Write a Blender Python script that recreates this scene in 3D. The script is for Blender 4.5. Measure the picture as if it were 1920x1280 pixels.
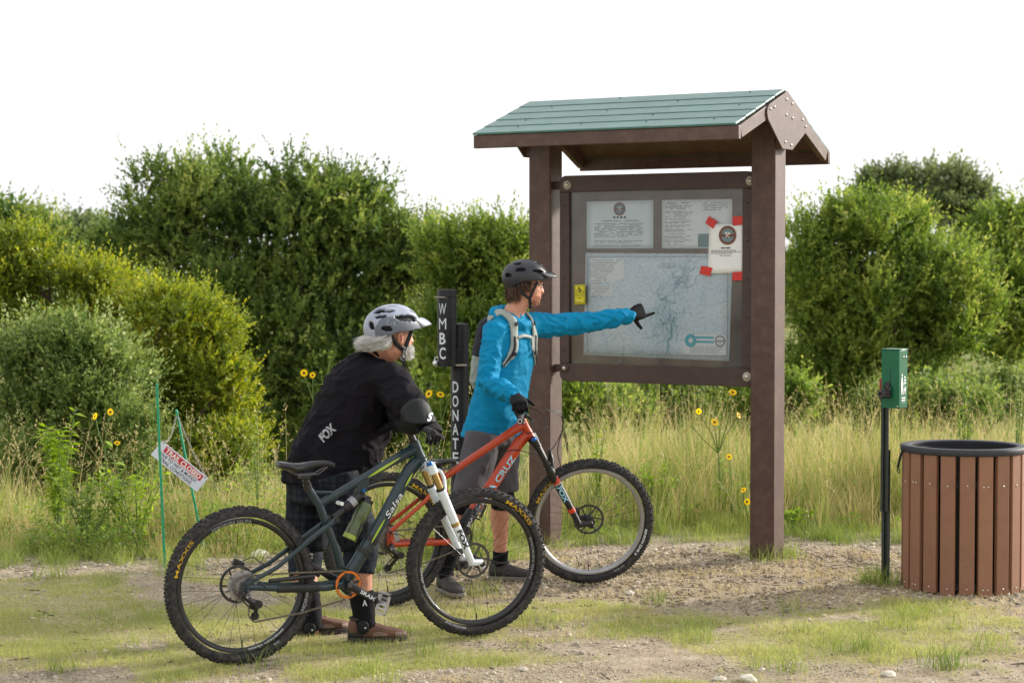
import bpy, bmesh, math, random
import numpy as np
from mathutils import Vector, Matrix, noise
random.seed(7)
RNG = np.random.default_rng(11)
V = Vector
R = math.radians
for o in list(bpy.data.objects):
    bpy.data.objects.remove(o)
scene = bpy.context.scene
COL = scene.collection

# ------------------------------------------------------------------ camera
CAM_H = 1.845
FPX = 3800.0                      # focal length in pixels of a 1920 px wide frame
PITCH = math.atan(140.0 / FPX)
cam_d = bpy.data.cameras.new('camera')
cam = bpy.data.objects.new('camera', cam_d)
COL.objects.link(cam)
cam.location = (0, 0, CAM_H)
cam.rotation_euler = (math.pi / 2 - PITCH, 0, 0)
cam_d.sensor_width = 36.0
cam_d.lens = FPX / 1920.0 * 36.0
cam_d.clip_start = 0.1
cam_d.clip_end = 2000
cam_d.dof.use_dof = True
cam_d.dof.focus_distance = 10.9
cam_d.dof.aperture_fstop = 4.8
scene.camera = cam

# ------------------------------------------------------------------ sky, sun, exposure
SUN_AZ = V((0.86, 0.51, 0)).normalized()
SUN_EL = R(21)
world = bpy.data.worlds.new('World')
scene.world = world
world.use_nodes = True
wn = world.node_tree.nodes
wl = world.node_tree.links
bg = wn['Background']
sky = wn.new('ShaderNodeTexSky')
sky.sky_type = 'NISHITA'
sky.sun_disc = False
sky.sun_elevation = SUN_EL
sky.sun_rotation = math.atan2(SUN_AZ.x, SUN_AZ.y)
sky.air_density = 1.0
sky.dust_density = 5.0
sky.ozone_density = 1.0
hs = wn.new('ShaderNodeHueSaturation')
hs.inputs['Saturation'].default_value = 0.22
wl.new(sky.outputs['Color'], hs.inputs['Color'])
hz = wn.new('ShaderNodeMix')
hz.data_type = 'RGBA'
hz.inputs[0].default_value = 0.65
hz.inputs[7].default_value = (9.6, 9.7, 9.8, 1)     # even thin white overcast
wl.new(hs.outputs['Color'], hz.inputs[6])
wl.new(hz.outputs[2], bg.inputs['Color'])
bg.inputs['Strength'].default_value = 0.12
sun_d = bpy.data.lights.new('sun', 'SUN')
sun_d.energy = 4.2
sun_d.angle = R(4.0)
sun_d.color = (1.0, 0.92, 0.82)
sun = bpy.data.objects.new('sun', sun_d)
COL.objects.link(sun)
sdir = V((SUN_AZ.x * math.cos(SUN_EL), SUN_AZ.y * math.cos(SUN_EL), math.sin(SUN_EL)))
sun.rotation_euler = sdir.to_track_quat('Z', 'Y').to_euler()
sun.location = sdir * 60
scene.view_settings.view_transform = 'Standard'
scene.view_settings.look = 'None'
scene.view_settings.gamma = 1.0
scene.view_settings.use_curve_mapping = False
scene.view_settings.exposure = 0.42

# ------------------------------------------------------------------ pixel -> world point at a given distance Y
_F = V((0, math.cos(PITCH), -math.sin(PITCH)))
_U = V((0, math.sin(PITCH), math.cos(PITCH)))
_C = V((0, 0, CAM_H))
def ray(px, py):
    return V((1, 0, 0)) * ((px - 960) / FPX) + _F + _U * ((640 - py) / FPX)
def at(px, py, Y):
    r = ray(px, py)
    return _C + r * (Y / r.y)
def hit(px, py, o, n):
    r = ray(px, py)
    return _C + r * ((o - _C).dot(n) / r.dot(n))
def px_to_X(px, Y):
    return (px - 960) / FPX * Y

def smooth(a, b, x):
    t = min(1.0, max(0.0, (x - a) / (b - a)))
    return t * t * (3 - 2 * t)
def nsmooth(a, b, x):
    t = np.clip((x - a) / (b - a), 0, 1)
    return t * t * (3 - 2 * t)

# ------------------------------------------------------------------ materials
def lin(r, g, b):
    f = lambda c: (c / 255 / 12.92) if c / 255 <= 0.04045 else ((c / 255 + 0.055) / 1.055) ** 2.4
    return (f(r), f(g), f(b))
MATS = {}
def pmat(name, col, rough=0.6, metal=0.0, var=0.12, scale=9.0, bump=0.0, bscale=120.0, spec=0.5,
         col2=None, speck=None, speck_scale=300.0, speck_th=0.62, coat=0.0, sheen=0.0, aniso=None, dirt=None, dirt_amt=0.0, orand=0.0):
    m = bpy.data.materials.new(name)
    m.use_nodes = True
    nt = m.node_tree
    N, L = nt.nodes, nt.links
    b = N['Principled BSDF']
    tc = N.new('ShaderNodeTexCoord')
    src = tc.outputs['Object']
    if aniso:
        mp = N.new('ShaderNodeMapping')
        mp.inputs['Scale'].default_value = aniso
        L.new(src, mp.inputs['Vector'])
        src = mp.outputs['Vector']
    nz = N.new('ShaderNodeTexNoise')
    nz.inputs['Scale'].default_value = scale
    nz.inputs['Detail'].default_value = 5
    nz.inputs['Roughness'].default_value = 0.62
    L.new(src, nz.inputs['Vector'])
    rp = N.new('ShaderNodeValToRGB')
    c2 = col2 if col2 else tuple(min(1, c * (1 + var)) for c in col)
    c1 = col if col2 else tuple(c * (1 - var) for c in col)
    rp.color_ramp.elements[0].position = 0.32
    rp.color_ramp.elements[1].position = 0.68
    rp.color_ramp.elements[0].color = (*c1, 1)
    rp.color_ramp.elements[1].color = (*c2, 1)
    L.new(nz.outputs['Fac'], rp.inputs['Fac'])
    out = rp.outputs['Color']
    if speck:
        n2 = N.new('ShaderNodeTexNoise')
        n2.inputs['Scale'].default_value = speck_scale
        n2.inputs['Detail'].default_value = 2
        L.new(src, n2.inputs['Vector'])
        r2 = N.new('ShaderNodeValToRGB')
        r2.color_ramp.elements[0].position = speck_th
        r2.color_ramp.elements[1].position = speck_th + 0.05
        L.new(n2.outputs['Fac'], r2.inputs['Fac'])
        mx = N.new('ShaderNodeMix')
        mx.data_type = 'RGBA'
        L.new(r2.outputs['Color'], mx.inputs[0])
        L.new(out, mx.inputs[6])
        mx.inputs[7].default_value = (*speck, 1)
        out = mx.outputs[2]
    if dirt:
        n3 = N.new('ShaderNodeTexNoise')
        n3.inputs['Scale'].default_value = scale * 2.3
        n3.inputs['Detail'].default_value = 8
        n3.inputs['Roughness'].default_value = 0.7
        L.new(src, n3.inputs['Vector'])
        r3 = N.new('ShaderNodeMapRange')
        r3.inputs[1].default_value = 0.45
        r3.inputs[2].default_value = 0.75
        r3.inputs[3].default_value = 0.0
        r3.inputs[4].default_value = dirt_amt
        L.new(n3.outputs['Fac'], r3.inputs[0])
        mx = N.new('ShaderNodeMix')
        mx.data_type = 'RGBA'
        L.new(r3.outputs[0], mx.inputs[0])
        L.new(out, mx.inputs[6])
        mx.inputs[7].default_value = (*dirt, 1)
        out = mx.outputs[2]
    if orand:                                   # each board its own shade
        oi = N.new('ShaderNodeObjectInfo')
        mr = N.new('ShaderNodeMapRange')
        mr.inputs[3].default_value = 1 - orand
        mr.inputs[4].default_value = 1 + orand
        L.new(oi.outputs['Random'], mr.inputs[0])
        hv = N.new('ShaderNodeHueSaturation')
        L.new(mr.outputs[0], hv.inputs['Value'])
        L.new(out, hv.inputs['Color'])
        out = hv.outputs['Color']
    L.new(out, b.inputs['Base Color'])
    b.inputs['Roughness'].default_value = rough
    b.inputs['Metallic'].default_value = metal
    b.inputs['Specular IOR Level'].default_value = spec
    if coat:
        b.inputs['Coat Weight'].default_value = coat
        b.inputs['Coat Roughness'].default_value = 0.12
    if sheen:
        b.inputs['Sheen Weight'].default_value = sheen
    if bump:
        nb = N.new('ShaderNodeTexNoise')
        nb.inputs['Scale'].default_value = bscale
        nb.inputs['Detail'].default_value = 3
        L.new(src, nb.inputs['Vector'])
        bp = N.new('ShaderNodeBump')
        bp.inputs['Strength'].default_value = min(1.0, bump)
        bp.inputs['Distance'].default_value = 0.004
        L.new(nb.outputs['Fac'], bp.inputs['Height'])
        L.new(bp.outputs['Normal'], b.inputs['Normal'])
    MATS[name] = m
    return m

def leafmat(name, c1, c2, trans=0.35, cscale=1.2, c3=None, rough=0.55):
    """leaf: reflecting and translucent, every leaf (mesh island) its own tint"""
    m = bpy.data.materials.new(name)
    m.use_nodes = True
    nt = m.node_tree
    N, L = nt.nodes, nt.links
    b = N['Principled BSDF']
    out = N['Material Output']
    g = N.new('ShaderNodeNewGeometry')
    tc = N.new('ShaderNodeTexCoord')
    nz = N.new('ShaderNodeTexNoise')
    nz.inputs['Scale'].default_value = cscale
    nz.inputs['Detail'].default_value = 3
    L.new(tc.outputs['Object'], nz.inputs['Vector'])
    ad = N.new('ShaderNodeMath')
    ad.operation = 'MULTIPLY_ADD'
    L.new(g.outputs['Random Per Island'], ad.inputs[0])
    ad.inputs[1].default_value = 0.42
    sb = N.new('ShaderNodeMath')
    sb.operation = 'MULTIPLY_ADD'
    L.new(nz.outputs['Fac'], sb.inputs[0])
    sb.inputs[1].default_value = 1.5
    sb.inputs[2].default_value = -0.47
    an = N.new('ShaderNodeAttribute')              # every shoot its own tint
    an.attribute_name = 'tint'
    a2 = N.new('ShaderNodeMath')
    a2.operation = 'ADD'
    L.new(sb.outputs[0], a2.inputs[0])
    L.new(an.outputs['Fac'], a2.inputs[1])
    L.new(a2.outputs[0], ad.inputs[2])
    rp = N.new('ShaderNodeValToRGB')
    rp.color_ramp.elements[0].color = (*c1, 1)
    rp.color_ramp.elements[0].position = 0.15
    rp.color_ramp.elements[1].color = (*c2, 1)
    rp.color_ramp.elements[1].position = 0.85
    if c3:
        e = rp.color_ramp.elements.new(0.985)
        e.color = (*c3, 1)
    L.new(ad.outputs[0], rp.inputs['Fac'])
    L.new(rp.outputs['Color'], b.inputs['Base Color'])
    b.inputs['Roughness'].default_value = rough
    b.inputs['Specular IOR Level'].default_value = 0.35
    t = N.new('ShaderNodeBsdfTranslucent')
    hs_ = N.new('ShaderNodeHueSaturation')
    hs_.inputs['Value'].default_value = 1.35
    hs_.inputs['Saturation'].default_value = 1.1
    hs_.inputs['Hue'].default_value = 0.497
    L.new(rp.outputs['Color'], hs_.inputs['Color'])
    L.new(hs_.outputs['Color'], t.inputs['Color'])
    mx = N.new('ShaderNodeMixShader')
    mx.inputs[0].default_value = trans
    L.new(b.outputs[0], mx.inputs[1])
    L.new(t.outputs[0], mx.inputs[2])
    L.new(mx.outputs[0], out.inputs['Surface'])
    MATS[name] = m
    return m

# ------------------------------------------------------------------ object helpers
WROOT = {}      # roots whose parts are written in world coordinates
def link(o, parent=None):
    COL.objects.link(o)
    if parent is not None:
        o.parent = parent
        if parent.name in WROOT:
            o.matrix_parent_inverse = WROOT[parent.name]
    return o
def tag(o, label=None, cat=None, group=None, kind=None):
    if label: o['label'] = label
    if cat: o['category'] = cat
    if group: o['group'] = group
    if kind: o['kind'] = kind
    return o
def thing(name, loc, label, cat, group=None, rotz=0.0):
    o = bpy.data.objects.new(name, None)
    o.empty_display_size = 0.1
    link(o)
    o.location = loc
    o.rotation_euler = (0, 0, rotz)
    return tag(o, label, cat, group)

def finish(me, smooth=True, ang=38):
    if smooth:
        me.shade_smooth()
        if ang: me.set_sharp_from_angle(angle=R(ang))
    return me

def wthing(name, loc, label, cat, group=None):
    o = thing(name, loc, label, cat, group)
    WROOT[o.name] = Matrix.Translation(V(loc)).inverted()
    return o

class MB:
    def __init__(s):
        s.v = []; s.f = []
    def add(s, vs, fs, M=None):
        k = len(s.v)
        if M is not None:
            vs = [M @ V(v) for v in vs]
        s.v.extend([tuple(v) for v in vs])
        s.f.extend([tuple(i + k for i in f) for f in fs])
        return s
    def box(s, c, d, M=None):
        x, y, z = d[0] / 2, d[1] / 2, d[2] / 2
        vs = [V(c) + V((a * x, b * y, e * z)) for a in (-1, 1) for b in (-1, 1) for e in (-1, 1)]
        fs = [(0, 1, 3, 2), (4, 6, 7, 5), (0, 4, 5, 1), (2, 3, 7, 6), (0, 2, 6, 4), (1, 5, 7, 3)]
        return s.add(vs, fs, M)
    def bar(s, a, b, w, h, up=(0, 0, 1)):
        """a straight square bar from a to b, w across, h along up"""
        a, b, up = V(a), V(b), V(up)
        d = (b - a).normalized()
        sd = d.cross(up).normalized()
        u = sd.cross(d).normalized()
        vs = []
        for p in (a, b):
            for i, j in ((-1, -1), (1, -1), (1, 1), (-1, 1)):
                vs.append(p + sd * (i * w / 2) + u * (j * h / 2))
        return s.add(vs, [(3, 2, 1, 0), (4, 5, 6, 7), (0, 1, 5, 4), (1, 2, 6, 5), (2, 3, 7, 6), (3, 0, 4, 7)])
    def tube(s, pts, r, n=10, cap=True, ell=None, up=(0, 1, 0), M=None):
        pts = [V(p) for p in pts]
        m = len(pts)
        rr = r if isinstance(r, (list, tuple)) else [r] * m
        vs = []; fs = []
        t0 = (pts[1] - pts[0]).normalized()
        u = V(up)
        if abs(u.dot(t0)) > 0.95: u = V((1, 0, 0)) if abs(t0.x) < 0.9 else V((0, 0, 1))
        u = (u - t0 * u.dot(t0)).normalized()
        for i, p in enumerate(pts):
            if i == 0: t = t0
            elif i == m - 1: t = (pts[i] - pts[i - 1]).normalized()
            else: t = ((pts[i + 1] - p).normalized() + (p - pts[i - 1]).normalized()).normalized()
            u = (u - t * u.dot(t)).normalized()
            w = t.cross(u)
            ea, eb = (1, 1) if ell is None else (ell[i] if isinstance(ell[0], (tuple, list)) else ell)
            for k in range(n):
                a = 2 * math.pi * k / n
                vs.append(p + u * (math.cos(a) * rr[i] * ea) + w * (math.sin(a) * rr[i] * eb))
        for i in range(m - 1):
            for k in range(n):
                k2 = (k + 1) % n
                fs.append((i * n + k, i * n + k2, (i + 1) * n + k2, (i + 1) * n + k))
        if cap:
            fs.append(tuple(range(n - 1, -1, -1)))
            fs.append(tuple((m - 1) * n + k for k in range(n)))
        return s.add(vs, fs, M)
    def limb(s, pts, rr, n=14, ell=None, up=(0, 1, 0)):
        """tube with rounded ends"""
        pts = [V(p) for p in pts]
        a = (pts[0] - pts[1]).normalized(); b = (pts[-1] - pts[-2]).normalized()
        P = [pts[0] + a * rr[0] * 0.9, pts[0] + a * rr[0] * 0.6] + pts + [pts[-1] + b * rr[-1] * 0.6, pts[-1] + b * rr[-1] * 0.9]
        Q = [rr[0] * 0.4, rr[0] * 0.8] + list(rr) + [rr[-1] * 0.8, rr[-1] * 0.4]
        if ell is not None and isinstance(ell[0], (tuple, list)):
            ell = [ell[0], ell[0]] + list(ell) + [ell[-1], ell[-1]]
        return s.tube(P, Q, n, True, ell, up)
    def rings(s, rings, n=20, cap=True, power=2.0):
        """loft through rings of (centre, axis_a, axis_b)"""
        vs = []; fs = []
        m = len(rings)
        for c, a, b in rings:
            c, a, b = V(c), V(a), V(b)
            for k in range(n):
                t = 2 * math.pi * k / n
                ct, st = math.cos(t), math.sin(t)
                if power != 2.0:
                    ct = math.copysign(abs(ct) ** (2 / power), ct); st = math.copysign(abs(st) ** (2 / power), st)
                vs.append(c + a * ct + b * st)
        for i in range(m - 1):
            for k in range(n):
                k2 = (k + 1) % n
                fs.append((i * n + k, i * n + k2, (i + 1) * n + k2, (i + 1) * n + k))
        if cap:
            fs.append(tuple(range(n - 1, -1, -1)))
            fs.append(tuple((m - 1) * n + k for k in range(n)))
        return s.add(vs, fs)
    def lathe(s, prof, n=32, M=None, closed=False):
        vs = []; fs = []
        m = len(prof)
        for r, h in prof:
            for k in range(n):
                a = 2 * math.pi * k / n
                vs.append((r * math.cos(a), r * math.sin(a), h))
        for i in range(m if closed else m - 1):
            j = (i + 1) % m
            for k in range(n):
                k2 = (k + 1) % n
                fs.append((i * n + k, i * n + k2, j * n + k2, j * n + k))
        if not closed:
            fs.append(tuple(range(n - 1, -1, -1)))
            fs.append(tuple((m - 1) * n + k for k in range(n)))
        return s.add(vs, fs, M)
    def cyl(s, a, b, r, n=16, r2=None):
        return s.tube([a, b], [r, r if r2 is None else r2], n)
    def prism(s, poly, t0, t1, M=None):
        n = len(poly)
        vs = [(x, y, t0) for x, y in poly] + [(x, y, t1) for x, y in poly]
        fs = [tuple(range(n - 1, -1, -1)), tuple(range(n, 2 * n))]
        fs += [(k, (k + 1) % n, n + (k + 1) % n, n + k) for k in range(n)]
        return s.add(vs, fs, M)
    def ball(s, c, r, nu=16, nv=10, M=None):
        r = (r, r, r) if not isinstance(r, (tuple, list)) else r
        c = V(c)
        vs = [c + V((0, 0, -r[2]))]; fs = []
        for j in range(1, nv):
            ph = -math.pi / 2 + math.pi * j / nv
            for k in range(nu):
                a = 2 * math.pi * k / nu
                vs.append(c + V((r[0] * math.cos(ph) * math.cos(a), r[1] * math.cos(ph) * math.sin(a), r[2] * math.sin(ph))))
        vs.append(c + V((0, 0, r[2])))
        for k in range(nu):
            fs.append((0, 1 + (k + 1) % nu, 1 + k))
            fs.append((len(vs) - 1, 1 + (nv - 2) * nu + k, 1 + (nv - 2) * nu + (k + 1) % nu))
        for j in range(nv - 2):
            for k in range(nu):
                k2 = (k + 1) % nu
                fs.append((1 + j * nu + k, 1 + j * nu + k2, 1 + (j + 1) * nu + k2, 1 + (j + 1) * nu + k))
        return s.add(vs, fs, M)
    def mesh(s, name, smooth=True, ang=38):
        me = bpy.data.meshes.new(name)
        me.from_pydata(s.v, [], s.f)
        me.update()
        return finish(me, smooth, ang)
    def build(s, name, mat, parent=None, smooth=True, ang=38, bevel=0.0, seg=2):
        o = bpy.data.objects.new(name, s.mesh(name, smooth, ang))
        o.data.materials.append(MATS[mat] if isinstance(mat, str) else mat)
        link(o, parent)
        if bevel:
            b = o.modifiers.new('bevel', 'BEVEL')
            b.width = bevel; b.segments = seg; b.limit_method = 'ANGLE'; b.angle_limit = R(40)
            b.harden_normals = False
        return o

def remeshed(mb, name, mat, parent=None, voxel=0.008, sm=6, factor=0.5, wr=None):
    """union of the closed pieces of mb as one continuous skin; wr(co, normal) -> offset along normal"""
    me = mb.mesh(name + '_src', False)
    o = bpy.data.objects.new(name + '_src', me)
    COL.objects.link(o)
    r = o.modifiers.new('r', 'REMESH'); r.mode = 'VOXEL'; r.voxel_size = voxel; r.adaptivity = 0.0
    if sm:
        q = o.modifiers.new('s', 'SMOOTH'); q.factor = factor; q.iterations = sm
    dg = bpy.context.evaluated_depsgraph_get()
    m2 = bpy.data.meshes.new_from_object(o.evaluated_get(dg))
    bpy.data.objects.remove(o)
    bpy.data.meshes.remove(me)
    m2.name = name
    if wr:
        n = len(m2.vertices)
        nor = [v.normal.copy() for v in m2.vertices]
        for v, nn in zip(m2.vertices, nor):
            v.co = v.co + nn * wr(v.co, nn)
        m2.update()
    m2.shade_smooth()
    m2.materials.clear()
    m2.materials.append(MATS[mat] if isinstance(mat, str) else mat)
    o = bpy.data.objects.new(name, m2)
    return link(o, parent)

_TXT = {}
def text2d(s, weight=0.0, sub=0):
    k = (s, weight, sub)
    if k in _TXT: return _TXT[k]
    c = bpy.data.curves.new('txt', 'FONT')
    c.body = s; c.size = 1.0; c.offset = weight; c.resolution_u = 3; c.fill_mode = 'FRONT'
    o = bpy.data.objects.new('txt', c)
    COL.objects.link(o)
    dg = bpy.context.evaluated_depsgraph_get()
    me = bpy.data.meshes.new_from_object(o.evaluated_get(dg))
    if sub:
        bm = bmesh.new(); bm.from_mesh(me)
        bmesh.ops.triangulate(bm, faces=bm.faces)
        bmesh.ops.subdivide_edges(bm, edges=bm.edges, cuts=sub, use_grid_fill=True)
        bm.to_mesh(me); bm.free()
    vs = [(v.co.x, v.co.y) for v in me.vertices]
    fs = [tuple(p.vertices) for p in me.polygons]
    bpy.data.objects.remove(o); bpy.data.curves.remove(c); bpy.data.meshes.remove(me)
    x0 = min(v[0] for v in vs); x1 = max(v[0] for v in vs)
    vs = [((x - x0) / 0.70, y / 0.70) for x, y in vs]      # cap height 1
    _TXT[k] = (vs, fs, (x1 - x0) / 0.70)
    return _TXT[k]
def lettering(name, s, h, fn, mat, parent, xs=1.0, weight=0.0, width=None, anchor=0.0, sub=0):
    """flat print: letters of cap height h, fn(x, y) -> point; width fits the line to a length"""
    vs, fs, w = text2d(s, weight, sub)
    if width: xs = width / (w * h)
    W = w * h * xs
    me = bpy.data.meshes.new(name)
    me.from_pydata([tuple(fn(x * h * xs - anchor * W, y * h)) for x, y in vs], [], fs)
    me.update()
    me.materials.append(MATS[mat])
    return link(bpy.data.objects.new(name, me), parent)
def on_plane(o, ux, uy):
    o, ux, uy = V(o), V(ux), V(uy)
    return lambda x, y: o + ux * x + uy * y

def np_mesh(name, verts, faces, mat, parent=None, smooth=False):
    """fast mesh from numpy: verts (n,3), faces (m,k)"""
    me = bpy.data.meshes.new(name)
    n, (m, k) = len(verts), faces.shape
    me.vertices.add(n)
    me.vertices.foreach_set('co', np.ascontiguousarray(verts, dtype=np.float32).ravel())
    me.loops.add(m * k)
    me.loops.foreach_set('vertex_index', np.ascontiguousarray(faces, dtype=np.int32).ravel())
    me.polygons.add(m)
    me.polygons.foreach_set('loop_start', np.arange(0, m * k, k, dtype=np.int32))
    me.polygons.foreach_set('loop_total', np.full(m, k, dtype=np.int32))
    me.update(calc_edges=True)
    if smooth: me.shade_smooth()
    for q in (mat if isinstance(mat, (list, tuple)) else [mat]):
        me.materials.append(MATS[q] if isinstance(q, str) else q)
    return link(bpy.data.objects.new(name, me), parent)
def unit(a):
    return a / np.maximum(1e-9, np.linalg.norm(a, axis=-1, keepdims=True))
def scatter(name, bv, bf, pos, scl, mat, rot=None, parent=None, jitter=0.0):
    """many copies of one small piece joined into one mesh; rot (n,3,3)"""
    bv = np.asarray(bv, float); bf = np.asarray(bf, int)
    n = len(pos)
    s = np.asarray(scl, float)
    if s.ndim == 1: s = s[:, None]
    vv = bv[None] * s[:, None, :]
    if jitter: vv = vv * (1 + jitter * RNG.uniform(-1, 1, (n, len(bv), 1)))
    if rot is not None: vv = np.einsum('nij,nkj->nki', rot, vv)
    vv = vv + np.asarray(pos)[:, None, :]
    ff = bf[None] + (np.arange(n) * len(bv))[:, None, None]
    return np_mesh(name, vv.reshape(-1, 3), ff.reshape(-1, bf.shape[1]), mat, parent)
def rand_rot(n, tilt=3.14):
    a = RNG.uniform(0, 2 * np.pi, n); t = RNG.normal(0, tilt, n); b = RNG.uniform(0, 2 * np.pi, n)
    def rz(q):
        M = np.zeros((n, 3, 3)); c, s = np.cos(q), np.sin(q)
        M[:, 0, 0] = c; M[:, 0, 1] = -s; M[:, 1, 0] = s; M[:, 1, 1] = c; M[:, 2, 2] = 1
        return M
    X = np.zeros((n, 3, 3)); c, s = np.cos(t), np.sin(t)
    X[:, 0, 0] = 1; X[:, 1, 1] = c; X[:, 1, 2] = -s; X[:, 2, 1] = s; X[:, 2, 2] = c
    return rz(a) @ X @ rz(b)
# ------------------------------------------------------------------ material library
pmat('post_brown', lin(77, 54, 47), 0.5, var=0.10, scale=5, bump=0.12, bscale=260, speck=lin(140, 118, 105), speck_scale=230, speck_th=0.71, dirt=lin(135, 112, 98), dirt_amt=0.32, orand=0.04)
pmat('frame_brown', lin(67, 48, 43), 0.5, var=0.10, scale=6, bump=0.10, bscale=260, dirt=lin(120, 100, 90), dirt_amt=0.18)
pmat('roof_teal', lin(72, 114, 108), 0.36, var=0.10, scale=4, bump=0.06, bscale=180, dirt=lin(128, 150, 142), dirt_amt=0.35, orand=0.07)
pmat('backing', lin(108, 90, 78), 0.75, var=0.22, scale=7, bump=0.1)
pmat('paper', lin(238, 240, 240), 0.55, var=0.02, scale=14, bump=0.05, bscale=40)
pmat('paper_blue', lin(226, 236, 238), 0.55, var=0.03, scale=10, bump=0.06, bscale=40)
pmat('ink_grey', lin(146, 148, 152), 0.7, var=0.1)
pmat('ink_dark', lin(52, 52, 56), 0.7, var=0.1)
pmat('ink_brown', lin(118, 74, 62), 0.7, var=0.15, scale=90)
pmat('ink_slate', lin(112, 140, 146), 0.7, var=0.1)
pmat('map_line', lin(150, 182, 200), 0.7, var=0.1)
pmat('ink_white', lin(236, 236, 232), 0.6, var=0.03)
pmat('ink_teal', lin(52, 182, 200), 0.6, var=0.06)
pmat('ink_bluegreen', lin(96, 178, 184), 0.6, var=0.1)
pmat('ink_red', lin(196, 44, 62), 0.5, var=0.06)
pmat('ink_black', lin(22, 22, 26), 0.5, var=0.1)
pmat('tape_red', lin(206, 46, 38), 0.4, var=0.12, scale=40, bump=0.1, bscale=80)
pmat('sign_yellow', lin(222, 210, 20), 0.4, var=0.05)
pmat('bolt_metal', lin(205, 198, 188), 0.34, metal=0.8, var=0.12, scale=60)
pmat('washer', lin(168, 160, 146), 0.5, metal=0.3, var=0.15, scale=70)
pmat('black_metal', lin(24, 24, 27), 0.45, spec=0.3, var=0.15, scale=14, bump=0.06, bscale=300, dirt=lin(90, 88, 86), dirt_amt=0.12)
pmat('dark_post', lin(44, 54, 50), 0.45, var=0.15, scale=20, dirt=lin(96, 92, 80), dirt_amt=0.25)
pmat('letter_white', lin(206, 214, 222), 0.5, var=0.05, scale=30)
pmat('chrome', lin(200, 200, 205), 0.15, metal=1.0, var=0.04)
pmat('stake_green', lin(20, 148, 104), 0.4, var=0.10, scale=18)
pmat('sign_white', lin(216, 222, 236), 0.5, var=0.03, scale=12, dirt=lin(170, 168, 160), dirt_amt=0.15)
pmat('chain_metal', lin(150, 146, 138), 0.45, metal=0.7, var=0.2, scale=60)
pmat('box_green', lin(14, 98, 66), 0.35, var=0.08, scale=12)
pmat('bag_black', lin(34, 26, 30), 0.3, var=0.2, scale=30)
pmat('bag_red', lin(150, 58, 44), 0.4, var=0.2, scale=30)
pmat('slat_brown', lin(140, 98, 74), 0.6, var=0.07, scale=6, bump=0.25, bscale=420, speck=lin(170, 130, 104), speck_scale=420, speck_th=0.64, dirt=lin(104, 80, 60), dirt_amt=0.4, orand=0.10)
pmat('rim_grey', lin(46, 48, 54), 0.62, var=0.1, bump=0.1, bscale=300)
pmat('liner_black', lin(22, 22, 24), 0.6, var=0.1)
pmat('strap_black', lin(20, 20, 22), 0.7)
pmat('stone', lin(204, 196, 180), 0.85, var=0.25, scale=18, bump=0.5, bscale=60)

def glassmat():
    m = bpy.data.materials.new('pane')
    m.use_nodes = True
    N, L = m.node_tree.nodes, m.node_tree.links
    N.remove(N['Principled BSDF'])
    t = N.new('ShaderNodeBsdfTransparent'); t.inputs['Color'].default_value = (0.975, 0.99, 1.0, 1)
    g = N.new('ShaderNodeBsdfGlossy'); g.inputs['Roughness'].default_value = 0.12
    d = N.new('ShaderNodeBsdfDiffuse'); d.inputs['Color'].default_value = (0.7, 0.7, 0.7, 1)
    tc = N.new('ShaderNodeTexCoord'); nz = N.new('ShaderNodeTexNoise')
    nz.inputs['Scale'].default_value = 3.5; nz.inputs['Detail'].default_value = 7; nz.inputs['Roughness'].default_value = 0.7
    L.new(tc.outputs['Object'], nz.inputs['Vector'])
    mr = N.new('ShaderNodeMapRange'); mr.inputs[1].default_value = 0.4; mr.inputs[2].default_value = 0.8
    mr.inputs[3].default_value = 0.01; mr.inputs[4].default_value = 0.07
    L.new(nz.outputs['Fac'], mr.inputs[0])
    fr = N.new('ShaderNodeFresnel'); fr.inputs['IOR'].default_value = 1.45
    a = N.new('ShaderNodeMixShader'); b = N.new('ShaderNodeMixShader')
    L.new(mr.outputs[0], a.inputs[0]); L.new(t.outputs[0], a.inputs[1]); L.new(d.outputs[0], a.inputs[2])
    L.new(fr.outputs[0], b.inputs[0]); L.new(a.outputs[0], b.inputs[1]); L.new(g.outputs[0], b.inputs[2])
    L.new(b.outputs[0], N['Material Output'].inputs['Surface'])
    MATS['pane'] = m
glassmat()

def mapmat():
    """printed topographic map: contour lines and faint tints"""
    m = pmat('map_paper', lin(232, 240, 244), 0.5, col2=lin(214, 230, 240), scale=5, bump=0.05, bscale=30)
    N, L = m.node_tree.nodes, m.node_tree.links
    b = N['Principled BSDF']
    src = b.inputs['Base Color'].links[0].from_socket
    tc = N.new('ShaderNodeTexCoord')
    for sc, mul, col, wid in ((3.2, 26.0, lin(158, 178, 196), 0.24), (9.0, 9.0, lin(150, 172, 192), 0.22)):
        nz = N.new('ShaderNodeTexNoise'); nz.inputs['Scale'].default_value = sc; nz.inputs['Detail'].default_value = 3
        L.new(tc.outputs['Object'], nz.inputs['Vector'])
        a = N.new('ShaderNodeMath'); a.operation = 'MULTIPLY'; a.inputs[1].default_value = mul
        L.new(nz.outputs['Fac'], a.inputs[0])
        f = N.new('ShaderNodeMath'); f.operation = 'FRACT'; L.new(a.outputs[0], f.inputs[0])
        c = N.new('ShaderNodeMath'); c.operation = 'LESS_THAN'; c.inputs[1].default_value = wid
        L.new(f.outputs[0], c.inputs[0])
        k = N.new('ShaderNodeMath'); k.operation = 'MULTIPLY'; k.inputs[1].default_value = 0.26
        L.new(c.outputs[0], k.inputs[0])
        mx = N.new('ShaderNodeMix'); mx.data_type = 'RGBA'
        L.new(k.outputs[0], mx.inputs[0]); L.new(src, mx.inputs[6]); mx.inputs[7].default_value = (*col, 1)
        src = mx.outputs[2]
    L.new(src, b.inputs['Base Color'])
mapmat()

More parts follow.
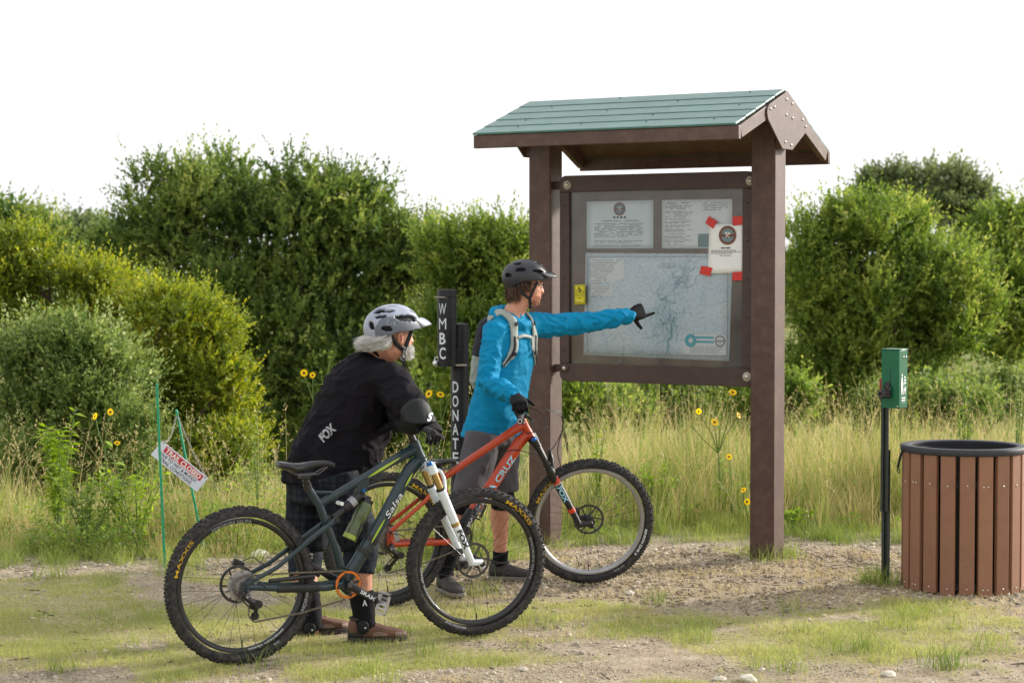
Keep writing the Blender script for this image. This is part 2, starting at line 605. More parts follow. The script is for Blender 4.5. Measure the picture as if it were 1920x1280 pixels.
# ------------------------------------------------------------------ ground
_PERM = np.random.default_rng(5).random((256, 256))
def vnoise(x, y, s=1.0, off=0):
    x = np.asarray(x, float) * s + 1000 + off * 17.3; y = np.asarray(y, float) * s + 1000 + off * 31.7
    xi = np.floor(x).astype(int); yi = np.floor(y).astype(int)
    fx = x - xi; fy = y - yi
    fx = fx * fx * (3 - 2 * fx); fy = fy * fy * (3 - 2 * fy)
    g = lambda i, j: _PERM[i & 255, j & 255]
    return (g(xi, yi) * (1 - fx) * (1 - fy) + g(xi + 1, yi) * fx * (1 - fy) + g(xi, yi + 1) * (1 - fx) * fy + g(xi + 1, yi + 1) * fx * fy)
def gz(x, y):
    x = np.asarray(x, float); y = np.asarray(y, float)
    z = -0.022 * (1 - nsmooth(9.3, 10.3, y))
    z = z - 0.035 * np.exp(-(((x + 0.68) / 0.5) ** 2 + ((y - 11.15) / 0.35) ** 2))
    z = z + 0.010 * np.exp(-(((x + 0.17) / 0.3) ** 2 + ((y - 10.05) / 0.3) ** 2))
    z = z + 0.012 * (vnoise(x, y, 2.3) - 0.5) * nsmooth(7, 8, y) + 0.02 * (vnoise(x, y, 0.8, 3) - 0.5)
    drop = 1.7 - 0.9 * nsmooth(1.5, 6, x)
    st = 14.3 + 2.7 * nsmooth(-0.6, 1.4, x)
    z = z - drop * nsmooth(0.0, 1.0, (y - st) / (6.5 + 3.5 * nsmooth(-0.6, 1.4, x))) + 0.25 * (vnoise(x, y, 0.25, 5) - 0.5) * nsmooth(16, 24, y)
    z = z + 0.9 * nsmooth(60, 160, y)
    return z
def gzf(x, y):
    return float(gz(x, y))
def mulch_mask(x, y):
    n = vnoise(x, y, 1.6, 9) * 0.7 + vnoise(x, y, 4.1, 2) * 0.3
    d = ((x - 1.15) / 1.55) ** 2 + ((y - 12.05) / 1.15) ** 2
    return nsmooth(0.25, -0.25, d - 1.0 + (n - 0.5) * 1.4)
def grass_mask(x, y):
    n = vnoise(x, y, 1.25, 21) * 0.5 + vnoise(x, y, 3.1, 22) * 0.35 + vnoise(x, y, 7.5, 23) * 0.15
    b = 0.0 + 0.14 * nsmooth(0.6, -0.8, x) - 0.34 * mulch_mask(x, y)
    b = b - 0.45 * np.exp(-((y - 12.55 - 0.05 * x) / 0.36) ** 2) * nsmooth(0.3, -1.2, x)      # gravel strip on the left
    b = b - 0.20 * np.exp(-((y - 13.2) / 0.55) ** 2) * nsmooth(0.2, 1.0, x)
    b = b - 0.16 * np.exp(-(((x - 0.1) / 0.9) ** 2 + ((y - 8.9) / 0.5) ** 2))
    b = b + 0.22 * np.exp(-(((x + 0.75) / 0.55) ** 2 + ((y - 9.55) / 0.35) ** 2)) + 0.14 * np.exp(-(((x - 1.1) / 0.6) ** 2 + ((y - 10.0) / 0.35) ** 2))
    return nsmooth(-0.08, 0.12, n - 0.52 + b)
def axis(lo, hi, step, far, grow=1.35):
    a = list(np.arange(lo, hi + 1e-6, step))
    s = step
    while a[-1] < far: s *= grow; a.append(a[-1] + s)
    s = step
    while a[0] > -far: s *= grow; a.insert(0, a[0] - s)
    return np.array(a)
gx = axis(-4.2, 4.4, 0.06, 420)
gy = axis(8.2, 15.0, 0.06, 520)
GX, GY = np.meshgrid(gx, gy)
gv = np.stack([GX, GY, gz(GX, GY)], -1).reshape(-1, 3)
nx, ny = len(gx), len(gy)
idx = np.arange(nx * ny).reshape(ny, nx)
gf = np.stack([idx[:-1, :-1], idx[:-1, 1:], idx[1:, 1:], idx[1:, :-1]], -1).reshape(-1, 4)
def groundmat():
    m = bpy.data.materials.new('ground'); m.use_nodes = True
    N, L = m.node_tree.nodes, m.node_tree.links
    b = N['Principled BSDF']
    tc = N.new('ShaderNodeTexCoord')
    def nz(s, d=6, r=0.65):
        n = N.new('ShaderNodeTexNoise'); n.inputs['Scale'].default_value = s; n.inputs['Detail'].default_value = d; n.inputs['Roughness'].default_value = r
        L.new(tc.outputs['Object'], n.inputs['Vector']); return n.outputs['Fac']
    def ramp(f, els):
        r = N.new('ShaderNodeValToRGB')
        while len(r.color_ramp.elements) < len(els): r.color_ramp.elements.new(0.5)
        for e, (p, c) in zip(r.color_ramp.elements, els): e.position = p; e.color = (*c, 1)
        L.new(f, r.inputs['Fac']); return r.outputs['Color']
    def mix(f, a, c):
        x = N.new('ShaderNodeMix'); x.data_type = 'RGBA'; L.new(f, x.inputs[0]); L.new(a, x.inputs[6]); L.new(c, x.inputs[7]); return x.outputs[2]
    at_ = N.new('ShaderNodeAttribute'); at_.attribute_name = 'zones'; at_.attribute_type = 'GEOMETRY'
    sp = N.new('ShaderNodeSeparateColor'); L.new(at_.outputs['Color'], sp.inputs[0])
    dirt = ramp(nz(5.5, 9, 0.72), [(0.28, lin(116, 104, 90)), (0.45, lin(164, 148, 126)), (0.58, lin(198, 182, 158)), (0.75, lin(222, 212, 194))])
    grit = ramp(nz(70, 4, 0.7), [(0.34, lin(92, 84, 74)), (0.5, lin(172, 156, 134)), (0.68, lin(220, 210, 192))])
    dirt = mix(ramp(nz(2.2, 4), [(0.4, (0.25,) * 3), (0.65, (0.6,) * 3)]), dirt, grit)
    mulch = ramp(nz(38, 7, 0.75), [(0.3, lin(92, 82, 74)), (0.42, lin(150, 136, 118)), (0.56, lin(194, 178, 152)), (0.72, lin(222, 208, 184))])
    turf = ramp(nz(30, 6, 0.7), [(0.3, lin(116, 112, 72)), (0.5, lin(170, 162, 112)), (0.7, lin(212, 198, 154))])
    far = ramp(nz(0.8, 8, 0.7), [(0.3, lin(62, 80, 36)), (0.5, lin(112, 116, 58)), (0.72, lin(158, 146, 92))])
    c = mix(sp.outputs[0], dirt, turf)
    c = mix(sp.outputs[1], c, mulch)
    c = mix(sp.outputs[2], c, far)
    L.new(c, b.inputs['Base Color'])
    b.inputs['Roughness'].default_value = 0.92
    b.inputs['Specular IOR Level'].default_value = 0.2
    bp = N.new('ShaderNodeBump'); bp.inputs['Strength'].default_value = 1.0; bp.inputs['Distance'].default_value = 0.02
    L.new(nz(55, 6, 0.75), bp.inputs['Height']); L.new(bp.outputs['Normal'], b.inputs['Normal'])
    MATS['ground'] = m
groundmat()
ground = np_mesh('ground', gv, gf, 'ground', smooth=True)
zc = np.ones((nx * ny, 4), np.float32)
zc[:, 0] = (grass_mask(gv[:, 0], gv[:, 1]) * 0.8)
zc[:, 1] = mulch_mask(gv[:, 0], gv[:, 1]) * (0.15 + 0.7 * vnoise(gv[:, 0], gv[:, 1], 3.3, 71))
zc[:, 2] = nsmooth(13.6, 14.6, gv[:, 1] + 0.5 * vnoise(gv[:, 0], gv[:, 1], 1.1, 4))
ca = ground.data.color_attributes.new('zones', 'FLOAT_COLOR', 'POINT')
ca.data.foreach_set('color', zc.ravel())
tag(ground, kind='structure')

# ------------------------------------------------------------------ trail kiosk
PHI = R(31.0)
KL = 1.616
ku = V((math.cos(PHI), -math.sin(PHI), 0))
kn = V((-math.sin(PHI), -math.cos(PHI), 0))
KR = V((1.61, 12.75, 0))
KO = KR - ku * KL
kiosk = thing('trail_kiosk', KO, 'brown trailhead information kiosk with green gabled roof', 'kiosk', rotz=-PHI)
KM = Matrix.Translation(KO) @ Matrix.Rotation(-PHI, 4, 'Z')
PW = 0.164
for s in (0.0, KL):
    MB().box((s, 0, 1.36), (PW, PW, 2.80)).build('post', 'post_brown', kiosk, bevel=0.006)
# scuffs and drips stay in the material; roof
RZ, FE, BE = 2.944, (-0.715, 2.690), (0.72, 2.602)
X0, X1 = -0.118, KL + 0.118
roof = bpy.data.objects.new('roof', None); link(roof, kiosk)
def slope_planks(e, n, mat):
    y1, z1 = e
    d = V((0, y1, z1 - RZ)); Ln = d.length; d.normalize()
    nr = V((0, -d.z * (1 if y1 < 0 else -1) * -1, 0))
    nr = V((1, 0, 0)).cross(d);  nr = nr if nr.z > 0 else -nr
    w = (Ln + 0.012) / n
    for i in range(n):
        mid = V((0, 0, RZ)) + d * (w * (i + 0.5)) + nr * 0.004
        a = V((X0 - 0.004, 0, 0)) + mid; b_ = V((X1 - 0.010, 0, 0)) + mid
        dd = (d + nr * 0.022).normalized()           # every plank laps proud of the one below
        up = V((1, 0, 0)).cross(dd); up = up if up.z > 0 else -up
        sw = w - 0.006
        vs = []
        for p in (a, b_):
            for i2, j in ((-1, -1), (1, -1), (1, 1), (-1, 1)):
                vs.append(p + dd * (i2 * sw / 2) + up * (j * 0.007))
        m = MB(); m.add(vs, [(3, 2, 1, 0), (4, 5, 6, 7), (0, 1, 5, 4), (1, 2, 6, 5), (2, 3, 7, 6), (3, 0, 4, 7)])
        bm_ = bmesh.new(); me = m.mesh('roof_plank', False); bm_.from_mesh(me); bmesh.ops.recalc_face_normals(bm_, faces=bm_.faces); bm_.to_mesh(me); bm_.free()
        o = bpy.data.objects.new('roof_plank', me); me.materials.append(MATS[mat]); link(o, roof)
        bv = o.modifiers.new('b', 'BEVEL'); bv.width = 0.003; bv.segments = 2
        for q in range(4):
            if (i + q) % 2 == 0 and i != n - 1: continue
            x = 0.12 + q * 0.46 + 0.03 * (i % 3)
            c = V((x, 0, 0)) + mid + dd * (-sw * 0.32) + up * 0.009
            MB().ball(c, (0.006, 0.006, 0.004), 8, 6).build('screw', 'roof_teal', roof)
slope_planks(FE, 5, 'roof_teal')
slope_planks(BE, 5, 'roof_teal')
def slope_bar(x, e, w, h, drop, name, y_in=0.0):
    y1, z1 = e
    d = V((0, y1, z1 - RZ)); Ln = d.length; d.normalize()
    nr = V((1, 0, 0)).cross(d); nr = nr if nr.z > 0 else -nr
    a = V((x, 0, RZ)) - nr * drop + d * y_in; b_ = V((x, 0, RZ)) + d * (Ln - 0.03) - nr * drop
    MB().bar(a, b_, w, h, up=nr).build(name, 'post_brown', roof, bevel=0.004)
for e in (FE, BE):
    for x in (X0 + 0.02, X1 - 0.02):
        slope_bar(x, e, 0.038, 0.082, 0.052, 'rake_board')
    y1, z1 = e
    MB().box(((X0 + X1) / 2, y1 + (0.019 if y1 < 0 else -0.019), z1 - 0.046), (X1 - X0 + 0.006, 0.038, 0.084)).build('fascia_board', 'post_brown', roof, bevel=0.004)
    # sheathing below the planks
    d = V((0, y1, z1 - RZ)); nr = V((1, 0, 0)).cross(d.normalized()); nr = nr if nr.z > 0 else -nr
    mid = V(((X0 + X1) / 2, y1 / 2, (RZ + z1) / 2)) - nr * 0.010
    MB().bar(V((X0 + 0.045, mid.y, mid.z)), V((X1 - 0.045, mid.y, mid.z)), d.length - 0.06, 0.008, up=nr).build('sheathing', 'post_brown', roof)
# ridge beam and cross beam under the roof
MB().box((KL / 2, 0, 2.86), (KL - PW, 0.06, 0.10)).build('ridge_beam', 'post_brown', roof, bevel=0.004)
gpoly = [(0, 2.938), (-0.27, 2.842), (-0.305, 2.815), (-0.315, 2.785), (-0.30, 2.745), (-0.078, 2.575), (0.078, 2.575), (0.30, 2.70), (0.325, 2.74), (0.32, 2.785)]
for x, sg in ((KL + PW / 2 + 0.040, 1), (-PW / 2 - 0.040, -1)):
    M = Matrix(((0, 0, 1, x), (1, 0, 0, 0), (0, 1, 0, 0), (0, 0, 0, 1)))
    g = MB().prism(gpoly, -0.006, 0.006, M).build('gusset_plate', 'post_brown', kiosk, bevel=0.003)
    MB().box((x - sg * 0.023, 0, 2.66), (0.034, 0.15, 0.15)).build('spacer_block', 'post_brown', kiosk)
    for y, z in ((-0.02, 2.885), (0.07, 2.865), (-0.265, 2.81), (-0.205, 2.825), (-0.02, 2.79), (0.075, 2.775), (0.235, 2.775), (0.285, 2.735), (-0.035, 2.62), (0.055, 2.605)):
        MB().ball((x + sg * 0.007, y, z), (0.006, 0.009, 0.009), 10, 8).build('bolt', 'bolt_metal', g)
# display case
BX0, BX1, BZ0, BZ1 = 0.127, KL - 0.092, 1.087, 2.447
case = bpy.data.objects.new('display_case', None); link(case, kiosk)
def rrect(x0, x1, z0, z1, r, corners):
    pts = []
    for (cx, cz, a0, on) in ((x1 - r, z1 - r, 0, corners[0]), (x0 + r, z1 - r, 90, corners[1]), (x0 + r, z0 + r, 180, corners[2]), (x1 - r, z0 + r, 270, corners[3])):
        if on:
            for k in range(6):
                a = R(a0 + 18 * k); pts.append((cx + r * math.cos(a), cz + r * math.sin(a)))
        else:
            pts.append((cx + r * (1 if a0 in (0, 270) else -1), cz + r * (1 if a0 in (0, 90) else -1)))
    return pts
PY = Matrix(((1, 0, 0, 0), (0, 0, 1, 0), (0, 1, 0, 0), (0, 0, 0, 1)))    # (x, z, y) prism -> local
RT, RB, RS = 0.108, 0.115, 0.072
MB().prism(rrect(BX0, BX1, BZ1 - RT, BZ1, 0.045, (1, 1, 0, 0)), -0.034, 0.034, PY).build('top_rail', 'frame_brown', case, bevel=0.004)
MB().prism(rrect(BX0, BX1, BZ0, BZ0 + RB, 0.045, (0, 0, 1, 1)), -0.034, 0.034, PY).build('bottom_rail', 'frame_brown', case, bevel=0.004)
for x in (BX0 + RS / 2, BX1 - RS / 2):
    MB().box((x, 0, (BZ0 + RB + BZ1 - RT) / 2), (RS, 0.066, BZ1 - BZ0 - RT - RB - 0.002)).build('stile', 'frame_brown', case, bevel=0.004)
MB().box(((BX0 + BX1) / 2, 0.012, (BZ0 + BZ1) / 2), (BX1 - BX0 - 2 * RS + 0.02, 0.012, BZ1 - BZ0 - RT - RB + 0.02)).build('backing_board', 'backing', case)
MB().box(((BX0 + BX1) / 2, -0.014, (BZ0 + BZ1) / 2), (BX1 - BX0 - 2 * RS + 0.01, 0.005, BZ1 - BZ0 - RT - RB + 0.01)).build('pane', 'pane', case)
def klocal(px, py, y):
    """point of the kiosk frame (x, z) under a pixel on the plane y"""
    o = KM @ V((0, y, 0))
    return KM.inverted() @ hit(px, py, o, kn)
for (px, py, chromey) in ((1064, 347, 1), (1407, 339, 1), (1401, 706, 1), (1059, 690, 0)):
    c = klocal(px, py, -0.034)
    Mx = Matrix.Translation((c.x, -0.034, c.z)) @ Matrix.Rotation(R(90), 4, 'X')
    w = MB().lathe([(0.030, 0), (0.030, 0.006), (0.026, 0.009), (0.014, 0.009)], 24, Mx).build('washer', 'washer' if chromey else 'frame_brown', case)
    MB().lathe([(0.013, 0.009), (0.013, 0.016), (0.008, 0.02), (0.0001, 0.021)], 12, Mx).build('bolt', 'bolt_metal', w)
    sx = BX0 - 0.02 if c.x < KL / 2 else BX1 + 0.02
    MB().box((sx, 0.0, c.z), (0.06, 0.05, 0.05)).build('bracket', 'frame_brown', case, bevel=0.004)
for i in range(5):
    z = BZ0 + 0.2 + i * 0.24
    for x in (BX0 + RS / 2, BX1 - RS / 2):
        MB().ball((x, -0.033, z), (0.006, 0.003, 0.006), 8, 6).build('screw', 'black_metal', case)

# sheets behind and on the pane, each a thing of its own in the kiosk's frame
def sheet(name, quad, y, mat, label, cat, group=None, thick=0.0012):
    cs = [klocal(px, py, y) for px, py in quad]               # TL TR BR BL
    n = 8
    vs = []; fs = []
    for j in range(n + 1):
        for i in range(n + 1):
            a, b_ = i / n, j / n
            p = (cs[3] * (1 - a) + cs[2] * a) * (1 - b_) + (cs[0] * (1 - a) + cs[1] * a) * b_
            wv = 0.0012 * math.sin(a * 5 + b_ * 3 + cs[0].x * 9) * math.sin(b_ * 4 + a)
            vs.append((p.x, y + wv * (0 if name == 'sticker' else 1), p.z))
    for j in range(n):
        for i in range(n):
            k = j * (n + 1) + i
            fs.append((k, k + 1, k + n + 2, k + n + 1))
    c0 = (cs[0] + cs[1] + cs[2] + cs[3]) / 4
    vs = [(v[0] - c0.x, v[1] - y, v[2] - c0.z) for v in vs]
    m = MB(); m.add(vs, fs)
    o = m.build(name, mat, None)
    sd = o.modifiers.new('t', 'SOLIDIFY'); sd.thickness = thick; sd.offset = -1
    o.matrix_world = KM @ Matrix.Translation((c0.x, y, c0.z))
    tag(o, label, cat, group)
    W = ((cs[1] - cs[0]).length + (cs[2] - cs[3]).length) / 2; H = ((cs[0] - cs[3]).length + (cs[1] - cs[2]).length) / 2
    return o, W, H
LIFT = -0.0032
def words(mb, x0, x1, z, h, dens=0.86, y=LIFT):
    x = x0
    while x < x1:
        w = random.uniform(0.8, 3.6) * h * 1.1
        if x + w > x1: break
        if random.random() < dens:
            mb.add([(x, y, z), (x + w, y, z), (x + w, y, z + h * 0.8), (x, y, z + h * 0.8)], [(0, 1, 2, 3)])
        x += w + h * 0.55
    return mb
def quad(mb, x0, x1, z0, z1, y=LIFT):
    return mb.add([(x0, y, z0), (x1, y, z0), (x1, y, z1), (x0, y, z1)], [(0, 1, 2, 3)])
def disc(cx, cz, r0, r1, n=40, y=LIFT, teeth=0):
    mb = MB(); vs = []; fs = []
    for k in range(n):
        a = 2 * math.pi * k / n
        rr = r1 * (1 + (0.04 if (teeth and k % 2) else 0))
        vs.append((cx + r0 * math.cos(a), y, cz + r0 * math.sin(a))); vs.append((cx + rr * math.cos(a), y, cz + rr * math.sin(a)))
    for k in range(n):
        j = (k + 1) % n
        fs.append((2 * k, 2 * k + 1, 2 * j + 1, 2 * j))
    return mb.add(vs, fs)
def badge(parent, cx, cz, r, dark='ink_brown', mid='ink_slate'):
    """round club badge: toothed ring, band across, crossed hammers"""
    disc(cx, cz, r * 0.74, r, 72, LIFT, 1).build('badge_ring', dark, parent, False)
    disc(cx, cz, 0.0001, r * 0.74, 40, LIFT + 0.0004).build('badge_field', mid, parent, False)
    disc(cx, cz, 0.0001, r * 0.34, 24, LIFT - 0.0006).build('badge_centre', dark, parent, False)
    for sg in (-1, 1):
        quad(MB(), cx + sg * r * 0.64 - r * 0.34, cx + sg * r * 0.64 + r * 0.34, cz - r * 0.16, cz + r * 0.12, LIFT - 0.0003).build('badge_band', dark, parent, False)
    for sg in (-1, 1):
        m = MB()
        a = R(90 + sg * 38); d = V((math.cos(a), 0, math.sin(a))); e = V((-d.z, 0, d.x))
        c = V((cx, LIFT - 0.001, cz))
        for (u0, u1, v0, v1) in ((-0.34, 0.3, -0.035, 0.035), (0.2, 0.36, -0.17, 0.13)):
            m.add([c + (d * u + e * v) * r for u, v in ((u0, v0), (u1, v0), (u1, v1), (u0, v1))], [(0, 1, 2, 3)])
        tag(m.build('badge_hammer', 'ink_white', parent, False), kind='stuff')

# left notice
o, W, H = sheet('notice_sheet', ((1100, 378), (1225, 375), (1225, 466), (1100, 466)), 0.0, 'paper_blue', 'pale notice sheet with a round badge above text, upper left in the case', 'notice')
badge(o, 0, H * 0.33, H * 0.135)
m = MB()
for k in range(4): disc((k - 1.5) * 0.026, H * 0.155, 0.0001, 0.008, 12).build('badge_dot', 'ink_dark', o, False)
words(m, -W * 0.27, W * 0.3, H * 0.07, 0.008)
for k in range(9): words(m, -W * 0.38, W * 0.36 - (0.2 * W if k == 8 else 0), H * (0.015 - 0.034 * k), 0.0062)
for k in range(2): words(m, -W * 0.38, W * 0.38 - k * 0.15 * W, -H * (0.345 + 0.034 * k), 0.0062)
words(m, -W * 0.38, W * 0.36, -H * 0.445, 0.0062)
tag(m.build('print', 'ink_grey', o, False), kind='stuff')
# right notice
o, W, H = sheet('notice_sheet', ((1241, 375), (1373, 373), (1373, 466), (1241, 466)), 0.0, 'paper', 'white two-column notice sheet in the case, partly under the taped notice', 'notice')
m = MB()
words(m, -W * 0.42, -W * 0.06, H * 0.42, 0.008)
k = 0
for blk in (3, 4, 1, 2, 2, 2, 1, 2, 2, 1):
    for q in range(blk):
        words(m, -W * 0.45, -W * 0.05 - (0.1 * W if q == blk - 1 else 0), H * (0.37 - 0.033 * k), 0.0058); k += 1
    k += 0.55
for q in range(5): words(m, W * 0.08, W * 0.46 - (q == 4) * 0.1 * W, H * (0.42 - 0.036 * q), 0.0058)
tag(m.build('print', 'ink_grey', o, False), kind='stuff')
m = MB(); quad(m, W * 0.02, W * 0.40, -H * 0.47, -H * 0.20, LIFT * 0.8); m.build('tinted_panel', 'ink_slate', o, False)
# trail map
o, W, H = sheet('trail_map', ((1098, 474), (1374, 476), (1367, 677), (1094, 665)), 0.0, 'map_paper', 'large pale blue topographic trail map behind the pane', 'map')
m = MB()
for (a, b_, c, d) in ((-0.48, 0.48, 0.465, 0.469), (-0.48, 0.48, -0.469, -0.465), (-0.48, -0.477, -0.465, 0.465), (0.477, 0.48, -0.465, 0.465)):
    quad(m, W * a, W * b_, H * c, H * d)
tag(m.build('border', 'ink_grey', o, False), kind='stuff')
m = MB(); m.add([(-W * .455, LIFT * .7, H * .45), (-W * .455, LIFT * .7, H * .20), (-W * .22, LIFT * .7, H * .26), (-W * .22, LIFT * .7, H * .45)], [(0, 1, 2, 3)])
m.build('text_panel', 'paper', o, False)
quad(MB(), -W * .455, -W * .30, H * .09, H * .195, LIFT * .7).build('text_panel', 'paper', o, False)
quad(MB(), W * .19, W * .468, -H * .455, -H * .265, LIFT * .7).build('text_panel', 'paper', o, False)
m = MB()
for k in range(11): words(m, -W * 0.45, -W * (0.24 + 0.012 * k), H * (0.43 - 0.022 * k), 0.0062)
for k in range(6): words(m, -W * 0.45, -W * (0.31 + 0.012 * k), H * (0.175 - 0.02 * k), 0.0058)
for k in range(3): words(m, W * 0.02, W * 0.14, H * (0.40 - 0.02 * k), 0.005)
for k in range(4): words(m, W * 0.23, W * 0.455, -H * (0.385 + 0.018 * k), 0.005)
words(m, -W * 0.16, -W * 0.06, -H * 0.45, 0.005)
tag(m.build('print', 'ink_grey', o, False), kind='stuff')
disc(W * 0.235, -H * 0.325, W * 0.016, W * 0.04, 24).build('key_ring', 'ink_teal', o, False)
for k in (0.295, 0.336): quad(MB(), W * 0.27, W * 0.39, -H * (k + 0.01), -H * (k - 0.01)).build('key_bar', 'ink_teal', o, False)
badge(o, W * 0.43, -H * 0.325, W * 0.034, 'ink_grey', 'paper')
def ribbon(mb, pts, w, y=LIFT):
    for (a, b_) in zip(pts[:-1], pts[1:]):
        a, b_ = V((a[0], y, a[1])), V((b_[0], y, b_[1]))
        d = (b_ - a).normalized(); e = V((-d.z, 0, d.x)) * w / 2
        mb.add([a - e, b_ - e, b_ + e, a + e], [(0, 1, 2, 3)])
def wander(x, z, ang, n, st, turn):
    p = [(x, z)]
    for k in range(n):
        ang += random.uniform(-turn, turn); x += math.cos(ang) * st; z += math.sin(ang) * st; p.append((x, z))
    return p
m = MB()
for k in range(26): ribbon(m, wander(W * random.uniform(0.02, 0.12), H * random.uniform(-0.3, 0.06), random.uniform(0, 6.28), 14, 0.010, 0.9), 0.0024)
ribbon(m, [(W * 0.07, -H * 0.46), (W * 0.085, -H * 0.40), (W * 0.08, -H * 0.33), (W * 0.11, -H * 0.27), (W * 0.10, -H * 0.19), (W * 0.125, -H * 0.10)], 0.006)
tag(m.build('trail_lines', 'ink_bluegreen', o, False), kind='stuff')
m = MB()
for k in range(24): ribbon(m, wander(W * random.uniform(0.10, 0.24), H * random.uniform(0.18, 0.38), random.uniform(0, 6.28), 12, 0.010, 0.8), 0.0024)
ribbon(m, wander(W * 0.2, H * 0.17, 0.2, 22, 0.014, 0.5), 0.004)
for k in range(10): ribbon(m, wander(W * random.uniform(-0.35, 0.4), H * random.uniform(-0.4, 0.3), random.uniform(0, 6.28), 22, 0.014, 0.5), 0.0018)
tag(m.build('creek_lines', 'map_line', o, False), kind='stuff')
# taped notice on the outside of the pane
o, W, H = sheet('taped_notice', ((1330, 420), (1394, 420), (1394, 511), (1327, 513)), -0.021, 'paper', 'small white notice with a round badge stuck on by four red tapes', 'notice')
badge(o, 0.012, H * 0.27, H * 0.19)
m = MB(); words(m, -W * 0.2, W * 0.2, H * 0.0, 0.009); tag(m.build('heading', 'ink_dark', o, False), kind='stuff')
m = MB()
for k in range(3): words(m, -W * 0.42, W * 0.45 - (k == 2) * 0.2 * W, -H * (0.045 + 0.03 * k), 0.006)
words(m, -W * 0.18, W * 0.22, -H * 0.15, 0.006)
tag(m.build('print', 'ink_grey', o, False), kind='stuff')
for (q) in (((1329, 405), (1345, 415), (1337, 429), (1322, 418)), ((1373, 406), (1396, 405), (1396, 421), (1374, 423)), ((1315, 498), (1336, 502), (1331, 518), (1311, 513)), ((1374, 510), (1395, 509), (1394, 525), (1373, 526))):
    cs = [klocal(a, b_, -0.0245) for a, b_ in q]
    m = MB(); vs = [V((c.x, -0.0245, c.z)) for c in cs] + [V((c.x, -0.0235, c.z)) for c in cs]
    m.add(vs, [(3, 2, 1, 0), (4, 5, 6, 7), (0, 1, 5, 4), (1, 2, 6, 5), (2, 3, 7, 6), (3, 0, 4, 7)])
    t = m.build('tape', 'tape_red', None, False); t.parent = o
    t.matrix_parent_inverse = o.matrix_world.inverted(); t.matrix_world = KM
# helmet sticker
o, W, H = sheet('sticker', ((1077, 534), (1097, 533.5), (1097, 570), (1077, 570.5)), -0.036, 'sign_yellow', 'small yellow bicycle helmet reminder sign left of the map', 'sign', thick=0.002)
m = MB()
for (a, b_, c, d) in ((-0.44, 0.44, 0.44, 0.455), (-0.44, 0.44, -0.455, -0.44), (-0.44, -0.41, -0.44, 0.44), (0.41, 0.44, -0.44, 0.44)): quad(m, W * a, W * b_, H * c, H * d)
tag(m.build('border', 'ink_black', o, False), kind='stuff')
for cx in (-0.18, 0.2): disc(W * cx, H * 0.12, W * 0.12, W * 0.155, 20).build('pictogram_wheel', 'ink_black', o, False)
disc(-W * 0.08, H * 0.355, 0.0001, W * 0.065, 12).build('pictogram_head', 'ink_black', o, False)
m = MB(); ribbon(m, [(-W * .06, H * .31), (W * .14, H * .22)], W * .11); ribbon(m, [(W * .14, H * .22), (W * .0, H * .16), (W * .04, H * .09)], W * .06); ribbon(m, [(-W * .06, H * .30), (-W * .17, H * .23)], W * .05)
tag(m.build('pictogram_rider', 'ink_black', o, False), kind='stuff')
m = MB(); words(m, -W * 0.36, W * 0.36, -H * 0.38, H * 0.05, 1.0); tag(m.build('print', 'ink_grey', o, False), kind='stuff')
for s, z in (('WEAR YOUR', -0.09), ('HELMET', -0.21)):
    lettering('lettering', s, H * 0.065, on_plane((0, LIFT, H * z), (1, 0, 0), (0, 0, 1)), 'ink_black', o, width=W * (0.72 if s != 'HELMET' else 0.5), anchor=0.5, weight=0.01)

# ------------------------------------------------------------------ donation post
DX, DY = px_to_X(862, 12.3), 12.3
don = thing('donation_post', (DX, DY, 0), 'black steel donation post lettered WMBC DONATE behind the leaning rider', 'post')
MB().lathe([(0.055, 0), (0.055, 1.490), (0.051, 1.50), (0.0001, 1.50)], 32).build('pipe', 'black_metal', don)
cx, cy = -0.075, -0.075
box_ = MB().lathe([(0.058, 1.245), (0.058, 1.700), (0.055, 1.708), (0.0001, 1.708)], 32, Matrix.Translation((cx, cy, 0))).build('money_tube', 'black_metal', don)
MB().lathe([(0.0595, 1.66), (0.0615, 1.662), (0.0615, 1.667), (0.0595, 1.669)], 32, Matrix.Translation((cx, cy, 0)), closed=True).build('band', 'black_metal', box_)
MB().box((cx - 0.035, cy - 0.045, 1.662), (0.08, 0.03, 0.006)).build('slot_lip', 'washer', box_, bevel=0.001)
MB().box((-0.025, -0.06, 1.30), (0.05, 0.03, 0.11)).build('bracket', 'black_metal', don, bevel=0.003)
MB().box((0.0, -0.075, 1.252), (0.09, 0.05, 0.010)).build('bracket_plate', 'washer', don, bevel=0.002)
lk = MB().ball((cx - 0.068, cy - 0.02, 1.262), 0.020, 14, 10).build('padlock', 'chrome', don)
MB().tube([(cx - 0.075, cy - 0.02, 1.275), (cx - 0.07, cy - 0.02, 1.298), (cx - 0.055, cy - 0.02, 1.300), (cx - 0.05, cy - 0.02, 1.27)], 0.004, 8).build('shackle', 'chrome', lk)
def column_text(s, ox, oy, rad, z_top, z_bot, ang0, par, h):
    step = (z_top - z_bot) / len(s)
    for i, ch in enumerate(s):
        zc = z_top - (i + 0.92) * step
        def fn(x, y, zc=zc):
            a = ang0 + x / rad
            return V((ox + math.sin(a) * (rad + 0.0012), oy - math.cos(a) * (rad + 0.0012), zc + y))
        lettering('letter', ch, h, fn, 'letter_white', par, width=h * (0.62 if ch not in 'WM' else 0.72), anchor=0.5, weight=0.0 if ch in 'WM' else 0.02, sub=3)
column_text('WMBC', cx, cy, 0.058, 1.640, 1.285, R(-27), box_, 0.068)
column_text('DONATE', 0, 0, 0.055, 1.165, 0.650, R(-28), don, 0.066)

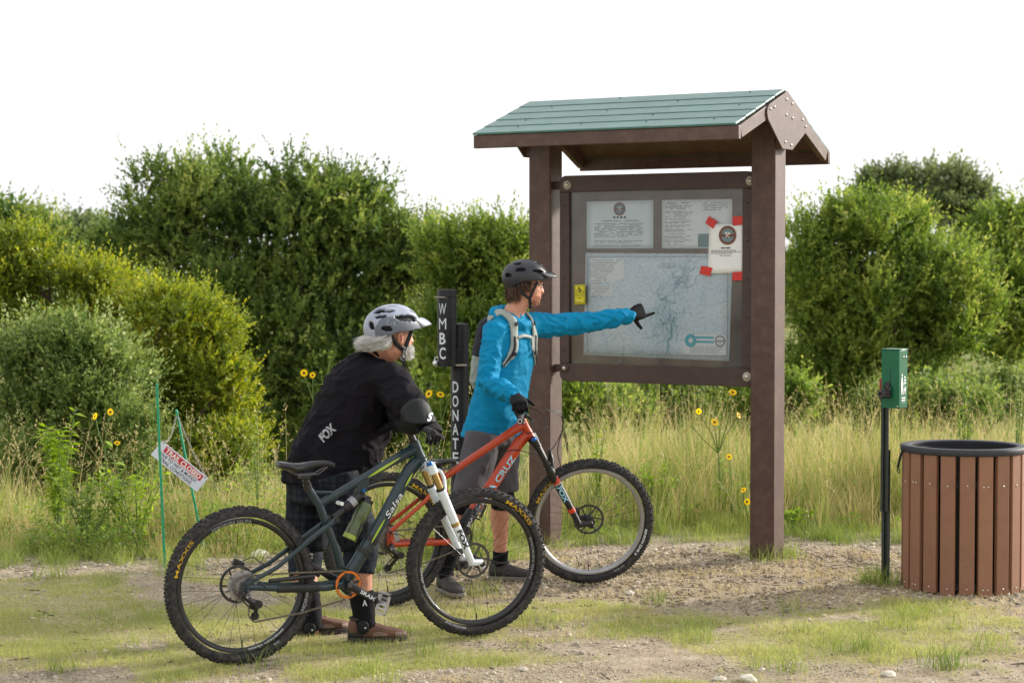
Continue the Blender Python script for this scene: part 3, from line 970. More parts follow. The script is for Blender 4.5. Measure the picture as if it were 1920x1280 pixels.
# ------------------------------------------------------------------ trail closed sign between two green stakes
def stake(p0, p1, label):
    r = thing('garden_stake', p0, label, 'stake', 'green garden stakes')
    d = V(p1) - V(p0)
    k = 14
    pts = []; rr = []
    for i in range(k * 3 + 1):
        pts.append(d * (i / (k * 3))); rr.append(0.0078 + (0.0008 if i % 3 == 0 else 0))
    MB().tube(pts, rr, 10).build('rod', 'stake_green', r)
    e = d.normalized()
    MB().tube([d, d + e * 0.008, d + e * 0.014], [0.0085, 0.008, 0.003], 10).build('tip_cap', 'stake_green', r)
    return r
b1 = at(309.5, 1070, 12.25); t1 = at(294, 722, 12.30)
stake((b1.x, b1.y, -0.02), t1, 'tall green stake standing in front of the trail closed sign')
b2 = at(386, 1030, 13.05); t2 = at(331, 771, 13.05)
stake((b2.x, b2.y, -0.05), t2, 'shorter leaning green stake behind the trail closed sign')
SD = 12.62
c_tl, c_tr, c_br, c_bl = [at(*q, SD) for q in ((304, 826), (390, 896), (371, 931), (284, 853))]
sx = (c_tr - c_tl).normalized(); W = (c_tr - c_tl).length
sz = (c_tl - c_bl); sz = (sz - sx * sz.dot(sx)); H = sz.length; sz.normalize()
c_bl = c_tl - sz * H
sn = sx.cross(sz)
sign = thing('closed_sign', c_bl, 'tilted white and red trail closed sign hanging from chains', 'sign')
SM = Matrix((sx, -sn, sz)).transposed().to_4x4()   # local x along the board, y away, z up the board
sign.rotation_euler = SM.to_euler()
b = MB().box((W / 2, 0.0035, H / 2), (W, 0.005, H)).build('board', 'sign_white', sign, bevel=0.0012)
MB().box((W / 2 + 0.008, -0.0002, H * 0.76), (W * 0.80, 0.0012, H * 0.36)).build('red_band', 'ink_red', b)
lettering('lettering', 'TRAIL CLOSED', H * 0.27, on_plane((W / 2 + 0.008, -0.0014, H * 0.625), (1, 0, 0), (0, 0, 1)), 'ink_white', b, width=W * 0.74, anchor=0.5, weight=0.03)
lettering('lettering', 'DUE TO WET & MUDDY', H * 0.18, on_plane((W / 2, 0.0002, H * 0.33), (1, 0, 0), (0, 0, 1)), 'ink_black', b, width=W * 0.76, anchor=0.5, weight=0.015)
lettering('lettering', 'TRAIL CONDITIONS', H * 0.18, on_plane((W / 2, 0.0002, H * 0.08), (1, 0, 0), (0, 0, 1)), 'ink_black', b, width=W * 0.66, anchor=0.5, weight=0.015)
SI = (Matrix.Translation(c_bl) @ SM).inverted()
def chain(a, b_, sag):
    a, b_ = V(a), V(b_)
    m = MB(); n = max(4, int((b_ - a).length / 0.014))
    for i in range(n):
        t0, t1 = i / n, (i + 1.25) / n
        p = a.lerp(b_, t0); q = a.lerp(b_, t1)
        p.z -= sag * 4 * t0 * (1 - t0); q.z -= sag * 4 * t1 * (1 - t1)
        d = (q - p); e = V((0, 1, 0)) if i % 2 else d.cross(V((0, 1, 0))).normalized()
        w = 0.0045
        L_ = [p + e * w * 0.6, p.lerp(q, .25) + e * w, p.lerp(q, .75) + e * w, q + e * w * 0.6, q - e * w * 0.6, p.lerp(q, .75) - e * w, p.lerp(q, .25) - e * w, p - e * w * 0.6, p + e * w * 0.6]
        m.tube([SI @ v for v in L_], 0.0016, 5, cap=False)
    m.build('chain', 'chain_metal', sign)
chain(t2 + V((0.004, 0, -0.02)), at(386, 893, SD), 0.02)
chain(t2 + V((-0.004, 0, -0.03)), at(306, 826, SD), 0.06)
for q in ((307, 830), (385, 894)):
    p = SI @ at(*q, SD)
    MB().ball((p.x, -0.001, p.z), (0.005, 0.003, 0.005), 10, 6).build('grommet', 'chain_metal', sign)

# ------------------------------------------------------------------ pet waste bag dispenser
PX, PY_ = px_to_X(1666, 11.8), 11.8
disp = thing('bag_dispenser', (PX, PY_, 0), 'green pet waste bag dispenser box on a dark channel post', 'dispenser', rotz=R(-36))
def channel(z0, z1, w, off, name):
    m = MB()
    m.box((0, off, (z0 + z1) / 2), (w * 0.5, 0.005, z1 - z0))
    for s in (-1, 1):
        m.box((s * (w * 0.25 + 0.002), off - 0.008, (z0 + z1) / 2), (0.004, 0.02, z1 - z0))
        m.box((s * (w * 0.25 + 0.009), off - 0.017, (z0 + z1) / 2), (0.014, 0.004, z1 - z0))
    return m.build(name, 'dark_post', disp, False)
channel(0.0, 0.78, 0.040, 0.0, 'channel_post')
channel(0.42, 1.16, 0.034, -0.021, 'channel_post')
bx = MB().box((0.045, -0.085, 1.20), (0.112, 0.112, 0.335)).build('box', 'box_green', disp, bevel=0.004)
MB().box((0.045, -0.085, 1.3705), (0.118, 0.118, 0.006)).build('lid', 'box_green', bx, bevel=0.002)
# mouth slot with black bags, on the face to the left
MB().box((0.045, -0.1415, 1.17), (0.006, 0.002, 0.16)).build('door_seam', 'dark_post', bx)
def crumple(name, c, r, mat, par, seed):
    m = MB().ball((0, 0, 0), 1.0, 18, 12)
    vs = []
    for v in m.v:
        v = V(v); k = 1 + 0.55 * noise.noise(v * 1.9 + V((seed, 0, 0))) + 0.3 * noise.noise(v * 4.5 + V((0, seed, 0)))
        vs.append((c[0] + v.x * r[0] * k, c[1] + v.y * r[1] * k, c[2] + v.z * r[2] * k))
    m.v = vs
    return m.build(name, mat, par, True, 30)
crumple('bag', (0.015, -0.165, 1.115), (0.045, 0.025, 0.022), 'bag_black', disp, 3)
crumple('bag', (0.035, -0.155, 1.145), (0.020, 0.016, 0.034), 'bag_black', disp, 8)
MB().box((-0.028, -0.085, 1.165), (0.035, 0.03, 0.075)).build('roll_holder', 'bag_red', disp, bevel=0.006)
MB().ball((0.092, -0.1415, 1.045), (0.005, 0.003, 0.005), 8, 6).build('screw', 'bolt_metal', bx)
# right face: lock, pictogram of a walker with a dog, small lines of print
XR = 0.1013
for y_, z_ in ((-0.085, 1.325), (-0.052, 1.325)):
    MB().ball((XR, y_, z_), (0.005, 0.008, 0.008), 10, 8).build('lock', 'chrome', bx)
m = MB()
def fq(m, y0, y1, z0, z1, x=XR + 0.0016): m.add([(x, y0, z0), (x, y1, z0), (x, y1, z1), (x, y0, z1)], [(0, 1, 2, 3)])
fp = lambda pts: [(XR + 0.0016, -0.085 + a, 1.14 + b_) for a, b_ in pts]
m.add(fp([(-0.026, 0.075), (-0.014, 0.075), (-0.014, 0.09), (-0.026, 0.09)]), [(0, 1, 2, 3)])
m.add(fp([(-0.028, 0.07), (-0.034, 0.03), (-0.030, -0.03), (-0.022, -0.03), (-0.020, 0.02), (-0.012, -0.03), (-0.004, -0.03), (-0.010, 0.03), (-0.012, 0.07)]), [tuple(range(9))])
m.add(fp([(-0.012, 0.05), (0.012, 0.012), (0.009, 0.012), (-0.014, 0.045)]), [(0, 1, 2, 3)])
m.add(fp([(0.002, -0.03), (0.002, 0.005), (0.022, 0.008), (0.028, 0.02), (0.034, 0.012), (0.028, 0.0), (0.024, -0.03), (0.019, -0.03), (0.018, -0.008), (0.008, -0.008), (0.007, -0.03)]), [tuple(range(11))])
for z0, y1 in ((1.205, 0.012), (1.188, 0.02), (1.171, 0.02)): fq(m, -0.079, -0.085 + y1 + 0.012, z0, z0 + 0.010)
for z0 in (1.088, 1.074): fq(m, -0.112, -0.062, z0, z0 + 0.008)
fq(m, -0.108, -0.066, 1.064, 1.066)
tag(m.build('pictogram', 'ink_white', bx, False), kind='stuff')

for c_ in disp.children:
    if not c_.name.startswith('channel'): c_.location.x += 0.036

# ------------------------------------------------------------------ slatted litter bin
CY_ = 11.62
CXX = px_to_X(1809, CY_)
can = thing('litter_bin', (CXX, CY_, gzf(CXX, CY_)), 'round litter bin of brown vertical slats with a dark rim', 'litter bin')
RAD, NS = 0.332, 20
slat_me = MB().box((0, 0, 0.405), (0.083, 0.030, 0.79)).mesh('slat', False)
slat_me.materials.append(MATS['slat_brown'])
bolt_me = MB().ball((0, 0, 0), (0.0055, 0.004, 0.0055), 8, 6).mesh('bolt'); bolt_me.materials.append(MATS['bolt_metal'])
for i in range(NS):
    a = R(-90 + 9 + 18 * i + random.uniform(-0.4, 0.4))
    o = bpy.data.objects.new('slat', slat_me); link(o, can)
    o.location = (RAD * math.cos(a), RAD * math.sin(a), random.uniform(-0.012, 0.004)); o.rotation_euler = (0, 0, a + math.pi / 2)
    bv = o.modifiers.new('b', 'BEVEL'); bv.width = 0.004; bv.segments = 2
    for z_ in ((0.625, 0.045) if i % 3 else (0.628, 0.05)):
        for off in ((0,) if (i % 4) else (-0.015, 0.012)):
            q = bpy.data.objects.new('bolt', bolt_me); link(q, o); q.location = (off, -0.0165, z_)
for z_ in (0.05, 0.625, 0.78):
    MB().lathe([(RAD - 0.026, z_ - 0.02), (RAD - 0.018, z_ - 0.02), (RAD - 0.018, z_ + 0.02), (RAD - 0.026, z_ + 0.02)], 48, closed=True).build('hoop', 'liner_black', can)
MB().lathe([(RAD - 0.05, 0.80), (RAD - 0.05, 0.03), (0.0001, 0.03), (0.0001, 0.02), (RAD - 0.046, 0.02), (RAD - 0.046, 0.80)], 48, closed=True).build('liner', 'liner_black', can)
MB().lathe([(0.300, 0.798), (0.300, 0.822), (0.306, 0.827), (0.353, 0.827), (0.358, 0.822), (0.358, 0.794), (0.353, 0.789), (0.306, 0.791)], 64, closed=True).build('rim', 'rim_grey', can, ang=50)
MB().tube([(-0.358, -0.05, 0.80), (-0.372, -0.055, 0.77), (-0.385, -0.06, 0.72), (-0.388, -0.06, 0.70)], 0.006, 8, ell=(0.4, 1.3)).build('strap', 'strap_black', can)
MB().tube([(-0.388, -0.06, 0.70), (-0.392, -0.06, 0.682), (-0.384, -0.06, 0.668), (-0.376, -0.06, 0.674), (-0.380, -0.06, 0.692), (-0.388, -0.06, 0.70)], 0.0032, 8, cap=False).build('clip', 'strap_black', can)
dpn = MB().box((0, 0, 0.32), (0.086, 0.03, 0.60)).build('door_slat', 'slat_brown', can, bevel=0.004)
dpn.location = (0.385, 0.06, 0.0); dpn.rotation_euler = (0, 0, R(70))
# ------------------------------------------------------------------ mountain bikes
pmat('tyre', lin(44, 44, 46), 0.8, spec=0.25, var=0.18, scale=22, bump=0.2, bscale=200, dirt=lin(124, 116, 104), dirt_amt=0.4)
pmat('knob', lin(36, 36, 38), 0.8, spec=0.25, var=0.2, scale=40, dirt=lin(120, 110, 96), dirt_amt=0.4)
pmat('rim_black', lin(34, 34, 36), 0.32, var=0.15, scale=20)
pmat('rim_silver', lin(165, 165, 168), 0.35, metal=0.6, var=0.1)
pmat('spoke', lin(60, 60, 62), 0.3, metal=0.6, var=0.1)
pmat('bike_black', lin(26, 26, 28), 0.4, var=0.2, scale=30)
pmat('bike_alloy', lin(176, 176, 178), 0.3, metal=0.85, var=0.12, scale=40)
pmat('bike_dark_alloy', lin(92, 92, 94), 0.35, metal=0.8, var=0.15, scale=40)
pmat('paint_teal', lin(24, 46, 54), 0.3, var=0.10, scale=6, coat=0.35, spec=0.35, dirt=lin(104, 104, 96), dirt_amt=0.15)
pmat('paint_orange', lin(178, 58, 18), 0.32, var=0.07, scale=6, coat=0.35, spec=0.35, dirt=lin(140, 90, 60), dirt_amt=0.12)
pmat('decal_lime', lin(158, 182, 44), 0.35, var=0.06)
pmat('decal_white', lin(222, 226, 228), 0.4, var=0.03)
pmat('decal_grey', lin(150, 152, 156), 0.5, var=0.05)
pmat('decal_yellow', lin(206, 164, 22), 0.5, var=0.05)
pmat('decal_blue', lin(150, 204, 226), 0.4, var=0.05)
pmat('decal_red', lin(200, 60, 30), 0.4, var=0.06)
pmat('fork_white', lin(214, 224, 230), 0.3, var=0.04, scale=12, coat=0.4, dirt=lin(150, 140, 124), dirt_amt=0.25)
pmat('stanchion_gold', lin(172, 148, 96), 0.22, metal=0.75, var=0.06)
pmat('ano_blue', lin(20, 96, 170), 0.3, metal=0.5, var=0.05)
pmat('ano_orange', lin(214, 118, 44), 0.3, metal=0.55, var=0.08, scale=60)
pmat('saddle', lin(30, 31, 36), 0.38, var=0.15, scale=14, bump=0.08, bscale=300)
pmat('grip', lin(22, 22, 24), 0.75, var=0.1)
pmat('grip_green', lin(120, 214, 60), 0.4)
pmat('bottle', lin(70, 84, 48), 0.35, var=0.35, scale=26, coat=0.2)
pmat('bottle_lime', lin(140, 160, 60), 0.4, var=0.1)
pmat('rubber_wrap', lin(30, 30, 32), 0.65, var=0.2, scale=40)
pmat('chain', lin(112, 104, 94), 0.45, metal=0.7, var=0.35, scale=160)

WR = 0.375
def xz(x, z, y=0.0): return V((x, y, z))
RY = Matrix.Rotation(R(90), 4, 'X')             # lathe axis z -> bike -y (towards the drive side)

def make_wheel(name, parent, M, rim, lace, texts, cassette=False, rotor_side=1, valve=True, spokes=28):
    w = bpy.data.objects.new(name, None); link(w, parent); w.matrix_local = M
    # tyre casing
    prof = []
    R0, r0 = 0.3405, 0.0295
    for k in range(20):
        a = R(-125 + 250 * k / 19)
        prof.append((R0 + r0 * math.cos(a), r0 * 1.02 * math.sin(a)))
    tyre = MB().lathe(prof, 72, RY, closed=True).build('tyre', 'tyre', w, ang=60)
    kb = MB()
    NK = 64
    rnd = random.Random(3)
    for i in range(NK):
        for row, (ca, du, dv, hh, ph) in enumerate(((0, 0.0135, 0.0075, 0.0055, 0), (17, 0.011, 0.0085, 0.0055, 0.5), (-17, 0.011, 0.0085, 0.0055, 0.5), (44, 0.0135, 0.0095, 0.007, 0.1), (-44, 0.0135, 0.0095, 0.007, 0.1))):
            if row == 0 and i % 2: continue
            a = 2 * math.pi * (i + ph) / NK
            c = R(ca)
            rad = V((math.cos(a), 0, math.sin(a))); tan = V((-math.sin(a), 0, math.cos(a))); ax = V((0, -1, 0))
            nr = rad * math.cos(c) + ax * math.sin(c); sd = -rad * math.sin(c) + ax * math.cos(c)
            p = rad * R0 + nr * (r0 + hh / 2 - 0.0006)
            Mk = Matrix((tan, sd, nr)).transposed().to_4x4(); Mk.translation = p
            vs = []
            for sx in (-1, 1):
                for sy in (-1, 1):
                    for sz_ in (-1, 1):
                        t = 1.0 if sz_ < 0 else 0.78
                        vs.append(Mk @ V((sx * du / 2 * t, sy * dv / 2 * t, sz_ * hh / 2)))
            kb.add(vs, [(0, 1, 3, 2), (4, 6, 7, 5), (0, 4, 5, 1), (2, 3, 7, 6), (0, 2, 6, 4), (1, 5, 7, 3)])
    tag(kb.build('tread_knobs', 'knob', w, False), kind='stuff')
    rimp = [(0.3165, -0.0150), (0.3165, 0.0150), (0.311, 0.0160), (0.300, 0.0135), (0.2935, 0.006), (0.2935, -0.006), (0.300, -0.0135), (0.311, -0.0160)]
    rm = MB().lathe(rimp, 72, RY, closed=True).build('rim', rim, w, ang=50)
    # hub and spokes
    fl = 0.029
    MB().lathe([(0.011, -0.05), (0.011, -0.034), (0.028, -0.032), (0.028, -0.027), (0.014, -0.022), (0.013, 0.022), (0.028, 0.027), (0.028, 0.032), (0.011, 0.034), (0.011, 0.05)], 24, RY).build('hub', 'bike_black', w)
    sp = MB().tube([(0, 0, 0), (1, 0, 0)], 0.00105, 5).mesh('spoke'); sp.materials.append(MATS['spoke'])
    for i in range(spokes):
        side = 1 if i % 2 else -1
        a = 2 * math.pi * i / spokes
        off = R(52) * (1 if (i // 2) % 2 else -1)
        p0 = V((0.027 * math.cos(a + off), side * fl, 0.027 * math.sin(a + off)))
        p1 = V((0.296 * math.cos(a), side * 0.004, 0.296 * math.sin(a)))
        o = bpy.data.objects.new('spoke', sp); link(o, w)
        d = p1 - p0
        q = d.to_track_quat('X', 'Z')
        o.matrix_local = Matrix.LocRotScale(p0, q, (d.length, 1, 1))
    if valve:
        MB().cyl((0.0, 0, -0.296), (0.0, 0, -0.258), 0.003, 8).build('valve', 'bike_black', w)
    for (s, a0, r, h, mat, width, wt) in texts:
        def fn(x, y, a0=a0, r=r):
            rr = r + y; a = R(a0) - x / (r + h / 2)
            if rr > 0.3166:
                yy = r0 * 1.02 * math.sqrt(max(0, 1 - ((rr - R0) / r0) ** 2)) + 0.0012
            else:
                yy = 0.0172
            return V((rr * math.cos(a), -yy, rr * math.sin(a)))
        lettering('decal', s, h, fn, mat, tyre if r > 0.316 else rm, width=width, weight=wt, sub=2)
    # disc rotor on the far (left) side
    rt = MB()
    rt.lathe([(0.090, 0.040), (0.090, 0.042), (0.076, 0.042), (0.076, 0.040)], 48, RY.inverted(), closed=True)
    for k in range(6):
        a = 2 * math.pi * k / 6
        rt.bar((0.020 * math.cos(a + 0.5), 0.041, 0.020 * math.sin(a + 0.5)), (0.079 * math.cos(a), 0.041, 0.079 * math.sin(a)), 0.009, 0.002, up=(0, 1, 0))
    tag(rt.build('brake_rotor', 'bike_dark_alloy', w, ang=30), kind='stuff')
    if cassette:
        cs = MB()
        for k in range(10):
            r = 0.076 - k * 0.0058; h = 0.019 + k * 0.0031
            n = int(36 - k * 2.4) * 2
            poly = [((r + (0.0 if q % 2 else -0.004)) * math.cos(2 * math.pi * q / n), (r + (0.0 if q % 2 else -0.004)) * math.sin(2 * math.pi * q / n)) for q in range(n)]
            cs.prism(poly, h, h + 0.0016, RY)
        tag(cs.build('cassette', 'bike_alloy', w, False), kind='stuff')
    return w

def polar(c, r, deg): return V((c.x + r * math.cos(R(deg)), c.y, c.z + r * math.sin(R(deg))))

def make_bike(P):
    root = thing('mountain_bike', P['loc'], P['label'], 'bicycle')
    root.rotation_euler = (0, -P['pitch'], P['yaw'])
    rotm = Matrix.Rotation(P['yaw'], 4, 'Z') @ Matrix.Rotation(-P['pitch'], 4, 'Y')
    root.rotation_euler = rotm.to_euler()
    fm, fk = P['paint'], P['fork_mat']
    RA, FA, BB = xz(0, WR), xz(P['wb'], WR), P['bb']
    ht_t, ht_b = P['ht_t'], P['ht_b']
    sa = (ht_t - ht_b).normalized()
    S = Matrix.Translation(ht_b) @ Matrix.Rotation(P['steer'], 4, sa) @ Matrix.Translation(-ht_b)
    # ---- frame
    fr = bpy.data.objects.new('frame', None); link(fr, root)
    def ft(name, pts, rr, ell=None, mat=fm, n=16, par=fr):
        return MB().tube(pts, rr, n, True, ell).build(name, mat, par)
    ft('head_tube', [ht_b - sa * 0.004, ht_b + sa * 0.02, ht_b.lerp(ht_t, 0.5), ht_t - sa * 0.02, ht_t + sa * 0.004], [0.029, 0.027, 0.0245, 0.026, 0.027])
    tj = P['tt_s']
    hj = ht_t - sa * 0.032; hj2 = ht_b + sa * 0.028
    if P['kind'] == 'teal':
        tt = [hj, hj.lerp(tj, 0.3) + V((0, 0, 0.004)), hj.lerp(tj, 0.75), tj]
        top = ft('top_tube', tt, [0.026, 0.021, 0.019, 0.018], (0.9, 1.1))
        dt = [hj2, hj2.lerp(BB, 0.12) + V((-0.012, 0, 0.012)), hj2.lerp(BB, 0.5), hj2.lerp(BB, 0.9), BB + V((0.02, 0, 0.02))]
        dwn = ft('down_tube', dt, [0.026, 0.030, 0.029, 0.028, 0.026], (0.85, 1.15))
        collar = P['collar']
        st = [collar, tj, xz(0.452, 0.60), xz(0.492, 0.50), xz(0.512, 0.42), BB]
        ft('seat_tube', st, [0.0185, 0.019, 0.020, 0.021, 0.022, 0.024], (0.9, 1.0))
        ft('brace', [hj.lerp(tj, 0.80), collar + (tj - collar) * 0.25], 0.009)
        rock = P['rock']
        for sd in (-1, 1):
            ft('chain_stay', [RA + V((0, sd * 0.068, 0)), RA + V((0.06, sd * 0.066, -0.008)), xz(0.22, 0.345, sd * 0.052), xz(0.42, 0.330, sd * 0.036), BB + V((-0.01, sd * 0.028, 0))], [0.010, 0.013, 0.015, 0.017, 0.017], (0.7, 1.1))
            ft('seat_stay', [RA + V((0, sd * 0.068, 0.012)), xz(0.16, 0.452, sd * 0.060), xz(0.33, 0.560, sd * 0.042), rock + V((0, sd * 0.032, 0))], [0.010, 0.0095, 0.0105, 0.012], (0.8, 1.15))
            MB().prism([(-0.022, -0.02), (0.016, -0.022), (0.05, -0.012), (0.05, 0.006), (0.03, 0.03), (-0.012, 0.022)], -0.004, 0.004, Matrix.Translation(RA + V((0, sd * 0.068, 0))) @ RY).build('dropout', fm, fr, bevel=0.002)
        # black chain stay wrap
        MB().tube([xz(0.16, 0.350, -0.058), xz(0.22, 0.345, -0.052), xz(0.38, 0.333, -0.039)], [0.0165, 0.0172, 0.0185], 14, True, (0.75, 1.1)).build('stay_guard', 'rubber_wrap', fr)
        MB().tube([xz(0.12, 0.392, -0.060), xz(0.35, 0.392, -0.045)], [0.011, 0.011], 10).build('chain_guide', 'bike_black', fr)
        for sd in (-1, 1):
            MB().cyl(rock + V((0, sd * 0.030, 0)), rock + V((0, sd * 0.048, 0)), 0.013, 16).build('pivot_bolt', 'bike_black', fr)
            MB().cyl(xz(0.515, 0.722, sd * 0.012), xz(0.515, 0.722, sd * 0.027), 0.0095, 16).build('pivot_bolt', 'decal_white', fr)
        # rear shock
        sa0, sa1 = rock, P['shock_t']
        sdv = sa1 - sa0
        sh = MB().tube([sa0 + sdv * 0.02, sa0 + sdv * 0.38], 0.0155, 18).build('shock', 'bike_black', root)
        MB().tube([sa0 + sdv * 0.36, sa0 + sdv * 0.40, sa0 + sdv * 0.42, sa0 + sdv * 0.92, sa0 + sdv * 0.95], [0.019, 0.023, 0.0245, 0.0245, 0.017], 20).build('air_can', 'bike_black', sh)
        MB().tube([sa0 + sdv * 0.58, sa0 + sdv * 0.74], 0.0248, 20).build('label_band', 'decal_grey', sh)
        MB().tube([sa0 + sdv * 0.90, sa0 + sdv * 1.04], 0.012, 14).build('eyelet', 'bike_black', sh)
        MB().cyl(sa1 + V((0.0, -0.026, 0.015)), sa1 + V((0.0, -0.012, 0.015)), 0.008, 12).build('knob', 'ano_blue', sh)
        MB().prism([(-0.03, -0.03), (0.02, -0.03), (0.05, 0.06), (-0.035, 0.03)], -0.016, 0.016, Matrix.Translation(sa1 + V((0, 0, 0.035))) @ RY).build('shock_mount', fm, fr, bevel=0.003)
        # lime swooshes on the tubes
        def on_tube(a, b_, rad, up_off):
            d = (b_ - a).normalized(); u = V((0, -1, 0)).cross(d)
            return lambda x, y: a + d * x + u * (y + up_off) + V((0, -1, 0)) * (math.sqrt(max(0.0, rad ** 2 - (y + up_off) ** 2)) + 0.002)
        f = on_tube(tj, hj, 0.0205, 0.0)
        def swoosh(f, x0, x1, w, par, mat='decal_lime'):
            m = MB(); n = 14; vs = []
            for i in range(n + 1):
                t = i / n; x = x0 + (x1 - x0) * t; ww = w * math.sin(math.pi * min(1, t * 1.02)) ** 0.6
                vs += [f(x, -ww / 2 + 0.004 * t), f(x, ww / 2 + 0.004 * t)]
            m.add(vs, [(2 * i, 2 * i + 2, 2 * i + 3, 2 * i + 1) for i in range(n)]); m.build('decal', mat, par, False)
        swoosh(f, 0.27, 0.47, 0.013, top)
        f2 = on_tube(dt[4], dt[0], 0.030, 0.004)
        swoosh(f2, 0.20, 0.34, 0.010, dwn); swoosh(f2, 0.52, 0.60, 0.010, dwn)
        # script lettering, slanted
        f3 = on_tube(dt[4], dt[0], 0.030, -0.010)
        lettering('decal', 'Salsa', 0.026, lambda x, y: f3(0.345 + x + y * 0.45, y + 0.002), 'decal_white', dwn, width=0.135, weight=0.0)
        for k in (0.40, 0.56):
            q = BB.lerp(hj2, k * 0.62)
            d = (hj2 - BB).normalized()
            MB().tube([q - d * 0.012, q + d * 0.012], 0.0335, 18, True, (0.86, 1.16)).build('strap', 'rubber_wrap', fr)
        # bottle in its cage
        b0, b1 = P['bottle']
        bd = b1 - b0
        bo = MB().tube([b0, b0 + bd * 0.03, b0 + bd * 0.32, b0 + bd * 0.36, b0 + bd * 0.42, b0 + bd * 0.46, b0 + bd * 0.80, b0 + bd * 0.86], [0.030, 0.0355, 0.0355, 0.0325, 0.0325, 0.0355, 0.0345, 0.028], 22).build('bottle', 'bottle', root)
        MB().tube([b0 + bd * 0.005, b0 + bd * 0.10], 0.0358, 22).build('base_band', 'bottle_lime', bo)
        MB().tube([b0 + bd * 0.85, b0 + bd * 0.93, b0 + bd * 0.94, b0 + bd * 1.0], [0.030, 0.029, 0.013, 0.011], 18).build('cap', 'bike_black', bo)
        MB().tube([b0 + V((0.02, -0.03, -0.01)), b0 + bd * 0.3 + V((0.012, -0.036, 0)), b0 + bd * 0.55 + V((0.03, -0.02, 0))], 0.004, 8).build('cage', 'bike_black', bo)
        # mud guard and linkage by the bottom bracket
        MB().bar(xz(0.505, 0.425, -0.02), xz(0.565, 0.392, -0.02), 0.010, 0.012).build('lower_link', fm, fr, bevel=0.002)
    else:
        st_top = tj
        top = ft('top_tube', [hj, hj.lerp(tj, 0.2) + V((0, 0, 0.002)), hj.lerp(tj, 0.6), tj + V((-0.02, 0, -0.016))], [0.028, 0.021, 0.0185, 0.016], (0.9, 1.1))
        d0 = hj2; d1 = BB + V((0.03, 0, 0.05))
        dwn = ft('down_tube', [d0, d0.lerp(d1, 0.12) + V((-0.01, 0, 0.008)), d0.lerp(d1, 0.5), d0.lerp(d1, 0.92), d1], [0.026, 0.031, 0.031, 0.029, 0.026], (0.85, 1.15))
        MB().tube([d0.lerp(d1, 0.84), d1 + (d1 - d0).normalized() * 0.03, BB + V((0.0, 0, -0.026))], [0.034, 0.034, 0.026], 16, True, (0.85, 1.1)).build('down_tube_guard', 'rubber_wrap', fr)
        ft('seat_tube', [tj + V((-0.008, 0, 0.05)), tj, xz(0.372, 0.52), xz(0.40, 0.44), BB], [0.0185, 0.019, 0.020, 0.022, 0.026])
        tri = tj + V((-0.005, 0, -0.012))
        for sd in (-1, 1):
            ft('seat_stay', [tri + V((-0.005, sd * 0.018, -0.006)), xz(0.22, 0.575, sd * 0.048), xz(0.0, 0.425, sd * 0.068)], [0.0125, 0.011, 0.011], (0.8, 1.1))
            ft('chain_stay', [xz(0.0, 0.385, sd * 0.068), xz(0.02, 0.352, sd * 0.068), xz(0.16, 0.345, sd * 0.060), xz(0.33, 0.335, sd * 0.042), BB + V((-0.02, sd * 0.03, -0.02))], [0.012, 0.014, 0.0135, 0.016, 0.017], (0.7, 1.1))
            MB().prism([(-0.022, -0.026), (0.022, -0.028), (0.024, 0.012), (0.012, 0.052), (-0.012, 0.050), (-0.022, 0.01)], -0.005, 0.005, Matrix.Translation(RA + V((0, sd * 0.068, 0))) @ RY).build('dropout', fm, fr, bevel=0.002)
        MB().cyl(xz(0.0, 0.425, -0.078), xz(0.0, 0.425, -0.06), 0.008, 12).build('pivot_bolt', 'bike_black', fr)
        f3d = (hj2 - d1).normalized(); f3u = V((0, -1, 0)).cross(f3d)
        def f3(x, y): return d1 + f3d * x + f3u * y + V((0, -1, 0)) * (math.sqrt(max(0, 0.0268 ** 2 - (y * 0.75) ** 2)) + 0.003)
        lettering('decal', 'SANTA CRUZ', 0.034, lambda x, y: f3(0.085 + x, y - 0.017), 'decal_blue', dwn, width=0.40, weight=0.02)
        MB().tube([tj + V((-0.008, 0, 0.05)), tj + V((-0.016, 0, 0.075))], 0.0155, 14).build('seat_post', 'bike_black', root)
    # bottom bracket shell
    MB().cyl(BB + V((0, -0.040, 0)), BB + V((0, 0.040, 0)), 0.026, 20).build('bottom_bracket', 'bike_black' if P['kind'] != 'teal' else fm, fr)
    # ---- seat
    if P['kind'] == 'teal':
        cl, co = P['clamp'], P['collar']
        d = (cl - co)
        spst = MB().tube([co - d * 0.3, co + d * 0.35, co + d * 0.37, cl - d * 0.1], [0.0155, 0.0155, 0.012, 0.012], 16).build('seat_post', 'bike_black', root)
        MB().tube([co - d * 0.10, co + d * 0.30], 0.0205, 16).build('collar', 'bike_black', spst)
        MB().tube([co + d * 0.42, co + d * 0.60], 0.0185, 16).build('wiper_seal', 'bike_black', spst)
        MB().box((cl.x, 0, cl.z - 0.008), (0.05, 0.05, 0.022)).build('clamp', 'bike_black', spst, bevel=0.004)
        sx0, sx1, sz0 = P['saddle']
    else:
        sx0, sx1, sz0 = P['saddle']
    rows = []
    nS = 16
    Ls = sx1 - sx0
    prof_w = [0.045, 0.066, 0.072, 0.068, 0.056, 0.042, 0.031, 0.025, 0.022, 0.020, 0.019, 0.018, 0.017, 0.016, 0.014, 0.010]
    prof_z = [0.018, 0.016, 0.010, 0.004, 0.0, -0.001, 0.0, 0.003, 0.006, 0.009, 0.011, 0.012, 0.012, 0.010, 0.006, -0.002]
    rings = []
    for i in range(nS):
        t = i / (nS - 1)
        c = V((sx0 + Ls * t, 0, sz0 + prof_z[i] * (1.0 if P['kind'] == 'teal' else 0.5)))
        rings.append((c, V((0, prof_w[i], 0)), V((0, 0, 0.014 + 0.012 * math.sin(math.pi * min(1, t * 1.2 + 0.05)) * (1 - t)))))
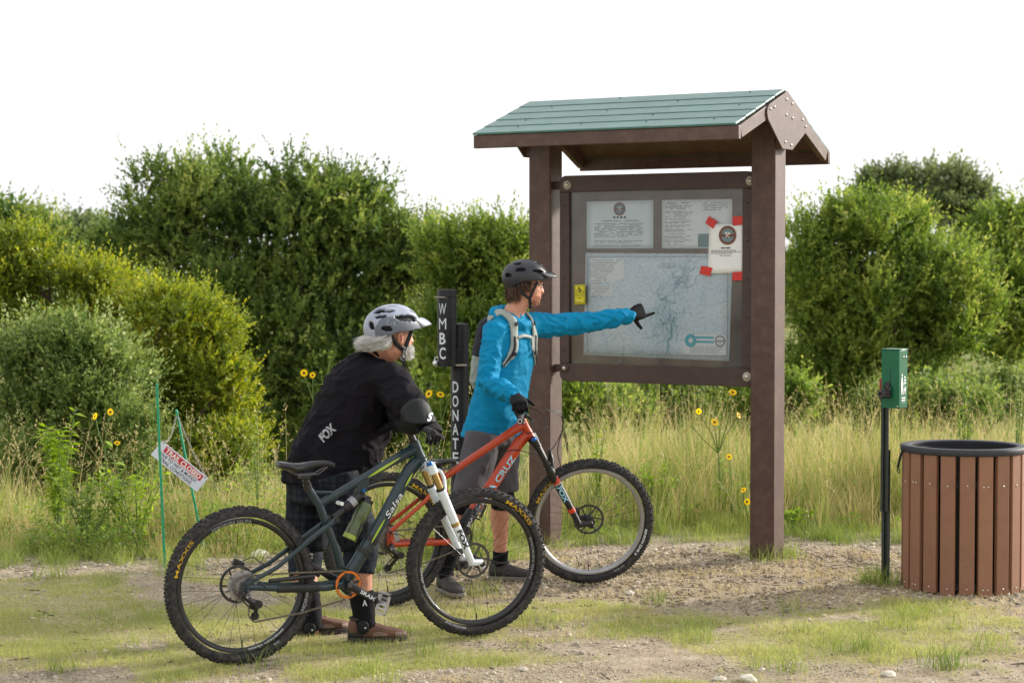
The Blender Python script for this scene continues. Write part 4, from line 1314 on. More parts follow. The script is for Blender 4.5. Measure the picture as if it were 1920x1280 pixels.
    sd_ = MB().rings(rings, 18, True, 2.6).build('saddle', 'saddle', root, ang=70)
    MB().tube([(sx0 + 0.055, 0.022, sz0 - 0.012), (sx0 + 0.09, 0.022, sz0 - 0.036), (sx0 + 0.19, 0.022, sz0 - 0.036), (sx1 - 0.04, 0.012, sz0 - 0.006)], 0.0035, 8).build('rail', 'bike_dark_alloy', sd_)
    MB().tube([(sx0 + 0.055, -0.022, sz0 - 0.012), (sx0 + 0.09, -0.022, sz0 - 0.036), (sx0 + 0.19, -0.022, sz0 - 0.036), (sx1 - 0.04, -0.012, sz0 - 0.006)], 0.0035, 8).build('rail', 'bike_dark_alloy', sd_)
    # ---- crank, chainring, pedals
    ck = bpy.data.objects.new('crankset', None); link(ck, root)
    cr = P['ring_r']; ring_y = -0.050
    MR = Matrix.Translation(BB + V((0, ring_y, 0))) @ RY
    nT = 32
    MB().lathe([(cr - 0.013, -0.002), (cr - 0.002, -0.002), (cr - 0.002, 0.002), (cr - 0.013, 0.002)], 48, MR, closed=True).build('chainring', P['ring_mat'], ck, ang=30)
    m = MB()
    for k in range(nT):
        a = 2 * math.pi * k / nT
        c = BB + V(((cr + 0.0005) * math.cos(a), ring_y, (cr + 0.0005) * math.sin(a)))
        m.box((0, 0, 0), (0.006, 0.003, 0.0055), Matrix.Translation(c) @ Matrix.Rotation(-a, 4, 'Y'))
    tag(m.build('chainring_teeth', 'bike_black', ck, False), kind='stuff')
    for k in range(4):
        a = R(P['crank_deg'] + 45 + 90 * k)
        MB().bar(BB + V((0.012 * math.cos(a), ring_y, 0.012 * math.sin(a))), BB + V(((cr - 0.008) * math.cos(a), ring_y, (cr - 0.008) * math.sin(a))), 0.013, 0.008, up=(0, -1, 0)).build('spider_arm', 'bike_black', ck, bevel=0.002)
    for sd, dg in ((-1, P['crank_deg']), (1, P['crank_deg'] + 180)):
        a = R(dg); d = V((math.cos(a), 0, math.sin(a)))
        y0 = sd * 0.062; y1 = sd * 0.078
        arm = MB().tube([BB + V((0, y0, 0)) - d * 0.008, BB + V((0, y0, 0)) + d * 0.03, BB + V((0, (y0 + y1) / 2, 0)) + d * 0.10, BB + V((0, y1, 0)) + d * 0.165, BB + V((0, y1, 0)) + d * 0.182], [0.019, 0.0175, 0.0135, 0.0135, 0.008], 14, True, (0.55, 1.15)).build('crank_arm', 'bike_black', ck)
        MB().cyl(BB + V((0, y0 - sd * 0.004, 0)), BB + V((0, y0 + sd * 0.012, 0)), 0.012, 16).build('axle_cap', 'bike_dark_alloy', arm)
        if sd < 0:
            u = V((0, -1, 0)).cross(d)
            lettering('decal', P['crank_text'], 0.017, lambda x, y: BB + V((0, y0 - 0.0155, 0)) + V((0, -0.006, 0)) * ((x + 0.06) / 0.17) + d * (0.062 + x) + u * (y - 0.008), 'decal_white', arm, width=0.085, weight=0.02)
        pc = BB + d * 0.17 + V((0, sd * 0.135, 0))
        tilt = R(P['pedal_deg'][0 if sd < 0 else 1])
        Mp = Matrix.Translation(pc) @ Matrix.Rotation(-tilt, 4, 'Y')
        pd = MB()
        w2, l2 = 0.048, 0.050
        for yy in (-w2, w2): pd.box((0, yy, 0), (2 * l2 - 0.02, 0.009, 0.014), Mp)
        for xx in (-l2, l2): pd.box((xx, 0, 0), (0.009, 2 * w2 - 0.012, 0.014), Mp)
        pd.box((0, 0, 0), (0.02, 2 * w2 - 0.009, 0.015), Mp)
        for xx in (-0.026, 0.026): pd.box((xx, 0, 0), (0.006, 2 * w2 - 0.009, 0.010), Mp)
        for xx in (-l2, l2):
            for yy in (-0.04, -0.013, 0.013, 0.04):
                pd.box((xx, yy, 0), (0.004, 0.004, 0.024), Mp)
        tag(pd.build('pedal', P['pedal_mat'], ck, False), kind='stuff')
        MB().cyl(BB + d * 0.17 + V((0, y1, 0)), pc, 0.007, 10).build('pedal_axle', 'bike_dark_alloy', ck)
    # ---- chain (upper and lower run, round the cassette and the derailleur)
    cy = -0.050
    cgr = 0.050
    dr = P['mech']
    path = [BB + V((-0.01, cy, cr)), BB.lerp(RA, 0.5) + V((0, cy, (cr + cgr) / 2 + 0.003)), RA + V((0.01, cy, cgr)), RA + V((-cgr * 0.75, cy, cgr * 0.66)), RA + V((-cgr, cy, 0)), RA + V((-cgr * 0.7, cy, -cgr * 0.7)), RA + V((0.0, cy, -0.075)), RA + V((0.02, cy, -0.095)), dr + V((-0.028, -0.05, 0.0)), dr + V((0, -0.05, -0.030)), dr.lerp(BB, 0.5) + V((0, -0.05, -0.030 - cr * 0.45)), BB + V((-0.01, cy, -cr))]
    m = MB()
    acc = 0
    for a, b_ in zip(path[:-1], path[1:]):
        n = max(1, int((b_ - a).length / 0.0127))
        for i in range(n):
            p = a.lerp(b_, i / n); q = a.lerp(b_, (i + 0.82) / n)
            m.bar(p, q, 0.0062 if acc % 2 else 0.0085, 0.0082, up=(0, 0.01, 1)); acc += 1
    tag(m.build('chain', 'chain', root, False), kind='stuff')
    # ---- rear derailleur
    md = bpy.data.objects.new('rear_derailleur', None); link(md, root)
    hg = RA + V((0.008, -0.072, -0.028))
    MB().tube([RA + V((0.0, -0.070, -0.012)), hg], [0.010, 0.012], 12).build('hanger', 'bike_black', md)
    MB().tube([hg, hg + V((-0.022, -0.014, -0.012)), hg + V((0.012, -0.018, -0.040)), hg + V((0.040, -0.014, -0.052))], [0.013, 0.016, 0.017, 0.018], 12, True, (0.9, 1.0)).build('body', 'bike_black', md)
    MB().cyl(hg + V((0.04, -0.034, -0.052)), hg + V((0.04, 0.006, -0.052)), 0.019, 18).build('clutch', 'bike_black', md)
    MB().bar(hg + V((0.036, -0.004, -0.055)), V((dr.x, hg.y + 0.006, dr.z)), 0.006, 0.022, up=(1, 0, 0.3)).build('cage', 'bike_black', md, bevel=0.002)
    for c in (V((dr.x, hg.y + 0.014, dr.z)), hg + V((0.03, 0.012, -0.062))):
        MB().cyl(c + V((0, -0.004, 0)), c + V((0, 0.004, 0)), 0.020, 14).build('jockey_wheel', 'bike_black', md)
    for k in (-1, 1):
        MB().cyl(hg + V((-0.004 + k * 0.011, -0.030, -0.014)), hg + V((-0.004 + k * 0.011, -0.022, -0.014)), 0.0052, 10).build('bolt', 'bike_alloy', md)
    MB().tube([hg + V((-0.026, -0.012, -0.010)), hg + V((-0.035, -0.012, 0.03)), RA + V((0.0, -0.080, 0.042)), RA + V((0.06, -0.078, 0.030)), RA + V((0.10, -0.074, -0.008))], 0.0026, 8).build('cable', 'bike_black', md)
    # rear brake caliper
    MB().box((0, 0, 0), (0.06, 0.026, 0.032), Matrix.Translation(RA + V((0.015, 0.062, 0.095))) @ Matrix.Rotation(R(25), 4, 'Y')).build('brake_caliper', 'bike_black', root, bevel=0.006)
    MB().tube([RA + V((0.04, 0.062, 0.105)), RA + V((0.09, 0.064, 0.118)), RA + V((0.13, 0.060, 0.085)), RA + V((0.18, 0.055, 0.07))], 0.0026, 8).build('brake_hose', 'bike_black', root)
    # ---- fork, steered
    fo = bpy.data.objects.new('fork', None); link(fo, root); fo.matrix_local = S
    crown = ht_b - sa * 0.030
    d = -sa
    fwd = V((d.z * -1, 0, d.x)); fwd = fwd if fwd.x > 0 else -fwd
    off = (FA - crown).dot(fwd)
    leg_L = (FA - crown).dot(d)
    MB().tube([crown + V((0, -0.066, 0)) + fwd * 0.012, crown + V((0, -0.04, 0)) + fwd * 0.006 + sa * 0.012, crown + sa * 0.016, crown + V((0, 0.04, 0)) + fwd * 0.006 + sa * 0.012, crown + V((0, 0.066, 0)) + fwd * 0.012], [0.024, 0.024, 0.025, 0.024, 0.024], 16, True, (1.1, 0.9), up=(0, 0, 1)).build('crown', fk, fo)
    for sd in (-1, 1):
        o0 = V((0, sd * 0.066, 0)) + fwd * 0.012
        MB().tube([crown + o0 + sa * 0.024, crown + o0 - sa * 0.022], 0.0235, 18).build('crown_cap', fk, fo)
        if sd < 0:
            MB().tube([crown + o0 + sa * 0.024, crown + o0 + sa * 0.037], [0.018, 0.015], 14).build('dial', 'ano_blue', fo)
        z0 = P['stanchion']
        MB().tube([crown + o0, crown + o0 + d * (z0 + 0.01)], 0.0175, 18).build('stanchion', P['stanchion_mat'], fo)
        p0 = crown + o0 + d * z0
        ax = V((FA.x, sd * 0.062, FA.z))
        pe = crown + V((0, sd * 0.064, 0)) + fwd * 0.014 + d * (leg_L - 0.03)
        lw = MB().tube([p0 - d * 0.002, p0 + d * 0.006, p0 + d * 0.04, p0.lerp(pe, 0.55), pe, ax + V((-0.004, 0, 0.008)), ax + d * 0.02], [0.0235, 0.0245, 0.0235, 0.021, 0.020, 0.019, 0.014], 18).build('lower_leg', fk, fo)
        MB().cyl(ax + V((0, sd * 0.018, 0)), ax - V((0, sd * 0.012, 0)), 0.014, 16).build('axle_end', 'bike_black', fo)
        MB().tube([p0 - d * 0.008, p0 + d * 0.003], 0.0240, 18).build('wiper_seal', 'bike_black', fo)
        if sd < 0:
            u = fwd
            def ff(x, y, p0=p0, pe=pe):
                q = p0.lerp(pe, 0.0) + d * x
                return q + u * y + V((0, -1, 0)) * (0.0232 - abs(y) * 0.2)
            for (x0, ln, mat) in P['leg_bands']:
                MB().tube([p0.lerp(pe, x0), p0.lerp(pe, x0 + ln)], [0.0236 - 0.0026 * x0, 0.0236 - 0.0026 * (x0 + ln)], 18).build('decal_band', mat, lw)
            x0 = (pe - p0).length * P['fox_at']
            lettering('decal', 'FOX', 0.026, lambda x, y: ff(x0 + x, -(0.013 - y) * 1.0), P['fox_mat'], lw, width=0.105, weight=0.04)
    # arch
    p0 = crown + fwd * 0.03 + d * (P['stanchion'] + 0.01)
    MB().tube([p0 + V((0, -0.066, 0)), p0 + V((0, -0.056, 0)) + fwd * 0.022 - d * 0.05, p0 + V((0, -0.03, 0)) + fwd * 0.030 - d * 0.078, p0 + fwd * 0.032 - d * 0.082, p0 + V((0, 0.03, 0)) + fwd * 0.030 - d * 0.078, p0 + V((0, 0.056, 0)) + fwd * 0.022 - d * 0.05, p0 + V((0, 0.066, 0))], [0.014, 0.012, 0.010, 0.010, 0.010, 0.012, 0.014], 12, True, (1.0, 0.75)).build('arch', fk, fo)
    MB().box((0, 0, 0), (0.05, 0.03, 0.04), Matrix.Translation(FA + V((-0.075, 0.058, 0.045)))).build('brake_caliper', 'bike_black', fo, bevel=0.006)
    # ---- cockpit, steered
    hb = bpy.data.objects.new('handlebar', None); link(hb, root); hb.matrix_local = S
    stc = ht_t + sa * 0.045
    bar = P['bar']
    MB().tube([ht_t + sa * 0.003, ht_t + sa * 0.075], [0.018, 0.017], 16).build('steerer_spacers', 'bike_black', hb)
    MB().tube([stc + sa * 0.008, bar], [0.019, 0.017], 14, True, (1, 1)).build('stem', 'bike_black', hb)
    MB().cyl(bar + V((0, -0.024, 0)), bar + V((0, 0.024, 0)), 0.022, 18).build('stem_clamp', 'bike_black', hb)
    hw = P['bar_half']
    MB().tube([bar + V((-0.055, -hw, 0.020)), bar + V((-0.03, -hw * 0.55, 0.018)), bar + V((-0.004, -0.08, 0.002)), bar, bar + V((-0.004, 0.08, 0.002)), bar + V((-0.03, hw * 0.55, 0.018)), bar + V((-0.055, hw, 0.020))], [0.0112, 0.0112, 0.0145, 0.0158, 0.0145, 0.0112, 0.0112], 14).build('bar_tube', 'bike_black', hb)
    for sd in (-1, 1):
        e1 = bar + V((-0.055, sd * hw, 0.020)); e0 = bar + V((-0.034, sd * (hw - 0.135), 0.018))
        gp = MB().tube([e1 + V((0, sd * 0.006, 0)), e1, e1.lerp(e0, 0.06), e1.lerp(e0, 0.1), e1.lerp(e0, 0.92), e1.lerp(e0, 0.95), e0], [0.012, 0.0175, 0.0175, 0.0162, 0.0162, 0.0178, 0.0178], 16).build('grip', 'grip', hb)
        if P['kind'] == 'orange':
            rg = [(0.013, 0), (0.013, 0.002), (0.0095, 0.002), (0.0095, 0)]
            MB().lathe(rg, 24, Matrix.Translation(e1 + V((0, sd * 0.0065, 0))) @ (RY if sd < 0 else RY.inverted()), closed=True).build('end_ring', 'decal_white', gp)
        lv0 = bar + V((-0.024, sd * (hw - 0.165), 0.012))
        MB().box((0, 0, 0), (0.035, 0.05, 0.024), Matrix.Translation(lv0 + V((0.012, 0, -0.004)))).build('lever_clamp', 'bike_black', hb, bevel=0.005)
        MB().tube([lv0 + V((0.03, sd * 0.01, -0.01)), lv0 + V((0.052, sd * 0.04, -0.022)), lv0 + V((0.045, sd * 0.085, -0.026)), lv0 + V((0.052, sd * 0.105, -0.030))], [0.007, 0.006, 0.005, 0.005], 10, True, (0.6, 1.2)).build('brake_lever', 'bike_dark_alloy', hb)
        MB().tube([lv0 + V((0.0, -sd * 0.02, 0.006)), lv0 + V((0.0, -sd * 0.052, 0.004))], [0.010, 0.009], 12).build('master_cylinder', 'bike_black', hb)
        MB().tube([lv0 + V((0.0, sd * 0.014, -0.016)), lv0 + V((0.005, sd * 0.03, -0.034)), lv0 + V((-0.002, sd * 0.045, -0.042))], [0.010, 0.008, 0.006], 10).build('shifter', 'bike_black', hb)
    if P['kind'] == 'orange':
        q = bar + V((-0.02, -(hw - 0.15), 0.030))
        MB().bar(q, q + V((0.028, -0.004, 0.018)), 0.012, 0.007).build('bar_light', 'grip_green', hb, bevel=0.001)
    for pts in P['cables']:
        pts2 = []
        for i in range(len(pts) - 1):
            for t in (0, 0.33, 0.66):
                p_1 = pts[max(0, i - 1)]; p0_, p1_ = pts[i], pts[i + 1]; p2_ = pts[min(len(pts) - 1, i + 2)]
                pts2.append(0.5 * ((2 * p0_) + (p1_ - p_1) * t + (2 * p_1 - 5 * p0_ + 4 * p1_ - p2_) * t * t + (-p_1 + 3 * p0_ - 3 * p1_ + p2_) * t ** 3))
        pts2.append(pts[-1])
        MB().tube(pts2, 0.0025, 8).build('cable', 'bike_black', root)
    # ---- wheels
    make_wheel('rear_wheel', root, Matrix.Translation(RA), P['rims'][0], 3, P['texts_r'], cassette=True)
    Mf = S @ Matrix.Translation(FA)
    make_wheel('front_wheel', root, Mf, P['rims'][1], 3, P['texts_f'])
    return root, S

YW = R(28.8)
black_loc = V((-1.2648, 9.45, -0.020))
bikeA, SA = make_bike(dict(kind='teal', loc=black_loc, yaw=YW, pitch=math.atan2(0.025, 1.246), steer=R(-5.5),
    label='dark teal full suspension mountain bike with white fork and bottle', paint='paint_teal', fork_mat='fork_white', wb=1.246,
    bb=xz(0.527, 0.335), ht_t=xz(0.916, 0.992), ht_b=xz(0.962, 0.886), tt_s=xz(0.408, 0.725), collar=xz(0.352, 0.808), clamp=xz(0.334, 0.872),
    rock=xz(0.480, 0.650), shock_t=xz(0.632, 0.762), bottle=(xz(0.560, 0.545), xz(0.672, 0.742)), saddle=(0.206, 0.490, 0.908),
    ring_r=0.068, ring_mat='ano_orange', crank_deg=-33, crank_text='SRAM', pedal_deg=(75, 70), pedal_mat='bike_alloy', mech=xz(0.045, 0.235, 0.0),
    stanchion=0.115, stanchion_mat='stanchion_gold', leg_bands=[(0.44, 0.05, 'stanchion_gold')], fox_at=0.54, fox_mat='ink_black',
    bar=xz(0.925, 1.062), bar_half=0.375, rims=('rim_black', 'rim_black'),
    cables=[[xz(0.915, 1.055, -0.20), xz(0.985, 1.03, -0.16), xz(1.01, 0.97, -0.06), xz(0.99, 0.93, -0.03), xz(0.955, 0.915, -0.032)],
            [xz(0.915, 1.055, -0.22), xz(0.97, 1.02, -0.18), xz(1.00, 0.95, -0.08), xz(0.98, 0.89, -0.04), xz(0.93, 0.86, -0.035)],
            [xz(0.915, 1.055, 0.2), xz(0.99, 1.03, 0.1), xz(1.02, 0.96, 0.02), xz(0.97, 0.90, -0.035), xz(0.90, 0.82, -0.036)]],
    texts_r=[('MAXXIS', 168, 0.3225, 0.0195, 'decal_yellow', 0.185, 0.005), ('MINION', -8, 0.324, 0.013, 'decal_grey', 0.105, 0.02), ('american classic', -48, 0.2975, 0.012, 'decal_white', 0.20, 0.0), ('SMOKIN GUN', 118, 0.2975, 0.012, 'decal_grey', 0.20, 0.0), ('DHR', -58, 0.323, 0.009, 'decal_grey', 0.03, 0.01)],
    texts_f=[('MAXXIS', 63, 0.3225, 0.0195, 'decal_yellow', 0.185, 0.005), ('MINION DHF', -102, 0.324, 0.013, 'decal_grey', 0.12, 0.02), ('SMOKIN GUN', 20, 0.2975, 0.012, 'decal_grey', 0.21, 0.0), ('american classic', -140, 0.2975, 0.012, 'decal_white', 0.21, 0.0)]))
YO = R(23.75)
orange_loc = V((-0.6837, 11.15, -0.033))
bikeB, SB = make_bike(dict(kind='orange', loc=orange_loc, yaw=YO, pitch=math.atan2(0.043, 1.241), steer=R(-20.5),
    label='orange full suspension mountain bike with black fork beside the kiosk', paint='paint_orange', fork_mat='bike_black', wb=1.241,
    bb=xz(0.430, 0.360), ht_t=xz(0.838, 0.985), ht_b=xz(0.893, 0.880), tt_s=xz(0.345, 0.690), saddle=(0.205, 0.430, 0.775),
    ring_r=0.066, ring_mat='bike_black', crank_deg=62, crank_text='SRAM', pedal_deg=(62, 40), pedal_mat='bike_black', mech=xz(-0.015, 0.225, 0.0),
    stanchion=0.165, stanchion_mat='bike_black', leg_bands=[(0.16, 0.10, 'decal_red'), (0.155, 0.008, 'decal_white'), (0.265, 0.008, 'decal_white'), (0.70, 0.07, 'decal_red')], fox_at=0.30, fox_mat='decal_blue',
    bar=xz(0.845, 1.055), bar_half=0.385, rims=('rim_black', 'rim_silver'),
    cables=[[xz(0.90, 1.05, -0.20), xz(1.02, 1.00, -0.15), xz(1.06, 0.90, -0.06), xz(1.01, 0.79, 0.0), xz(0.90, 0.785, -0.035), xz(0.78, 0.82, -0.03), xz(0.70, 0.80, -0.02)],
            [xz(0.90, 1.05, -0.22), xz(1.01, 1.02, -0.18), xz(1.07, 0.93, -0.06), xz(1.06, 0.80, 0.0), xz(1.09, 0.72, 0.04), xz(1.14, 0.60, 0.08)],
            [xz(0.90, 1.05, 0.2), xz(0.99, 1.02, 0.1), xz(1.00, 0.94, 0.0), xz(0.94, 0.92, -0.03), xz(0.85, 0.905, -0.030)]],
    texts_r=[('MAXXIS', 62, 0.3225, 0.0195, 'decal_yellow', 0.185, 0.005), ('MINION', -100, 0.324, 0.013, 'decal_grey', 0.105, 0.02)],
    texts_f=[('MAXXIS', 158, 0.3225, 0.0195, 'decal_yellow', 0.185, 0.005), ('MINION DHR II', -8, 0.3235, 0.013, 'decal_white', 0.165, 0.02), ('TR  EXO', -52, 0.323, 0.009, 'decal_grey', 0.07, 0.01)]))
def bike_pt(loc, yaw, pitch, S, p, steered=True):
    M = Matrix.Translation(loc) @ Matrix.Rotation(yaw, 4, 'Z') @ Matrix.Rotation(-pitch, 4, 'Y')
    return M @ ((S @ p) if steered else p)
# ------------------------------------------------------------------ people
pmat('skin', lin(206, 152, 126), 0.5, var=0.12, scale=22, bump=0.1, bscale=260, col2=lin(190, 124, 100))
pmat('skin_tan', lin(192, 142, 116), 0.5, var=0.12, scale=20, bump=0.15, bscale=200, col2=lin(172, 116, 94))
pmat('stubble', lin(150, 100, 78), 0.7, var=0.2, scale=300)
pmat('lip', lin(160, 88, 80), 0.5)
pmat('eye_white', lin(225, 222, 215), 0.3, var=0.02)
pmat('hair_brown', lin(86, 62, 48), 0.5, var=0.4, scale=40)
pmat('hair_white', lin(218, 217, 213), 0.5, var=0.15, scale=40)
pmat('shirt_blue', lin(0, 122, 166), 0.8, var=0.06, scale=14, bump=0.10, bscale=500, spec=0.2, col2=lin(0, 134, 180))
pmat('shirt_black', lin(20, 18, 23), 0.85, var=0.12, scale=10, bump=0.12, bscale=500, spec=0.12)
pmat('shorts_grey', lin(84, 82, 86), 0.85, spec=0.2, var=0.10, scale=16, bump=0.15, bscale=500)
pmat('knit_black', lin(22, 22, 25), 0.85, spec=0.15, var=0.15, scale=30, bump=0.2, bscale=400)
pmat('knee_navy', lin(26, 34, 42), 0.8, spec=0.15, var=0.12, scale=24, bump=0.2, bscale=400)
pmat('pad_black', lin(24, 28, 28), 0.6, spec=0.25, var=0.15, scale=30, bump=0.1)
pmat('glove_black', lin(20, 19, 23), 0.75, spec=0.2, var=0.2, scale=40, bump=0.2, bscale=300)
pmat('helmet_char', lin(38, 40, 47), 0.42, var=0.06, scale=8)
pmat('helmet_light', lin(152, 159, 176), 0.35, var=0.04, scale=8)
pmat('helmet_grey', lin(96, 104, 116), 0.4, var=0.06, scale=8)
pmat('helmet_inner', lin(18, 18, 20), 0.8)
pmat('strap', lin(24, 24, 30), 0.7)
pmat('pack_navy', lin(34, 34, 46), 0.75, var=0.2, scale=20, bump=0.2)
pmat('pack_grey', lin(146, 154, 148), 0.7, var=0.1, scale=20, bump=0.2)
pmat('shoe_dark', lin(62, 58, 56), 0.7, var=0.2, scale=40, bump=0.2)
pmat('shoe_sole', lin(128, 120, 110), 0.8, var=0.15, scale=30)
pmat('shoe_sole_dark', lin(52, 48, 46), 0.8, var=0.15, scale=30)
pmat('shoe_brown', lin(104, 70, 54), 0.65, var=0.2, scale=30, bump=0.2)
pmat('shoe_tan', lin(128, 108, 94), 0.65, var=0.15, scale=30)
pmat('lace', lin(60, 46, 44), 0.8)
def plaidmat():
    m = pmat('shorts_plaid', lin(28, 32, 40), 0.85, spec=0.15, var=0.15, scale=12, bump=0.15, bscale=400)
    N, L = m.node_tree.nodes, m.node_tree.links
    b = N['Principled BSDF']; src = b.inputs['Base Color'].links[0].from_socket
    tc = N.new('ShaderNodeTexCoord')
    for dirn, sc, col, f in (('X', 3.4, lin(48, 54, 62), 0.4), ('Z', 3.4, lin(48, 54, 62), 0.4), ('X', 9.0, lin(14, 16, 20), 0.5), ('Z', 9.0, lin(14, 16, 20), 0.5)):
        w = N.new('ShaderNodeTexWave'); w.wave_type = 'BANDS'; w.bands_direction = dirn; w.inputs['Scale'].default_value = sc; w.inputs['Distortion'].default_value = 0.4
        L.new(tc.outputs['Object'], w.inputs['Vector'])
        r = N.new('ShaderNodeMapRange'); r.inputs[1].default_value = 0.62; r.inputs[2].default_value = 0.8; r.inputs[3].default_value = 0; r.inputs[4].default_value = f
        L.new(w.outputs['Fac'], r.inputs[0])
        mx = N.new('ShaderNodeMix'); mx.data_type = 'RGBA'
        L.new(r.outputs[0], mx.inputs[0]); L.new(src, mx.inputs[6]); mx.inputs[7].default_value = (*col, 1)
        src = mx.outputs[2]
    L.new(src, b.inputs['Base Color'])
plaidmat()

def frame(o, fwd, up=(0, 0, 1)):
    f = V(fwd).normalized(); u = V(up); l = u.cross(f).normalized(); u = f.cross(l)
    M = Matrix((f, l, u)).transposed().to_4x4(); M.translation = V(o)
    return M

HZ = [-0.124, -0.118, -0.105, -0.088, -0.070, -0.050, -0.030, -0.010, 0.012, 0.035, 0.060, 0.085, 0.104, 0.116, 0.120]
HF = [0.052, 0.074, 0.086, 0.085, 0.086, 0.086, 0.087, 0.088, 0.095, 0.097, 0.092, 0.078, 0.055, 0.028, 0.004]
HB = [0.030, 0.036, 0.050, 0.064, 0.076, 0.086, 0.093, 0.098, 0.102, 0.103, 0.098, 0.084, 0.060, 0.030, 0.004]
HW = [0.020, 0.036, 0.049, 0.056, 0.061, 0.065, 0.068, 0.070, 0.073, 0.076, 0.075, 0.066, 0.048, 0.024, 0.003]
def add_head(mb, M):
    n = 36; vs = []; fs = []
    for j, z in enumerate(HZ):
        for k in range(n):
            t = 2 * math.pi * k / n
            ct, st = math.cos(t), math.sin(t)
            e = 2 / 2.25
            cx = math.copysign(abs(ct) ** e, ct); sy = math.copysign(abs(st) ** e, st)
            x = cx * (HF[j] if ct > 0 else HB[j]); y = sy * HW[j]
            tt = t if t < math.pi else t - 2 * math.pi
            if ct > 0:
                nose = max(0.0, 1 - abs((z + 0.030) / 0.045)) if z < -0.03 else max(0, 1 - (z + 0.03) / 0.06)
                x += 0.026 * nose * math.exp(-(tt / 0.15) ** 2)
                x -= 0.008 * math.exp(-((abs(tt) - 0.42) / 0.18) ** 2 - ((z - 0.0) / 0.018) ** 2)
                x += 0.005 * math.exp(-(tt / 0.3) ** 2) * (math.exp(-((z + 0.066) / 0.008) ** 2) + math.exp(-((z + 0.083) / 0.008) ** 2)) - 0.003 * math.exp(-(tt / 0.32) ** 2 - ((z + 0.0745) / 0.004) ** 2)
            vs.append(M @ V((x, y, z)))
    m = len(HZ)
    for j in range(m - 1):
        for k in range(n):
            k2 = (k + 1) % n
            fs.append((j * n + k, j * n + k2, (j + 1) * n + k2, (j + 1) * n + k))
    fs.append(tuple(range(n - 1, -1, -1))); fs.append(tuple((m - 1) * n + k for k in range(n)))
    mb.add(vs, fs)
    # nose wings and ears
    mb.ball((0, 0, 0), 1, 12, 8, M @ Matrix.Translation((0.098, 0, -0.040)) @ Matrix.Diagonal((0.014, 0.016, 0.010, 1)))
    for s in (-1, 1):
        mb.ball((0, 0, 0), 1, 14, 10, M @ Matrix.Translation((-0.008, s * 0.074, -0.016)) @ Matrix.Rotation(R(s * -22), 4, 'Z') @ Matrix.Rotation(R(-12), 4, 'Y') @ Matrix.Diagonal((0.019, 0.008, 0.032, 1)))
        mb.ball((0, 0, 0), 1, 10, 8, M @ Matrix.Translation((-0.004, s * 0.076, -0.040)) @ Matrix.Diagonal((0.010, 0.006, 0.010, 1)))

def face_parts(root, M, glasses=False):
    for s in (-1, 1):
        e = MB().ball((0, 0, 0), 0.0115, 14, 10, M @ Matrix.Translation((0.078, s * 0.031, 0.0))).build('eye', 'eye_white', root)
        MB().ball((0, 0, 0), 0.006, 10, 8, M @ Matrix.Translation((0.0855, s * 0.031, 0.0))).build('iris', 'hair_brown', e)
        MB().tube([M @ V((0.090, s * 0.016, 0.017)), M @ V((0.093, s * 0.032, 0.022)), M @ V((0.080, s * 0.050, 0.017))], [0.003, 0.0042, 0.002], 8).build('eyebrow', 'hair_brown' if glasses else 'hair_white', root)
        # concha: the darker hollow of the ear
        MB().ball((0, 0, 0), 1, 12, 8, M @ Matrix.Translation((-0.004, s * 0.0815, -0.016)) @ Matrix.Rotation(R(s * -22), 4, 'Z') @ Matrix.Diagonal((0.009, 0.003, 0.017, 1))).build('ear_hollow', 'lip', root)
    MB().tube([M @ V((0.081, -0.024, -0.0745)), M @ V((0.0905, -0.01, -0.0735)), M @ V((0.092, 0, -0.073)), M @ V((0.0905, 0.01, -0.0735)), M @ V((0.081, 0.024, -0.0745))], [0.002, 0.0036, 0.004, 0.0036, 0.002], 8).build('mouth', 'lip', root)
    if glasses:
        g = bpy.data.objects.new('glasses', None); link(g, root)
        g.matrix_parent_inverse = WROOT[root.name]
        for s in (-1, 1):
            pts = []
            for k in range(17):
                a = 2 * math.pi * k / 16
                pts.append(M @ V((0.104 - 0.010 * abs(math.cos(a)) * (1 if math.cos(a) * s > 0 else 0), s * 0.033 + 0.025 * math.cos(a), -0.003 + 0.018 * math.sin(a))))
            MB().tube(pts, 0.0024, 8, cap=False).build('lens_rim', 'helmet_inner', g)
            MB().tube([M @ V((0.096, s * 0.058, 0.004)), M @ V((0.05, s * 0.078, 0.006)), M @ V((-0.005, s * 0.081, 0.008)), M @ V((-0.03, s * 0.080, -0.006))], 0.0024, 8).build('temple', 'helmet_inner', g)
        MB().tube([M @ V((0.104, -0.008, 0.002)), M @ V((0.108, 0, 0.005)), M @ V((0.104, 0.008, 0.002))], 0.0024, 8).build('bridge', 'helmet_inner', g)

